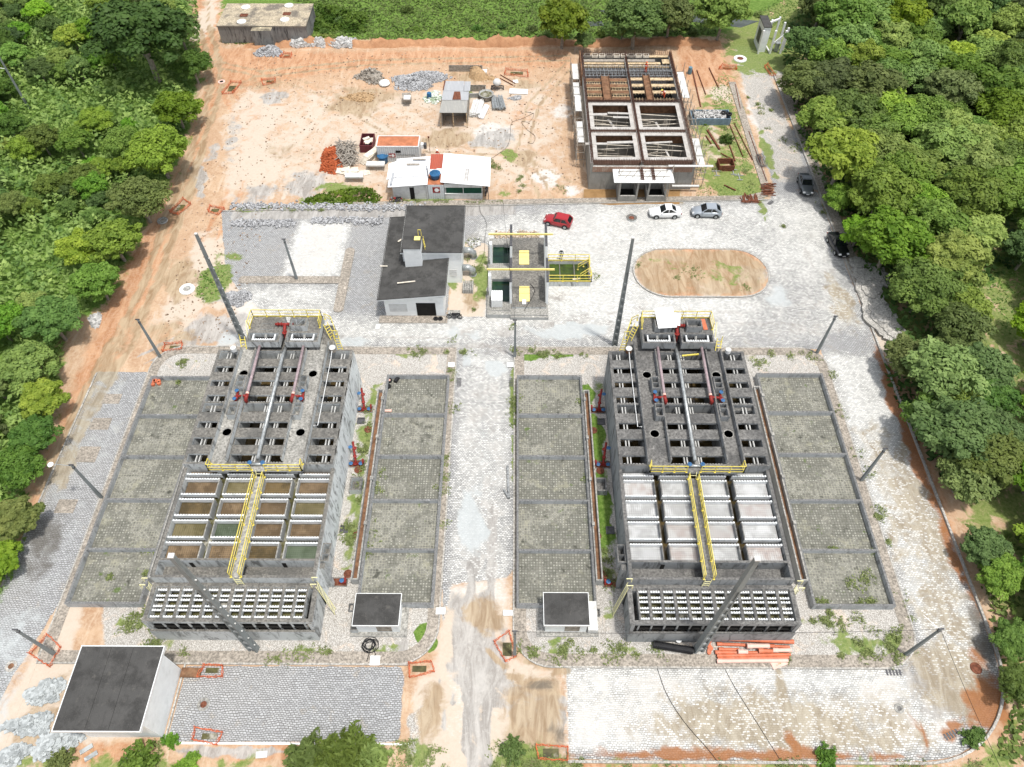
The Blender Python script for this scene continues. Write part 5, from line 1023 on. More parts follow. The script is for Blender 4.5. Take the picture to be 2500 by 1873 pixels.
MB().box(19.3,20.2,97.9,104.4,h+.05,h+.2).box(19.25,19.3,97.9,104.4,h,h+.45).box(20.2,20.25,97.9,104.4,h,h+.45).build('column_form',M['woodbrown'],T)
k=MB()
for y,z in ((104.6,h),(105.6,h+.2),(106.4,h-.1),(107.4,h)):
    k.beam((x0+.4,y,z),(x1-.4,y,z),.09); k.beam((x0+.4,y+.3,z-.6),(x1-.4,y+.3,z-.6),.08)
    for i in range(24): xx=x0+.6+i*.57; k.beam((xx,y-.25,z-.7),(xx,y+.3,z+.1),.05)
k.build('scaffold_tube',M['steel'],T)
MB().box(x0+.4,x1-.4,104.3,107.6,2.3,2.4).build('dark_deck',M['dsteel'],T)
k=MB(); k.box(x0+.4,x1-.4,107.8,108.4,h-.5,h-.4).box(x0+.4,22.6,108.5,109.1,h-.35,h-.3); k.build('side_board',M['wood'],T)
k=MB(); k.box(x0+.4,21.8,109.0,109.7,h-.2,h-.15); k.build('grey_board',M['woodgrey'],T)
for i in range(9): 
    xx=x0+.6+i*1.14; c=MB().frame(xx,xx+.95,109.75,110.45,.08,h+.02,h+.35); c.box(xx+.1,xx+.85,109.85,110.35,h+.03,h+.06); c.build('form_box',M['woodpale' if i%3 else 'woodgrey'],T)
MB().box(20.9,23.8,109.8,110.4,h+.02,h+.15).box(22.8,24,108.2,109.4,h-.1,h).build('pale_panel',M['wood'],T)
MB().box(x0-.15,x0-.003,104,y1+.5,1,h+.55).box(x1+.003,x1+.15,104,y1+.5,1,h+.55).build('side_shutter',M['woodbrown'],T)
# front boxes and canopy
m=MB()
for xa,xb in ((14.0,16.6),(17.9,20.5)):
    m.box(xa,xb,80.3,80.5,0,1.0).box(xa,xa+.2,80.5,82.9,0,1.0).box(xb-.2,xb,80.5,82.9,0,1.0).box(xa,xa+.22,80.28,80.5,1,3.15).box(xb-.22,xb,80.28,80.5,1,3.15)
m.box(13.9,20.7,80.3,82.9,3.15,3.3); m.build('front_box',FC,T)
MB().box(14.2,16.4,80.5,82.9,.05,.12).box(18.1,20.3,80.5,82.9,.05,.12).build('dark_pit',M['dark'],T)
MB().box(13.2,21.2,80.1,83.0-.06,3.302,3.38).build('canopy_form',M['white'],T)
k=MB()
for i in range(7): k.beam((13.6+i*1.0,80.6+.2*(i%3),3.45),(14.6+i*1.0,82.6-.3*(i%2),3.5),.06)
k.beam((13.8,81.5,3.45),(20.8,81.2,3.48),.06).beam((13.9,82.4,3.45),(20.6,82.5,3.48),.06).beam((16.4,80.2,.1),(16.9,82.9,4.1),.08).beam((20.6,80.2,.1),(21.3,82.6,4.3),.14).beam((14.1,80.2,.1),(14.0,82.2,4.0),.1)
k.build('brace',M['woodgrey'],T)
for xx in (17.0,18.5):
    c=MB()
    for i in range(7): c.frame(xx-.2,xx+.2,80.5+i*.38,80.65+i*.38,.03,3.5,3.65)
    c.beam((xx-.2,80.4,3.55),(xx-.2,83,3.7),.04).beam((xx+.2,80.4,3.55),(xx+.2,83,3.7),.04); thing('rebar_cage',c,M['rebar'],'rusty rebar cage lying on the white canopy form, %s one'%('left' if xx<18 else 'right'),'rebar cage')
struct('puddle',MB().prism([(9.4,80.2),(13,79.6),(18,79.9),(22.4,79.8),(22.9,82.9),(9.6,82.95)],.0,.03),M['wmud'])
for xa,xb,y,z,l in ((20.6,26.6,82.6,4.0,'upper'),(21.6,25.3,82.4,.9,'lower')): thing('plank',MB().box(xa,xb,y,y+.35,z,z+.08),M['plasterold'],'long white scaffold board in front of the unfinished tank, %s one'%l,'plank')
# scaffolds
def scaffold(name,x,ya,yb,hh,w,label,boards):
    T=empty(name,(x,(ya+yb)/2,0),label,'scaffold'); k=MB(); n=int((yb-ya)/2)
    for i in range(n+1):
        y=ya+(yb-ya)*i/n
        for dx in (0,w): k.beam((x+dx,y,0),(x+dx+random.uniform(-.1,.1),y,hh+random.uniform(0,.8)),.07)
        for z in (1.2,2.4,3.6): k.beam((x-.2,y,z),(x+w+.2,y,z),.06)
        if i%2==0 and i<n: k.beam((x,y,.3),(x,y+2,3.4),.06)
    for z in (1.2,2.4,3.6):
        for dx in (0,w): k.beam((x+dx,ya-.2,z),(x+dx,yb+.2,z),.06)
    k.build('tube_frame',M['woodgrey'],T)
    for (a,b,z) in boards: MB().box(x+.1,x+w-.1,a,b,z,z+.07).build('board',M['plasterold'],T)
scaffold('scaffold',8.7,88,109,4.3,1.1,'tube scaffold with white boards along the left side of the unfinished tank',((104.5,108.8,3.7),(100.5,104.2,3.3),(96,100,3.71),(89,94,3.3)))
scaffold('scaffold',24.75,83.6,107,4.3,1.2,'tube scaffold along the right side of the unfinished tank',((99.5,106.5,3.7),(84,90,3.3)))
# ================================================================= POLES
def bigpole(x,y,h,w,label,rz=0,near=False):
    T=empty('lightning_pole',(x,y,0),label,'pole','tall tapered concrete poles'); m=MB(); d=w*.62; wt=w*.42; dt=d*.55
    # H section: two flanges and a web with recess blocks
    def at(t): return w+(wt-w)*t, d+(dt-d)*t
    n=14
    for i in range(n):
        a,b=i/n,(i+1)/n; wa,da=at(a); wb,db=at(b)
        m.beam((0,-.0,h*a),(0,-.0,h*b),wa,da*.45,wb,db*.45)
    for s in (-1,1): m.beam((s*w*.39,0,0),(s*wt*.39,0,h),w*.22,d,wt*.22,dt)
    m.beam((0,0,h*.72),(0,0,h),wt*1.25,dt*1.3,wt,dt)
    for i in range(9):
        t=.04+i*.07; ww,dd=at(t); m.beam((0,0,h*t),(0,0,h*t+.35),ww*.9,dd*.98)
    m.v=[(p[0]*math.cos(rz)-p[1]*math.sin(rz)+x,p[0]*math.sin(rz)+p[1]*math.cos(rz)+y,p[2]) for p in m.v]
    m.build('shaft',M['pole'],T)
    for i in range(9):
        t=.08+i*.09; ww,dd=at(t); sx=ww*.5+.04; MB().ob((x+sx*math.cos(rz),y+sx*math.sin(rz),h*t),(.14,.1,.1),rz).build('step_bolt',M['plasterold'],T)
    MB().box(x-wt*.55,x+wt*.55,y-dt*.6,y+dt*.6,h,h+.12).build('cap',M['plasterold'],T)
bigpole(-31.4,55.3,16.1,.62,'tall tapered concrete pole behind the west treatment tank, crossing the grey cobbled lot')
bigpole(11.6,54.8,16.2,.62,'tall tapered concrete pole left of the east head tanks, crossing the white plaza')
bigpole(-22.5,20.0,19.6,.85,'tallest-looking tapered concrete pole in front of the west tank, leaning across its white weirs',R(-10))
bigpole(16.1,20.1,19.3,.85,'tallest-looking tapered concrete pole in front of the east tank beside the orange pipes',R(10))
sp=[(-40.3,52.7,6.4,'at the rounded back corner of the west yard',0),(-40.8,34.7,6.4,'with a white lamp arm beside the third leftmost drying bed',1),(34.6,53.6,6.3,'at the back corner of the east yard by the plaza',0),(35.0,37.0,6.1,'beside the third bed from the far end on the right',0),(34.0,19.8,6.7,'at the curved front corner of the east yard',2),(.1,52.9,6.3,'at the top end of the central road',0),(-39.7,19.5,6.4,'wrapped in orange mesh at the bottom left',0),(-27.0,65.2,6.6,'on the path median beside the white paved lot',0),(.15,19.6,6.3,'at the lower right kerb of the central road',0),(D(63,235)[0],D(63,235)[1],9.5,'standing among the bushes at the far left',3)]
for i,(x,y,h,l,k) in enumerate(sp):
    T=empty('street_pole',(x,y,0),'slim grey concrete street pole '+l,'pole','slim street poles')
    MB().beam((x,y,0),(x,y,h),.3,.24,.17,.15).build('shaft',M['pole'],T); MB().box(x-.11,x+.11,y-.11,y+.11,h-.5,h-.35).box(x-.25,x+.2,y-.05,y+.05,h-.02,h+.1).build('bracket',M['dsteel'],T)
    if k==1: 
        MB().tube([(x,y,h-.2),(x-1.1,y,h+.1),(x-1.6,y,h+.1)],.035,6).build('lamp_arm',M['steel'],T); MB().lathe((x-1.9,y,h+.05),[(.05,0),(.28,.02),(.24,.1),(.05,.14)],12).build('lamp_head',M['white'],T)
    if k==2: MB().tube([(x,y,h-.2),(x-1.2,y+1.0,h+.3)],.03,6).build('lamp_arm',M['white'],T)
    if k==3: MB().tube([(x,y,h-3),(x-2,y,h-2.6)],.04,6).build('lamp_arm',M['white'],T)
def cable(a,b,sag,r=.022,label='thin dark overhead cable',mat='black',n=14):
    a=Vector(a);b=Vector(b); pts=[]
    for i in range(n+1):
        t=i/n; p=a.lerp(b,t); p.z-=4*sag*t*(1-t); pts.append(p)
    thing('cable',MB().tube(pts,r,5,False),M[mat],label,'cable')
def gcable(pts,r,label,mat='black',z=.05):
    q=[Vector((p[0],p[1],p[2] if len(p)>2 else z)) for p in pts]; out=[]
    for i in range(len(q)-1):
        p0=q[max(i-1,0)];p1=q[i];p2=q[i+1];p3=q[min(i+2,len(q)-1)]
        for k in range(5):
            t=k/5; out.append(.5*((2*p1)+(p2-p0)*t+(2*p0-5*p1+4*p2-p3)*t*t+(3*p1-p0-3*p2+p3)*t**3))
    out.append(q[-1]); thing('hose' if r>.03 else 'cable',MB().tube(out,r,6,False),M[mat],label,'hose' if r>.03 else 'cable')
cable((34.0,19.8,6.6),(.15,19.6,6.2),.7,.018,'thin overhead cable along the front edge of the east yard')
cable((34.0,19.8,6.6),(36.5,4,5.5),.5,.018,'thin overhead cable running down to the bottom right edge')
cable((.1,52.9,6.2),(-1.5,75.9,3.4),.4,.018,'thin overhead cable from the road-end pole to the inlet works')
gcable([D(*p) for p in ((1368,1375),(1400,1400),(1418,1440),(1440,1500),(1478,1560),(1530,1620),(1560,1660))],.025,'dark cable crossing the wet paved lot at the bottom, left of two')
gcable([D(*p) for p in ((1560,1435),(1590,1490),(1640,1570),(1690,1650))],.022,'dark cable crossing the wet paved lot at the bottom, right of two')
f=Z((760,100),3.682)
gcable([f(*p) for p in ((2000,650),(1900,700),(1800,740),(1790,840),(1760,950),(1650,1040),(1610,1060))],.02,'thin cable snaking over the sand from the unfinished tank to the canteen')
gcable([f(*p) for p in ((1920,640),(2000,660),(1960,730),(1890,730),(1940,800),(2010,860),(1990,925),(1945,915))],.02,'looping dark cable on the sand left of the unfinished tank')
g=Z((860,460),3.456)
gcable([g(*p) for p in ((1075,120),(1080,200),(1130,290),(1120,420),(1110,560),(1060,680))],.02,'thin dark cable from the site huts down to the pump house')
gcable([g(1500,850)+(.95,),g(1535,900)+(.95,),g(1520,960)+(.95,),g(1470,1040)+(.9,),g(1420,1090)],.03,'dark hose curling over the near yellow cover plate')
coil=[]
for i in range(70): 
    t=i*.55; r_=.75-.006*i+.12*math.sin(i*.7); coil.append((-12.5+r_*math.cos(t),20.35+r_*.9*math.sin(t),.15+.004*i))
thing('hose',MB().tube(coil+[(-11.9,19.6,.13),(-12.6,19.0,.13),(-12.2,20.9,.13)],.035,5,False),M['black'],'black hose coiled on the gravel in front of the left kiosk','hose')
a=Z((1700,120),2.504)
lp=[]
p0=a(380,690)
for i in range(60): t=i*.42; lp.append((p0[0]+.35*math.cos(t)+.012*i,p0[1]+1.5*math.sin(t),.2+.003*i))
thing('cable_coil',MB().tube(lp,.035,5,False),M['dsteel'],'loop of grey wire hanging over the pavement beside the lawn','cable')
# ================================================================= CARS
def paint(name,col,metal=0): t=NT(name); t.b.inputs['Coat Weight'].default_value=.6; t.b.inputs['Coat Roughness'].default_value=.08; return t.done(col,.38,metal=metal,spec=.5)
glass=NT('car_glass').done((.012,.015,.017),.08,spec=.6); M['glass']=glass
def car(name,loc,rz,col,label,kind,cn,metal=.0,L=4.0):
    """car built nose toward -x"""
    T=empty(name,(0,0,0),label,'car'); pm=paint(cn,col,metal); W=.85
    if kind=='sedan': top=[(-2.1,.55,.60),(-1.98,.70,.66),(-1.2,.86,.80),(-.72,.92,.84),(.9,.95,.84),(1.35,.98,.82),(1.95,.98,.74),(2.12,.86,.68)]; cab=[(-.72,.93,.74),(-.02,1.43,.62),(.75,1.45,.60),(1.5,1.0,.68)]
    elif kind=='old': top=[(-1.85,.55,.66),(-1.8,.72,.72),(-1.0,.82,.78),(-.62,.88,.80),(1.2,.9,.80),(1.75,.88,.78),(1.86,.8,.72)]; cab=[(-.68,.89,.74),(-.22,1.38,.64),(1.35,1.36,.62),(1.78,.92,.70)]
    else: top=[(-1.95,.55,.62),(-1.85,.72,.70),(-1.1,.88,.82),(-.75,.94,.84),(1.3,.97,.84),(1.85,.97,.78),(1.98,.86,.70)]; cab=[(-.80,.95,.76),(-.1,1.45,.64),(1.15,1.44,.62),(1.85,1.0,.70)]
    # body: loft of rounded sections
    vs=[];fs=[];n=len(top)
    for (x,zt,w) in top:
        w=w*1.0; zb=.24 if abs(x)<1.75 else .32
        for yy,zz in ((-w*.93,zb),(-w,zb+.18),(-w*1.0,zt-.22),(-w*.94,zt-.04),(-w*.75,zt),(w*.75,zt),(w*.94,zt-.04),(w*1.0,zt-.22),(w,zb+.18),(w*.93,zb)): vs.append((x,yy,zz))
    for i in range(n-1):
        for k in range(10): fs.append((i*10+k,i*10+(k+1)%10,(i+1)*10+(k+1)%10,(i+1)*10+k))
    fs.append(tuple(range(10))); fs.append(tuple((n-1)*10+k for k in range(10))[::-1])
    m=MB(); m._a(vs,fs); body=m.build('body',pm,T,True)
    c=cab
    m=MB(); vs=[]
    for (x,z,w) in c: vs+= [(x,-w,z),(x,w,z)]
    # glasshouse solid
    m._a([(c[0][0],-c[0][2],c[0][1]-.06),(c[0][0],c[0][2],c[0][1]-.06),(c[1][0],-c[1][2],c[1][1]-.03),(c[1][0],c[1][2],c[1][1]-.03),(c[2][0],-c[2][2],c[2][1]-.03),(c[2][0],c[2][2],c[2][1]-.03),(c[3][0],-c[3][2],c[3][1]-.06),(c[3][0],c[3][2],c[3][1]-.06)],
      [(0,2,3,1),(2,4,5,3),(4,6,7,5),(0,1,7,6),(0,6,4,2),(1,3,5,7)]); m.build('windows',glass,T)
    r=MB(); r.prism([(c[1][0]-.04,-c[1][2]-.01),(c[2][0]+.05,-c[2][2]-.01),(c[2][0]+.05,c[2][2]+.01),(c[1][0]-.04,c[1][2]+.01)],c[1][1]-.03,c[1][1]+.03)
    r.prism([(c[1][0]+.1,-c[1][2]*.8),(c[2][0]-.08,-c[2][2]*.8),(c[2][0]-.08,c[2][2]*.8),(c[1][0]+.1,c[1][2]*.8)],c[1][1]+.031,c[1][1]+.055)
    for s in (-1,1):
        P0=lambda q,k=1.01:(q[0],s*q[2]*k,q[1]-.02)
        r.beam(P0(c[0]),P0(c[1]),.07).beam(P0(c[3]),P0(c[2]),.12).beam((( c[1][0]+c[2][0])/2,s*c[1][2]*1.0,c[1][1]-.02),((c[1][0]+c[2][0])/2-.02,s*(c[0][2]+.03),c[0][1]-.02),.07)
        if kind!='sedan': r.beam((c[2][0]-.15,s*c[2][2],c[2][1]-.02),(c[3][0]-.2,s*(c[3][2]+.04),c[3][1]),.16)
    r.build('roof',pm,T)
    for s in (-1,1): MB().box(c[0][0]+.08,c[0][0]+.26,s*.86-.09,s*.86+.09,.92,1.04).build('mirror',pm,T)
    fx=top[0][0]; bx_=top[-1][0]
    for s in (-1,1):
        MB().ob((fx+.16,s*.52,.66),(.22,.3,.13),0,0,R(-25)).build('headlight',M['white'],T)
        MB().box(bx_-.2,bx_+.01,s*.62-.1,s*.62+.1,.66,.84).build('tail_light',M['red'],T)
    MB().box(fx-.03,fx+.05,-.45,.45,.3,.5).build('grille',M['black'],T); MB().box(fx-.04,fx-.031,-.2,.2,.42,.52).build('number_plate',M['white'],T)
    for sx in (-1.22,1.22) if kind!='old' else (-1.15,1.15):
        for s in (-1,1):
            w=MB().lathe((sx,s*.76-.1,.31),[(.10,0),(.31,.01),(.32,.1),(.31,.2),(.10,.2)],18,'y').build('wheel',M['rubber'],T); MB().lathe((sx,s*.76+ (.105 if s>0 else -.125),.31),[(.01,0),(.2,0),(.2,.02),(.01,.02)],12,'y').build('rim',M['steel'],w)
            MB().lathe((sx,s*.83-.03,.33),[(.01,0),(.37,0),(.37,.06),(.01,.06)],18,'y').build('wheel_arch',M['black'],T)
    T.location=(loc[0],loc[1],.02); T.rotation_euler=(0,0,rz); return T
w_=Z((1560,480),9.217)
A=w_(370,520); B=w_(800,515); car('parked_car',((A[0]+B[0])/2,(A[1]+B[1])/2+.85),math.atan2(B[1]-A[1],B[0]-A[0]),(.80,.81,.81),'white saloon car parked along the kerb in front of the unfinished tank','sedan','car_paint_white')
A=w_(1300,495); B=w_(1735,510); car('parked_car',((A[0]+B[0])/2,(A[1]+B[1])/2+.85),math.atan2(B[1]-A[1],B[0]-A[0]),(.38,.42,.46),'silver blue hatchback parked behind the white saloon','hatch','car_paint_silver',.35)
w2=Z((1300,520),7.06); A=w2(270,225); B=w2(560,290); car('parked_car',((A[0]+B[0])/2+.2,(A[1]+B[1])/2+.8),math.atan2(B[1]-A[1],B[0]-A[0]),(.36,.012,.018),'red hatchback standing alone on the plaza above the inlet works','old','car_paint_red')
w3=Z((1900,420),5.52); A=w3(300,330); B=w3(265,170); car('parked_car',(A[0]+.95,(A[1]+B[1])/2+.6),R(90)+R(-4),(.13,.145,.155),'dark grey saloon parked nose-down by the tree edge','sedan','car_paint_grey',.4)
A=w3(770,1150); B=w3(660,950); car('parked_car',((A[0]+B[0])/2+.75,(A[1]+B[1])/2+.35),math.atan2(B[1]-A[1],B[0]-A[0]),(.012,.013,.016),'black saloon half hidden under the overhanging tree','sedan','car_paint_black',.2)
# ================================================================= MOTORCYCLES
def bike(loc,rz,col,label):
    T=empty('motorcycle',(0,0,0),label,'motorcycle')
    for x,n in ((-.65,'wheel'),(.65,'wheel')):
        w=MB(); pts=[(x+.27*math.cos(t*math.pi/8),0,.3+.27*math.sin(t*math.pi/8)) for t in range(17)]; w.tube(pts,.045,6,False); o=w.build('wheel',M['rubber'],T)
        s=MB(); 
        for k in range(5): t=k*math.pi/5; s.beam((x-.25*math.cos(t),0,.3-.25*math.sin(t)),(x+.25*math.cos(t),0,.3+.25*math.sin(t)),.02)
        s.build('spokes',M['steel'],o)
    MB().beam((-.65,0,.3),(-.4,0,.95),.07).beam((-.45,0,.8),(.1,0,.35),.08).beam((.1,0,.4),(.65,0,.3),.06).beam((.05,0,.35),(.45,0,.75),.06).build('frame',M['dsteel'],T)
    MB().box(-.15,.2,-.14,.14,.25,.55).build('engine',M['dsteel'],T); MB().lathe((-.13,0,.62),[(.08,0),(.18,.05),(.2,.15),(.12,.25),(.02,.27)],10).build('fuel_tank',col,T,True)
    MB().ob((.35,0,.8),(.75,.24,.09),0,0,R(-4)).build('seat',M['black'],T); MB().beam((-.38,-.36,.98),(-.38,.36,.98),.035).build('handlebar',M['dsteel'],T); MB().ob((-.55,0,.85),(.14,.16,.16)).build('headlight',M['steel'],T)
    MB().ob((-.68,0,.62),(.36,.12,.03)).ob((.75,0,.66),(.3,.14,.05)).build('mudguard',col,T); MB().tube([(.0,.15,.3),(.7,.17,.35)],.05,6).build('exhaust',M['steel'],T)
    T.location=loc+(0,) if len(loc)==2 else loc; T.rotation_euler=(R(-6),0,rz)
g=Z((860,460),3.456); p=g(372,122); bike(p,R(4),M['red'],'red motorcycle parked in front of the white site hut')
p=g(862,1100); bike(p,R(-3),M['black'],'black motorcycle standing beside the pump house corner')
p=g(1135,85); bike((p[0],p[1]+1.2),R(80),M['dsteel'],'dark motorcycle parked at the right side of the canteen hut')
# ================================================================= PEOPLE
def person(loc,rz,label,suit,helm,pose='stand',boots=None,z=0.0):
    me=bpy.data.meshes.new('person'); L={'stand':0,'bend':1}[pose]
    # joint: name -> (pos, radius)
    lean=.0 if not L else .45
    J=[((0,0,.95),.14),((0,-.02-lean*.3,1.2),.15),((0,-.02-lean*.9,1.42-lean*.18),.13),((0,-lean*1.1,1.53-lean*.3),.06),((0,-lean*1.3,1.60-lean*.3),.08),((0,-.01-lean*1.35,1.70-lean*.35),.095),
       ((.09,0,.88),.11),((.12,-.06,.48),.08),((.13,.0,.10),.055),((.14,-.14,.05),.05),((-.09,0,.88),.11),((-.12,.05,.48),.08),((-.13,.10,.10),.055),((-.14,-.04,.05),.05),
       ((.2,-.02-lean*.85,1.40-lean*.18),.065),((.27,-.08-lean*.9,1.13-lean*.2),.05),((.22,-.30-lean*.8,1.0-lean*.2),.04),((.2,-.38-lean*.8,1.0-lean*.2),.035),
       ((-.2,-.02-lean*.85,1.40-lean*.18),.065),((-.28,-.04-lean*.9,1.13-lean*.2),.05),((-.26,-.16-lean,0.9-lean*.2),.04),((-.25,-.22-lean,.86-lean*.2),.035)]
    E=[(0,1),(1,2),(2,3),(3,4),(4,5),(0,6),(6,7),(7,8),(8,9),(0,10),(10,11),(11,12),(12,13),(2,14),(14,15),(15,16),(16,17),(2,18),(18,19),(19,20),(20,21)]
    me.from_pydata([j[0] for j in J],E,[]); o=bpy.data.objects.new('person',me); COL.objects.link(o)
    sk=o.modifiers.new('s','SKIN'); 
    for i,v in enumerate(me.skin_vertices[0].data): v.radius=(J[i][1],J[i][1]*.85)
    me.skin_vertices[0].data[0].use_root=True; o.modifiers.new('u','SUBSURF').levels=1
    dg=bpy.context.evaluated_depsgraph_get(); nm=bpy.data.meshes.new_from_object(o.evaluated_get(dg)); bpy.data.objects.remove(o)
    o=bpy.data.objects.new('person',nm); COL.objects.link(o); nm.shade_smooth()
    nm.materials.clear(); 
    for mt in (suit,M['skin'],boots or M['black']): nm.materials.append(mt)
    for p in nm.polygons:
        c=p.center; hz=1.5-lean*.3
        p.material_index=1 if (c.z>hz) or (abs(c.y)>.3+lean*.8 and abs(c.x)>.15 and c.z<1.2) else (2 if c.z<.22 else 0)
    tag(o,label,'person'); o['_o']=(0,0,0)
    hy=-.01-lean*1.35; hz=1.70-lean*.35
    MB().lathe((0,hy,hz+.0),[(.17,0),(.16,.02),(.13,.03),(.12,.09),(.07,.14),(.0,.155)],14).build('helmet',helm,o,True)
    b=MB().box(-.16,.16,-.16-lean*.7,.12-lean*.3,1.18-lean*.05,1.24); b.build('reflective_band',M['white'],o)
    # fingers: small separate digits at each hand
    h=MB()
    for (x,y,zz) in ((J[17][0]),(J[21][0])):
        for k in range(4): h.beam((x-.03+k*.02,y-.01,zz),(x-.03+k*.02,y-.08+abs(k-1)*.01,zz-.03),.016)
        h.beam((x+.035,y,zz),(x+.06,y-.04,zz),.018)
    h.build('fingers',M['skin'],o)
    o.location=(loc[0],loc[1],z); o.rotation_euler=(0,0,rz); return o
c5=Z((1400,100),3.972)
person(c5(695,315,4.2),R(150),'worker in orange-red overalls standing on the timber deck of the unfinished tank',M['hivis'],M['orangenet'],'stand',z=4.25)
person(c5(875,560,4.2),R(-60),'worker in orange-red shirt and yellow helmet bending at the formwork near the open cells',M['hivis'],M['yellow'],'bend',z=4.2)
o=Z((1000,370),11.55); person(o(800,250),R(170),'worker in orange vest and white helmet behind the red container roof',M['hivis'],M['white'],'stand')
g=Z((1300,520),7.06); person(g(490,800),R(-10),'person in grey workwear and white helmet standing beside the green water channel',M['greycloth'],M['white'],'stand')
# ================================================================= ORANGE MESH BARRIERS
def mesh_barrier(loc,w,d,rz,label,h=.42,sag=True):
    T=empty('mesh_barrier',loc+(0.0,),label,'barrier','orange mesh barriers'); m=MB(); c=[(-w/2,-d/2),(w/2,-d/2),(w/2,d/2),(-w/2,d/2)]; c=[(x+random.uniform(-.3,.3)*w*.5,y+random.uniform(-.3,.3)*d*.5) for x,y in c]; c=[(loc[0]+x*math.cos(rz)-y*math.sin(rz),loc[1]+x*math.sin(rz)+y*math.cos(rz)) for x,y in c]
    for i in range(4):
        a=Vector(c[i]); b=Vector(c[(i+1)%4]); n=max(3,int((b-a).length/.18))
        for k in range(4): 
            z=.1+k*h/3.3; pr=None
            for j in range(n+1):
                p=a.lerp(b,j/n); q=(p.x+random.uniform(-.09,.09)*(1 if 0<j<n else .3),p.y+random.uniform(-.09,.09),z-(.25*h*math.sin(math.pi*j/n) if k else 0)*random.uniform(.6,1.2))
                if pr: m.beam(pr,q,.024,.024)
                pr=q
        for j in range(n+1): p=a.lerp(b,j/n); m.beam((p.x,p.y,.05),(p.x+random.uniform(-.1,.1),p.y+random.uniform(-.1,.1),h-.25*h*math.sin(math.pi*j/n)),.028)
    m.build('mesh',M['orangenet'],T)
    for q in c: MB().beam((q[0],q[1],0),(q[0]+random.uniform(-.1,.1),q[1],h+.15),.04).build('stake',M['orangenet'],T)
    MB().box(loc[0]-w*.3,loc[0]+w*.3,loc[1]-d*.25,loc[1]+d*.25,.02 if loc[1]>19 or loc[0]>-9 else .035,.05).build('open_drain',M['wolive'],T)
k1=Z((0,1300),2.891); k2=Z((600,1300),2.765)
for loc,w,d,rz,l in ((k1(1500,975),1.9,.9,0,'at the top edge of the cobbled parking lot'),(k1(1480,1440),2.1,.9,R(-4),'at the bottom edge of the cobbled parking lot'),(k2(1172,922),2.0,1.0,R(10),'at the right corner of the cobbled parking lot'),(k2(2060,1490),2.1,1.3,R(-2),'at the bottom beside the dirt junction'),(k2(1765,790),1.3,2.3,R(22),'at the lower right kerb of the central road'),(k1(340,830),2.6,1.6,R(-28),'around the slim pole at the bottom left'),
  (Z((300,440),3.687)(520,250),1.6,2.4,R(-25),'on the orange track beside the cobbled lot'),(Z((300,440),3.687)(830,275),1.7,1.2,R(-20),'at the left end of the north kerb'),(Z((300,740),3.682)(470,400),2.0,1.0,R(5),'on the muddy corner behind the west yard'),(Z((420,0),2.836)(415,615),1.8,3.2,R(-12),'beside the track near the two manholes'),(Z((420,0),2.836)(680,568),2.0,1.4,R(18),'lying on the sand right of the track'),(Z((1030,150),4.707)(1090,140),3.4,1.8,R(-8),'beside the sand heap at the back of the site'),(Z((1700,120),2.504)(190,118),2.6,1.0,R(-5),'at the top end of the narrow pavement'),(Z((1700,120),2.504)(445,135),.8,3.0,R(12),'on the kerb below the white post frame'),(Z((420,0),2.836)(795,390),1.6,1.2,0,'at the left end of the orange earth bank')):
    mesh_barrier(loc,w,d,rz,'orange plastic mesh barrier '+l)
# ================================================================= PIPES, STACKS, DEBRIS
k4=Z((1240,1130),2.304)
G='orange sewer pipes beside the tall pole'
L=[(1145,985,1575,985,.17,'orangepipe'),(1195,992,1602,1012,.2,'orangepipe'),(1470,982,1572,984,.17,'orangepipe'),(1175,1018,1470,1030,.14,'orangepipe'),(1185,1048,1300,1050,.14,'orangepipe'),(1340,1035,1466,1035,.2,'pinkpipe'),(1470,1030,1585,1036,.14,'orangepipe'),(1165,1065,1420,1068,.15,'orangepipe'),(1290,1066,1345,1068,.18,'pinkpipe'),(1405,1062,1485,1064,.18,'orangepipe'),(1485,1058,1590,1058,.17,'pinkpipe'),(1175,1085,1590,1078,.15,'orangepipe'),(1180,1100,1580,1094,.14,'orangepipe'),(1175,1115,1575,1112,.17,'pinkpipe')]
ex=['back row, behind the others','thickest long one with a collar','short piece at the back right','third row, half hidden left','short stub on the left','pale pink short piece on top','short right piece','middle row left','small pale sleeve','small orange sleeve','pale pink length on the right','second from the front','thin one behind the front pipe','pale pink front pipe']
for i,(u0,v0,u1,v1,r,mt) in enumerate(L):
    a=k4(u0,v0,.3); b=k4(u1,v1,.3); z=.12+r+(.22 if i in (1,5,8,9,10) else 0); T=empty('sewer_pipe',((a[0]+b[0])/2,(a[1]+b[1])/2,z-r),'%s plastic pipe in the pile by the tall pole, %s'%('orange' if mt=='orangepipe' else 'pink',ex[i]),'pipe',G)
    MB().tube([a+(z,),b+(z,)],r,12,False).build('tube',M[mt],T,True); MB().tube([a+(z,),(a[0]+.45,a[1],z)],r+.03,12,False).build('socket',M[mt],T,True)
a=k4(818,1022,.4); b=k4(1042,1058,.4); m=MB().tube([a+(.45,),b+(.45,)],.30,14,False)
for i in range(28): t=i/27; m.lathe((0,0,0),[(.1,0)],3) if False else None
c=MB(); c.tube([a+(.45,),b+(.45,)],.28,14)
for i in range(24):
    t=(i+.3)/24; q=Vector(a+(.45,)).lerp(Vector(b+(.45,)),t); d=(Vector(b+(.45,))-Vector(a+(.45,))).normalized()*.05; c.tube([q-d,q+d],.33,14)
thing('corrugated_pipe',c,M['black'],'big black corrugated pipe lying left of the orange pipes','pipe')
m=MB()
for i in range(7): p=k4(1135+random.uniform(-8,8),1000+i*11,.3); m.lathe((p[0],p[1],.13+.05*i%3*.1),[(.1,0),(.19,.0),(.19,.2),(.1,.2)],10)
thing('pipe_fittings',m,M['orangepipe'],'cluster of orange pipe fittings at the left end of the pipe pile','fittings')
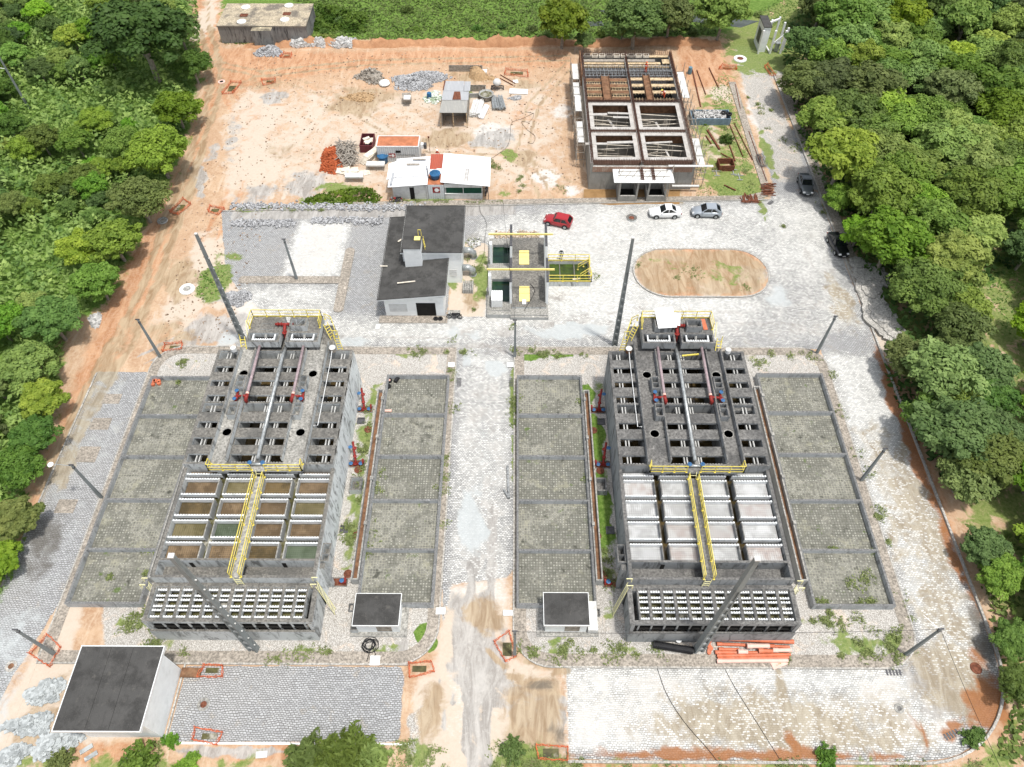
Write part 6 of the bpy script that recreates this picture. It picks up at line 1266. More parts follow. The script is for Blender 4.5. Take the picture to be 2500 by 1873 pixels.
p=k4(1520,1130); thing('debris_sheet',MB().ob((p[0],p[1],.2),(1.4,.7,.08),R(20)),M['pinkpipe'],'crumpled pink sheet in front of the pipe pile','sheet')
p=k4(955,1008); thing('bucket',MB().lathe((p[0],p[1],.12),[(.2,0),(.25,.4),(.22,.4)],12),M['white'],'white bucket beside the sheet metal grate in front of the east basin','bucket')
p=k4(1005,995); m=MB()
for i in range(6): m.box(p[0]-.7+i*.25,p[0]-.62+i*.25,p[1]-.15,p[1]+.25,.12,.2)
m.box(p[0]-.75,p[0]+.65,p[1]-.18,p[1]-.12,.12,.22).box(p[0]-.75,p[0]+.65,p[1]+.22,p[1]+.28,.12,.22); thing('grate_panel',m,M['white'],'small pale grate panel on the gravel in front of the east basin','grate')
b=Z((850,900),2.857)
for (u,v,l) in ((288,88,'larger one'),(280,128,'smaller one')):
    p=b(u,v,.4); thing('tyre',MB().lathe((p[0],p[1],.43),[(.15,0),(.3,0),(.33,.1),(.3,.2),(.15,.2),(.15,0)],16),M['rubber'],'black tyre in the far corner of the central-left drying beds, '+l,'tyre')
p=b(340,85,.4); thing('rubber_drum',MB().tube([(p[0]-.15,p[1]-.3,.6),(p[0]+.15,p[1]+.35,.6)],.22,12),M['black'],'black drum section lying in the far central-left drying bed','drum')
p=b(288,88,.4); thing('lid',MB().lathe((p[0],p[1],.5),[(.2,0),(.2,.1)],12),M['pinkpipe'],'pink lid inside the larger tyre','lid')
p=b(285,300,.4); thing('pipe_stub',MB().tube([(p[0]-.4,p[1],.55),(p[0]+.3,p[1],.55)],.15,10),M['pinkpipe'],'short orange pipe stub in the far central-left drying bed','pipe')
c1=Z((300,740),3.682); m=MB()
for u,v in ((280,712),(328,712),(275,740),(330,730),(300,708)): p=c1(u,v,.4); m.lathe((p[0],p[1],.43),[(.12,0),(.22,0),(.22,.25),(.12,.25)],12)
thing('pipe_fittings',m,M['orangepipe'],'orange pipe fittings in the far corner of the leftmost drying bed','fittings')
# manholes
def manhole(p,r,label,ring='plasterold',hole='rust',z=0.0,h=.15):
    T=empty('manhole',(p[0],p[1],z),label,'manhole'); MB().lathe((p[0],p[1],z),[(r*.5,0),(r,0),(r*.95,h),(r*.5,h),(r*.5,0)],20).build('ring',M[ring],T); MB().lathe((p[0],p[1],z),[(r*.49,h*.5),(.001,h*.55)],16).build('opening',M[hole],T)
z3=Z((300,440),3.687); z4=Z((420,0),2.836)
for p,r,l,rg,hl in ((z3(580,985),.95,'white concrete ring beside the grassy island','white','conc_lt'),(z3(358,368),.7,'grey ring in the orange track','conc_lt','woodgrey'),(z4(343,567),.6,'small ring beside the orange mesh at the top of the track','pinkpipe','dark'),(Z((1700,120),2.504)(267,62),1.1,'white ring with dark lid on the overgrown east road','white','rust'),(Z((1500,440),3.16)(132,295),.75,'dark lid in a stone ring on the plaza left of the white car','conc','rust'),(Z((0,1300),2.891)(1438,1215),.55,'brown lid in the cobbled parking lot','conc_lt','rust'),(Z((1900,1400),3.503)(1032,1155),.4,'round grey lid in the white patch of the wet lot','conc_lt','conc2'),(Z((1900,1400),3.503)(1690,812),.5,'brown octagonal lid near the curved kerb','rust','rust'),(Z((0,1300),2.891)(80,945),.5,'sunken ring in the grey cobbled road','kerb','brown' if False else 'woodbrown')):
    manhole(p,r,'round manhole, '+l,rg,hl,.03,.14 if r>.6 else .04)
# concrete patches on west road
for (u,v,w,h,l) in ((242,862,1.9,1.3,'farthest'),(218,916,2.0,1.5,'second'),(190,982,2.1,1.9,'third'),(143,1094,1.9,1.5,'nearest')):
    p=D(u,v); thing('concrete_cover',MB().box(p[0]-w/2,p[0]+w/2,p[1]-h/2,p[1]+h/2,.0,.045),M['walk'],'square pale concrete cover in the grey cobbled west road, %s of four'%l,'cover','square covers in the west road')
for (u,v,w,h,l) in ((952,1320,.85,.6,'left kerb of the central road, below the beds'),(1097,1324,.85,.5,'right kerb of the central road'),(975,788,.75,.6,'top left corner of the central road'),(1102,788,.75,.6,'top right corner of the central road'),(810,1427,.85,.8,'kerb above the parking lot')):
    p=D(u,v,.15); thing('kerb_inlet',MB().box(p[0]-w/2,p[0]+w/2,p[1]-h/2,p[1]+h/2,.1,.19),M['white'],'white square drain inlet slab at the '+l,'drain')
def grating(x,y,w,d,label,rz=0):
    m=MB()
    for k in range(5): m.ob((x+(-w/2+w*(k+.5)/5)*math.cos(rz),y+(-w/2+w*(k+.5)/5)*math.sin(rz),.03),(w/9,d,.03),rz)
    m.ob((x,y,.02),(w+.1,.05,.03),rz); thing('drain_grate',m,M['dsteel'],label,'drain')
grating(-6.1,49.3,.5,1.2,'drain grate at the top left edge of the central road'); grating(-.35,49.3,.5,1.2,'drain grate at the top right edge of the central road')
p=Z((1900,1400),3.503)(985,848); grating(p[0],p[1],1.4,.5,'white-rimmed drain grate below the curved yard corner'); p=Z((1900,1400),3.503)(1480,1380); grating(p[0],p[1],1.4,.5,'drain grate at the bottom right curve',R(20)); p=Z((1500,440),3.16)(1205,175); grating(p[0],p[1],1.0,.5,'drain grate at the plaza corner by the lawn',R(45))
# rubble and stone heaps (individual things: each heap)
def heap(c,rx,ry,h,mat,label,name='stone_heap',n=420,s=.16,flat=False,cat='heap',seed=1):
    rnd=random.Random(seed); m=MB(); f1,f2,f3=[rnd.uniform(0,6.3) for _ in range(3)]
    lob=lambda a:1+.20*math.sin(2*a+f1)+.14*math.sin(3*a+f2)+.09*math.sin(5*a+f3)
    for i in range(n):
        a=rnd.uniform(0,2*math.pi); r=math.sqrt(rnd.random()); r*=rnd.choice((1,1,1,1.12)); x=c[0]+rx*r*math.cos(a)*lob(a); y=c[1]+ry*r*math.sin(a)*lob(a); z=h*max(0,1-r**1.4)*(1+.25*math.sin(a*3+r*5+f1))+.03
        k=s*rnd.uniform(.6,1.4); m.ob((x,y,z),(k*1.3,k,k*(.5 if flat else .8)),rnd.uniform(0,6.3),rnd.uniform(-.5,.5) if not flat else rnd.uniform(-.2,.2),rnd.uniform(-.4,.4) if not flat else 0)
    N=14; ring=[(c[0]+rx*.92*lob(2*math.pi*k/N)*math.cos(2*math.pi*k/N),c[1]+ry*.92*lob(2*math.pi*k/N)*math.sin(2*math.pi*k/N)) for k in range(N)]
    b=[]; vs=[(p[0],p[1],-.02) for p in ring]+[(c[0]+(p[0]-c[0])*.6,c[1]+(p[1]-c[1])*.6,h*.62) for p in ring]+[(c[0],c[1],h*.97)]
    fs=[(k,(k+1)%N,N+(k+1)%N,N+k) for k in range(N)]+[(N+k,N+(k+1)%N,2*N) for k in range(N)]; m._a(vs,fs)
    return thing(name,m,mat,label,cat)
def randgrey(name,a,b,sc=9):
    t=NT(name); p=t.pos(); v=t.n('ShaderNodeTexVoronoi'); v.inputs['Scale'].default_value=sc; t.l(p,v.inputs['Vector']); s=t.sep(v.outputs['Color'])
    return t.done(t.mix(s[0],a,b),.9)
M['stones']=randgrey('crushed_stone',(.15,.15,.155),(.52,.525,.53),7); M['pavers']=randgrey('loose_pavers',(.27,.29,.29),(.50,.53,.53),4); M['sand']=simple('brown_sand',(.40,.27,.15),.95,.18,3); M['rubble']=randgrey('rubble_white',(.28,.28,.27),(.62,.61,.59),4)
M['clay']=randgrey('red_clay_bricks',(.26,.055,.02),(.48,.13,.05),6)
o=Z((760,100),3.682)
def h2(fn,u,v,ru,rv): p=fn(u,v); q=fn(u+ru,v); r=fn(u,v-rv); return p,abs(q[0]-p[0]),abs(r[1]-p[1])
p,a,b_=h2(o,960,360,230,75); heap(p,a,b_,.9,M['stones'],'big heap of grey crushed stone behind the tool shed',n=1500,s=.2,seed=2)
p,a,b_=h2(z4,672,362,75,38); heap(p,a,b_,.8,M['stones'],'mixed rubble heap at the left end of the orange earth bank',n=400,s=.25,seed=3)
for k,(u,v,ru,rv,l) in enumerate(((888,312,72,14,'left'),(1025,305,35,16,'small middle'),(1185,305,90,24,'right'))):
    p,a,b_=h2(z4,u,v,ru,rv); heap(p,a,b_,.7,M['rubble'],'%s heap of pale concrete blocks on the grass by the old reservoir'%l,n=90,s=.55,seed=4+k)
p,a,b_=h2(z3,1040,1065,85,75); heap(p,a,b_,.6,M['stones'],'heap of grey stones right of the grassy island behind the west tank',n=450,s=.2,seed=8)
for k,(u,v,ru,rv,l) in enumerate(((320,1130,130,80,'upper one, under the mesh-wrapped pole'),(215,1360,135,85,'middle one'),(400,1490,150,90,'right one, beside the block house'),(100,1570,105,70,'lowest one'))):
    p,a,b_=h2(k1,u,v,ru,rv); heap(p,a,b_,.45,M['pavers'],'heap of loose blue-grey paving stones at the bottom left, '+l,'paver_heap',n=520,s=.2,seed=20+k,flat=True)
p,a,b_=h2(o,175,1085,85,110); heap(p,a,b_,1.3,M['clay'],'heap of red clay bricks left of the site huts','brick_heap',n=600,s=.2,seed=9)
s3=Z((1030,150),4.707)
p,a,b_=h2(s3,640,160,130,70); heap(p,a,b_,1.5,M['sand'],'brown sand heap between the two hoardings','sand_heap',n=60,s=.1,seed=10)
p,a,b_=h2(s3,800,200,60,28); heap(p,a,b_,.4,M['sand'],'small sand heap right of the wheelbarrow','sand_heap',n=30,s=.08,seed=11)
p,a,b_=h2(o,540,330,120,60); heap(p,a,b_,1.2,M['woodgrey'],'mound of earth and roots on the bare ground left of the crushed stone','earth_heap',n=200,s=.25,seed=12)
p,a,b_=h2(o,440,510,130,50); heap(p,a,b_,.5,M['sand'],'low heap of sand and gravel in the middle of the bare ground','sand_heap',n=120,s=.14,seed=13)
p,a,b_=h2(s3,1075,425,65,28); heap(p,a,b_,.15,M['stones'],'scatter of white and grey chips below the pale board','stone_scatter',n=110,s=.14,seed=14)
for k,(u,v,ru,rv,l) in enumerate(((1600,865,70,45,'beside the looping cable'),(2110,1240,75,60,'left of the canteen side'),)): pass
p,a,b_=h2(Z((0,450),3.682),620,1230,75,40); heap(p,a,b_,.4,randgrey('litter',(.3,.08,.04),(.85,.83,.8),3),'heap of red and white litter at the bushes beside the west track','litter_heap',n=130,s=.35,seed=16,flat=True)
p,a,b_=h2(Z((0,450),3.682),860,1220,60,60); heap(p,a,b_,.15,M['rubble'],'patch of pale chippings beside the litter heap','stone_scatter',n=260,s=.13,seed=17)
p,a,b_=h2(s3,130,420,80,80); heap(p,a,b_,.3,randgrey('litter_bags',(.25,.33,.2),(.85,.85,.83),3),'litter and bags left of the tool shed','litter_heap',n=90,s=.28,seed=18)
# rows of loose setts at lot edges
for (x0,x1,y,l,mt,n) in ((-38.5,-12,79.0,'along the north kerb above the cobbled lot','stones',900),(-37.5,-29,75.6,'at the top of the grey cobbled lot','stones',350),(-27,-17.5,76.2,'at the top of the white lot','stones',350),(-6.0,-4.4,71.9,'short pile beside the pump house corner','rubble',70),(-2.6,3.2,73.4,'above the inlet works, sandy coloured','clay2',260)):
    M.setdefault('clay2',randgrey('sandy_setts',(.28,.2,.13),(.62,.52,.42),6)); rnd=random.Random(int(x0*9)); m=MB()
    for i in range(n):
        k=.2*rnd.uniform(.6,1.3); m.ob((rnd.uniform(x0,x1),y+rnd.gauss(0,.35),.06+rnd.random()*.12),(k*1.3,k,k*.7),rnd.uniform(0,6.3),rnd.uniform(-.4,.4))
    thing('loose_setts',m,M[mt],'band of loose stone setts '+l,'stones')
# wheelbarrow, mixer, basin, stacks
def boxstack(name,loc,rz,L_,W_,n,h,mat,label,cat,jit=.05,rows=1):
    m=MB()
    for i in range(n):
        for j in range(rows): 
            dx=(j-(rows-1)/2)*W_*1.1; m.ob((loc[0]+dx*math.cos(rz)+random.uniform(-jit,jit),loc[1]+dx*math.sin(rz)+random.uniform(-jit,jit)*3,h*(i+.5)+.03),(W_,L_*random.uniform(.9,1.05),h*.92),rz+random.uniform(-jit,jit)*.3)
    return thing(name,m,mat,label,cat)
p=s3(632,560); boxstack('timber_stack',p,R(-8),3.9,.3,4,.16,M['plasterold'],'stack of white-painted planks beside the tool shed','planks',.04,5)
p=s3(715,590); boxstack('timber_stack',p,R(-14),3.6,.25,2,.14,M['whroof'],'smaller stack of pale grey planks next to the white plank stack','planks',.03,3)
m=MB(); rnd=random.Random(5)
for i in range(60): 
    x=rnd.uniform(-1,1); a=s3(860+x*60,430); b=s3(890+x*78,570); m.beam((a[0],a[1],.2+rnd.random()*.5),(b[0],b[1],.15+rnd.random()*.5),.07)
thing('prop_bundle',m,M['steel'],'bundle of grey metal props spread like a fan below the round basin','props')
p=s3(740,430); T=empty('round_basin',p+(0,),'round concrete basin full of green water beside the props','basin'); MB().lathe(p+(0,),[(.85,0),(1.15,.9),(1.2,.9),(1.2,.95),(1.05,.95),(.8,.2),(.0,.2)],22).build('shell',M['conc_lt'],T,True); MB().lathe(p+(.72,),[(1.0,0),(.001,.01)],22).build('water',M['wolive'],T)
p=s3(865,320); T=empty('cement_mixer',p+(0,),'grey cement mixer with white drum in the middle of the back yard','mixer'); MB().lathe(p+(.7,),[(.3,0),(.65,.3),(.65,.6),(.4,.95)],16).build('drum',M['plasterold'],T,True); MB().box(p[0]-.9,p[0]+.9,p[1]-.35,p[1]-.25,.3,.5).box(p[0]-.9,p[0]+.9,p[1]+.25,p[1]+.35,.3,.5).beam((p[0]-.8,p[1],.4),(p[0]-.2,p[1],1.0),.1).build('frame',M['dsteel'],T)
for s in (-1,1): MB().lathe((p[0]+s*.95,p[1]-.05,.32),[(.1,0),(.32,0),(.32,.12),(.1,.12)],14,'x').build('wheel',M['rubber'],T)
p=s3(715,160); T=empty('wheelbarrow',p+(0,),'white and grey wheelbarrow at the foot of the sand heap','wheelbarrow'); MB().prism([(p[0]-.4,p[1]-.4),(p[0]+.4,p[1]-.4),(p[0]+.5,p[1]+.5),(p[0]-.5,p[1]+.5)],.45,.75).build('tray',M['white'],T); MB().beam((p[0]-.3,p[1]+.8,.3),(p[0]-.35,p[1]-.9,.6),.05).beam((p[0]+.3,p[1]+.8,.3),(p[0]+.35,p[1]-.9,.6),.05).build('handle',M['dsteel'],T); MB().lathe((p[0]-.05,p[1]+.75,.2),[(.05,0),(.2,0),(.2,.1),(.05,.1)],12,'x').build('wheel',M['rubber'],T)
p=s3(1112,352); thing('white_board',MB().ob(p+(.12,),(2.9,1.35,.06),R(-3)),M['whroof'],'white board lying flat right of the cement mixer','board')
p=s3(1077,235); thing('board',MB().ob(p+(.06,),(.8,.9,.06),R(10)),M['white'],'small white square board beside the orange mesh at the back','board')
for (a,b,l) in (((900,160),(1075,260),'long one'),((900,200),(1045,280),'shorter one')): thing('steel_bar',MB().beam(s3(*a)+(.1,),s3(*b)+(.12,),.1),M['rust'],'brown steel bar on the ground behind the mixer, '+l,'bar')
p=s3(620,415); thing('block_wall',MB().box(p[0]-1.6,p[0]+1.2,p[1]-.1,p[1]+.1,0,.7).box(p[0]-1.6,p[0]-1.4,p[1]-1.9,p[1],0,.7).box(p[0]+1.0,p[0]+1.2,p[1]-1.9,p[1],0,.7),M['conc_lt'],'small open concrete bay between the shed and the round basin','bay')
p=s3(88,430); thing('barrel',MB().lathe(p+(0,),[(.35,0),(.38,.5),(.35,1.0)],14),M['bluetank'],'blue barrel in the litter left of the tool shed','barrel')
p=o(863,545); boxstack('crate',p,R(5),1.5,1.3,4,.28,M['woodgrey'],'pallet of wrapped blocks standing alone on the bare ground','crate'); p=o(863,520,1.1); thing('cement_bag',MB().ob(p+(1.3,),(1.0,1.0,.2)),M['white'],'white cover on the lone pallet','cover')
p=o(660,395); thing('cement_bag',MB().lathe(p+(0.25,),[(.9,0),(.8,.25),(.3,.4)],10),M['white'],'white bag on the earth mound','bag')
p=o(1060,1015,0); 
m=MB(); rnd=random.Random(3)
for i in range(150):
    p=o(320+rnd.uniform(-75,75),1035+rnd.uniform(-95,95)); a=rnd.uniform(0,3.14); l=rnd.uniform(.8,2.2); z=rnd.random()*.8; m.beam((p[0]-l/2*math.cos(a),p[1]-l/2*math.sin(a),z+.05),(p[0]+l/2*math.cos(a),p[1]+l/2*math.sin(a),z+rnd.uniform(.0,.3)),.1,.06)
thing('scrap_timber',m,M['woodgrey'],'jumbled heap of scrap timber between the brick heap and the skip','timber')
m=MB(); rnd=random.Random(4)
for i in range(14): p=o(310+rnd.uniform(-80,90),1185+rnd.uniform(-25,25)); m.ob(p+(.05+.05*i*.5,),(1.4,.7,.05),rnd.uniform(-.6,.6))
thing('loose_boards',m,M['woodpale'],'pale boards strewn below the scrap timber heap','boards')
m=MB()
for i in range(12): p=o(520+i*4,1060-i*2); m.ob(p+(.1+.07*i,),(1.0,3.2,.06),R(-32+random.uniform(-6,6)))
thing('board_stack',m,M['woodpale'],'stack of pale boards lying diagonally left of the container','boards')
p=o(512,950); T=empty('skip',p+(0,),'dark red steel skip filled with pale boards','skip'); MB().frame(p[0]-.95,p[0]+.95,p[1]-1.5,p[1]+1.5,.1,.1,1.2).box(p[0]-.95,p[0]+.95,p[1]-1.5,p[1]+1.5,0,.1).build('body',simple('maroon_paint',(.13,.03,.035),.6),T); m=MB()
for i in range(9): m.ob((p[0]+random.uniform(-.4,.4),p[1]+random.uniform(-.8,.8),.9+.05*i),(.5,1.0,.05),random.uniform(0,3))
m.build('boards',M['woodpale'],T)
for (u,v,w,l) in ((395,1255,2.5,'nearest, in front of the green bush'),(585,1150,2.6,'behind the first, beside the hut')):
    p=o(u,v); T=empty('work_bench',p+(0,),'wooden work bench with a thick pale top, '+l,'bench'); MB().box(p[0]-w/2,p[0]+w/2,p[1]-.5,p[1]+.5,.75,.95).build('top',M['plasterold'],T)
    for a in (-1,1):
        for b2 in (-1,1): MB().beam((p[0]+a*(w/2-.2),p[1]+b2*.4,0),(p[0]+a*(w/2-.2),p[1]+b2*.4,.75),.1).build('leg',M['woodgrey'],T)
p=o(445,1195); thing('plywood_sheet',MB().ob(p+(.06,),(2.6,1.2,.05),R(18)),M['woodpale'],'sheet of plywood on the ground between the two work benches','board')
p=o(650,1090); T=empty('water_tank',p+(0,),'blue round water tank standing on the ground at the container corner','water tank'); MB().lathe(p+(0,),[(.6,0),(.72,1.0),(.7,1.1)],20).build('body',M['bluetank'],T,True); MB().lathe(p+(1.1,),[(.8,0),(.8,.08),(.3,.22),(.0,.28)],20).build('lid',M['bluetank'],T)
p=o(1068,1010); thing('pole_lamp',MB().beam(p+(0,),(p[0],p[1],2.6),.06).box(p[0]-.12,p[0]+.12,p[1]-.08,p[1]+.08,2.55,2.8),M['rust'],'thin rusty post with a small box behind the white hut','post')
# right-hand lawn: skip, rusty beams
r6=Z((1700,120),2.504)
p=r6(80,440); T=empty('rubble_skip',p+(0,),'blue-grey steel skip filled with white rubble and tyres on the lawn','skip'); MB().frame(p[0]-3.0,p[0]+2.9,p[1]-1.1,p[1]+1.3,.12,.1,1.1).box(p[0]-3.0,p[0]+2.9,p[1]-1.1,p[1]+1.3,.0,.1).build('body',simple('blue_grey_skip_paint',(.17,.24,.30),.6,.15,3),T)
m=MB(); rnd=random.Random(8)
for i in range(240): k=rnd.uniform(.12,.3); m.ob((p[0]+rnd.uniform(-2.4,2.2),p[1]+rnd.uniform(-.9,1.1),.85+rnd.random()*.25),(k,k,k),rnd.random()*3,rnd.random())
m.build('rubble',M['rubble'],T)
for dx in (1.9,2.7): thing('tyre',MB().lathe((p[0]+dx,p[1]+.2-(dx-1.9)*.4,1.15),[(.2,0),(.42,0),(.45,.12),(.42,.24),(.2,.24),(.2,0)],16),M['rubber'],'black tyre on the skip of rubble, %s'%('left one' if dx<2 else 'right one at the corner'),'tyre')
rb_=[((1345,880),(1460,1055),.28,'thick one below the skip'),((1330,920),(1380,1000),.12,'short one below the skip'),((1210,340),(1290,660),.14,'long one at the scaffold'),((1250,330),(1330,550),.07,'thin one'),((1360,320),(1430,460),.1,'top of the lawn'),((1460,620),(1440,760),.09,'dark one sticking out of the skip')]
rust=[((1350,880),(1460,1055),.28,'thick, pointing up to the skip'),((1335,930),(1385,1005),.14,'short, left of the thick one'),((1215,340),(1290,670),.16,'long, nearest the scaffold'),((1255,340),(1335,560),.08,'thin, near the long one'),((1365,320),(1450,500),.1,'at the top of the lawn'),((1600,470),(1645,690),.09,'lying on the narrow pavement'),((1520,760),(1670,1120),.07,'thin, middle of the lawn'),((1590,820),(1755,1150),.07,'thin, right of the middle one'),((1470,1090),(1600,1160),.12,'crossing below the shrub'),((1550,1020),(1600,1160),.12,'short upright-looking one'),((1450,1170),(1580,1150),.1,'just above the rusty box'),((1500,1375),(1605,1425),.14,'alone on the lower lawn'),((1720,890),(1880,1340),.08,'on the pavement strip')]
for a,b2,w,l in rust: 
    q=c5_=Z((1360,80),3.682); thing('rusty_beam',MB().beam(q(*a)+(.12,),q(*b2)+(.14,),w,.14),M['rust'],'rusty steel beam on the lawn, '+l,'beam')
q=Z((1360,80),3.682)
p=q(1510,1215); thing('rusty_box',MB().frame(p[0]-1.1,p[0]+1.1,p[1]-.8,p[1]+1.0,.1,.0,.9),M['rust'],'rusty open steel box in the middle of the lawn','box')
m=MB(); rnd=random.Random(2)
for i in range(22): p=q(1660+i*6.5,1490+rnd.uniform(-20,20)); m.beam((p[0],p[1]-.6,.08+rnd.random()*.2),(p[0]+rnd.uniform(-.2,.2),p[1]+.6,.1+rnd.random()*.2),.09)
for i in range(14): p=q(1680+i*9,1530+rnd.uniform(-8,8)); m.beam((p[0]-.5,p[1],.2),(p[0]+.5,p[1]+rnd.uniform(-.2,.2),.25),.08)
thing('rebar_pile',m,M['rust'],'pile of short rusty rods at the front edge of the lawn','rods')
m=MB()
for i in range(24): p=q(1895+rnd.uniform(-25,25),1370+i*4.5); m.beam((p[0]-.7,p[1],.15+rnd.random()*.3),(p[0]+.7,p[1]+rnd.uniform(-.2,.2),.2+rnd.random()*.3),.09)
thing('rebar_pile',m,M['rust'],'stack of rusty rods on the pavement corner by the plaza','rods')
for (u,v,l) in ((1635,1300,'right'),(1430,1262,'left'),(1580,1250,'middle')):
    p=q(u,v); thing('white_trestle',MB().beam((p[0],p[1]-.7,.1),(p[0],p[1]+.8,.1),.08).beam((p[0]-.6,p[1]+.3,.12),(p[0]+.6,p[1]+.3,.12),.08).beam((p[0]-.4,p[1]-.7,.1),(p[0]+.4,p[1]-.7,.1),.08),M['zinc'],'pale metal frame piece lying on the lawn, %s of three'%l,'frame')
p=q(1190,368); thing('barrel',MB().lathe(p+(0,),[(.32,0),(.35,.5),(.35,.6),(.32,1.1)],14),simple('bluegrey_barrel',(.12,.22,.28),.5),'blue-grey barrel at the top of the lawn beside the scaffold','barrel')
for (u,v,w,h_,l) in ((1850,625,18,24,'farthest, under the tree'),(1885,665,24,30,'second'),(1915,680,12,22,'second, right part'),(1885,690,16,22,'third'),(1900,715,22,26,'fourth')): pass
w5=Z((1500,440),3.16)
for i,(u,v,a,b2,rz) in enumerate(((1885,655,1.2,1.3,20),(1925,745,1.5,1.9,10),(2020,740,1.4,2.1,15),(1965,860,1.6,2.2,20),(2020,1000,1.7,2.4,25),(2050,1080,1.9,2.5,25),(2135,1180,1.5,2.0,30))):
    p=w5(u,v); rnd=random.Random(i); n=22; pts=[(p[0]+a*(1+rnd.uniform(-.18,.18))*math.cos(2*math.pi*k/n),p[1]+b2*(1+rnd.uniform(-.18,.18))*math.sin(2*math.pi*k/n)) for k in range(n)]
    m=MB().prism(pts,-.02,.22+.03*i); m.prism([(p[0]+(x-p[0])*.6,p[1]+(y-p[1])*.6) for x,y in pts],.2+.03*i,.34+.03*i); thing('concrete_spill',m,M['fresh'],'flat spilled concrete lump under the trees right of the plaza, number %s'%('one from the top','two, left','two, right','three','four','five','six, lowest')[i],'concrete lump','spilled concrete lumps')
p=D(470,640)
for (u,v,l) in ((612,1530,'left'),(645,1580,'right')):
    p=k1(u,v); thing('slab',MB().ob(p+(.06,),(1.0,.35,.1),R(35)),M['pavers'],'narrow grey slab on the earth below the block house, %s'%l,'slab')
p=k1(475,1590); thing('slab',MB().ob(p+(.06,),(.35,1.0,.1),R(-25)),M['pavers'],'narrow grey slab beside the paver heaps','slab')
p=k1(1850,1570); thing('slab',MB().ob(p+(.1,),(.9,.5,.12),R(5)),M['plasterold'],'small pale slab on the grey strip below the parking lot','slab')
f8=Z((1080,860),2.164); 
p=f8(350,690); thing('drain_pipe',MB().beam(f8(345,605)+(.2,),f8(352,775)+(.2,),.22).beam(f8(350,775)+(.2,),f8(325,730)+(.2,),.18),M['pole'],'dark grey beam lying along the right edge of the central road','beam')
struct('pond',MB().prism([D(1290,22),D(1420,26),D(1560,38),D(1640,46),D(1600,60),D(1450,42),D(1330,40)],-.02,.03),M['wpond'])
struct('pond_small',MB().prism([D(1250,48),D(1300,46),D(1305,56),D(1255,58)],-.02,.031),M['wpond'])
# ================================================================= VEGETATION
def leaves(centres,normals,size,rnd,aspect=1.6,jit=.5):
    """numpy leaf quads (two-triangle rhombi)"""
    n=len(centres); a=rnd.normal(size=(n,3)); nn=normals+rnd.normal(size=(n,3))*jit; nn/=np.linalg.norm(nn,axis=1,keepdims=True)
    u=np.cross(nn,a); u/=np.linalg.norm(u,axis=1,keepdims=True)+1e-9; v=np.cross(nn,u)
    s=(size*rnd.uniform(.6,1.35,n))[:,None]; u=u*s*aspect*.5; v=v*s*.5
    vs=np.stack([centres-u,centres+v*.9-u*.1,centres+u,centres-v*.9-u*.1],1).reshape(-1,3)
    return vs,n
def quadmesh(name,vs,n,mat,tint):
    me=bpy.data.meshes.new(name); me.vertices.add(4*n); me.vertices.foreach_set('co',vs.astype(np.float32).ravel()); me.loops.add(4*n); me.loops.foreach_set('vertex_index',np.arange(4*n,dtype=np.int32)); me.polygons.add(n); me.polygons.foreach_set('loop_start',np.arange(0,4*n,4,dtype=np.int32)); me.update()
    a=me.attributes.new('tint','FLOAT','FACE'); a.data.foreach_set('value',tint.astype(np.float32)); me.materials.append(mat); return me
def crownmesh(name,mat,seed,R_,H,n=5200,clumps=34,leaf=.42,flat=.75,open_=0.0,low=-.35):
    rnd=np.random.RandomState(seed); c=[]; 
    while len(c)<clumps:
        p=rnd.normal(size=3); p/=np.linalg.norm(p)
        if p[2]<low: continue
        r=rnd.uniform(.45,.95); c.append((p*r*np.array([R_,R_,H*flat])*(1+rnd.uniform(-.12,.15)),R_*rnd.uniform(.13,.30),rnd.uniform(0,1)))
    for i in range(3): c.append((rnd.normal(size=3)*R_*.2,R_*.45,rnd.uniform(.2,.6)))
    per=n//len(c); VS=[];T=[]
    for (q,r,tn) in c:
        d=rnd.normal(size=(per,3)); d/=np.linalg.norm(d,axis=1,keepdims=True); d[:,2]=np.where(d[:,2]<-.3,-d[:,2],d[:,2]); rr=r*(.62+.45*rnd.random_sample(per)**.7)
        p=q+d*rr[:,None]*np.array([1,1,.72]); nn=d+np.array([0,0,.7]); vs,k=leaves(p,nn,leaf,rnd); VS.append(vs); t=np.clip(.5*tn+.35*rnd.random_sample(per)+.2*d[:,2],0,1); T.append(t)
    vs=np.concatenate(VS); t=np.concatenate(T); 
    return quadmesh(name,vs,len(t),mat,t),c
def trunkmesh(name,c,zc,seed,thick=.22,limbs=9):
    rnd=random.Random(seed); m=MB(); m.tube([(0,0,-.3),(rnd.uniform(-.15,.15),rnd.uniform(-.15,.15),zc*.45),(0,0,zc*.8)],thick,8,True,thick*.6)
    for i in range(limbs):
        q=c[rnd.randrange(len(c))][0]; s=(0,0,zc*rnd.uniform(.4,.75)); e=(q[0]*.95,q[1]*.95,zc+q[2]*.95); mid=((s[0]+e[0])/2+rnd.uniform(-.3,.3),(s[1]+e[1])/2+rnd.uniform(-.3,.3),(s[2]+e[2])/2+.25); m.tube([s,mid,e],thick*.45,6,False,thick*.1)
    me=bpy.data.meshes.new(name); me.from_pydata(m.v,[],m.f); me.materials.append(M['bark']); return me
PROTO=[]
spec=[('leaf',3.2,2.6,6.4,.40),('leafd',3.0,2.3,5.8,.36),('leafo',3.4,2.8,6.6,.42),('leafb',2.8,2.2,5.4,.45),('leafd',2.6,2.6,6.4,.36),('leaf',3.6,2.4,6.8,.36),('leafo',3.0,2.0,5.6,.4)]
KIND=['mid-green bushy tree','dark green dense tree','olive green spreading tree','bright green broad-leaved tree','dark narrow tree','wide mid-green tree','olive feathery tree']
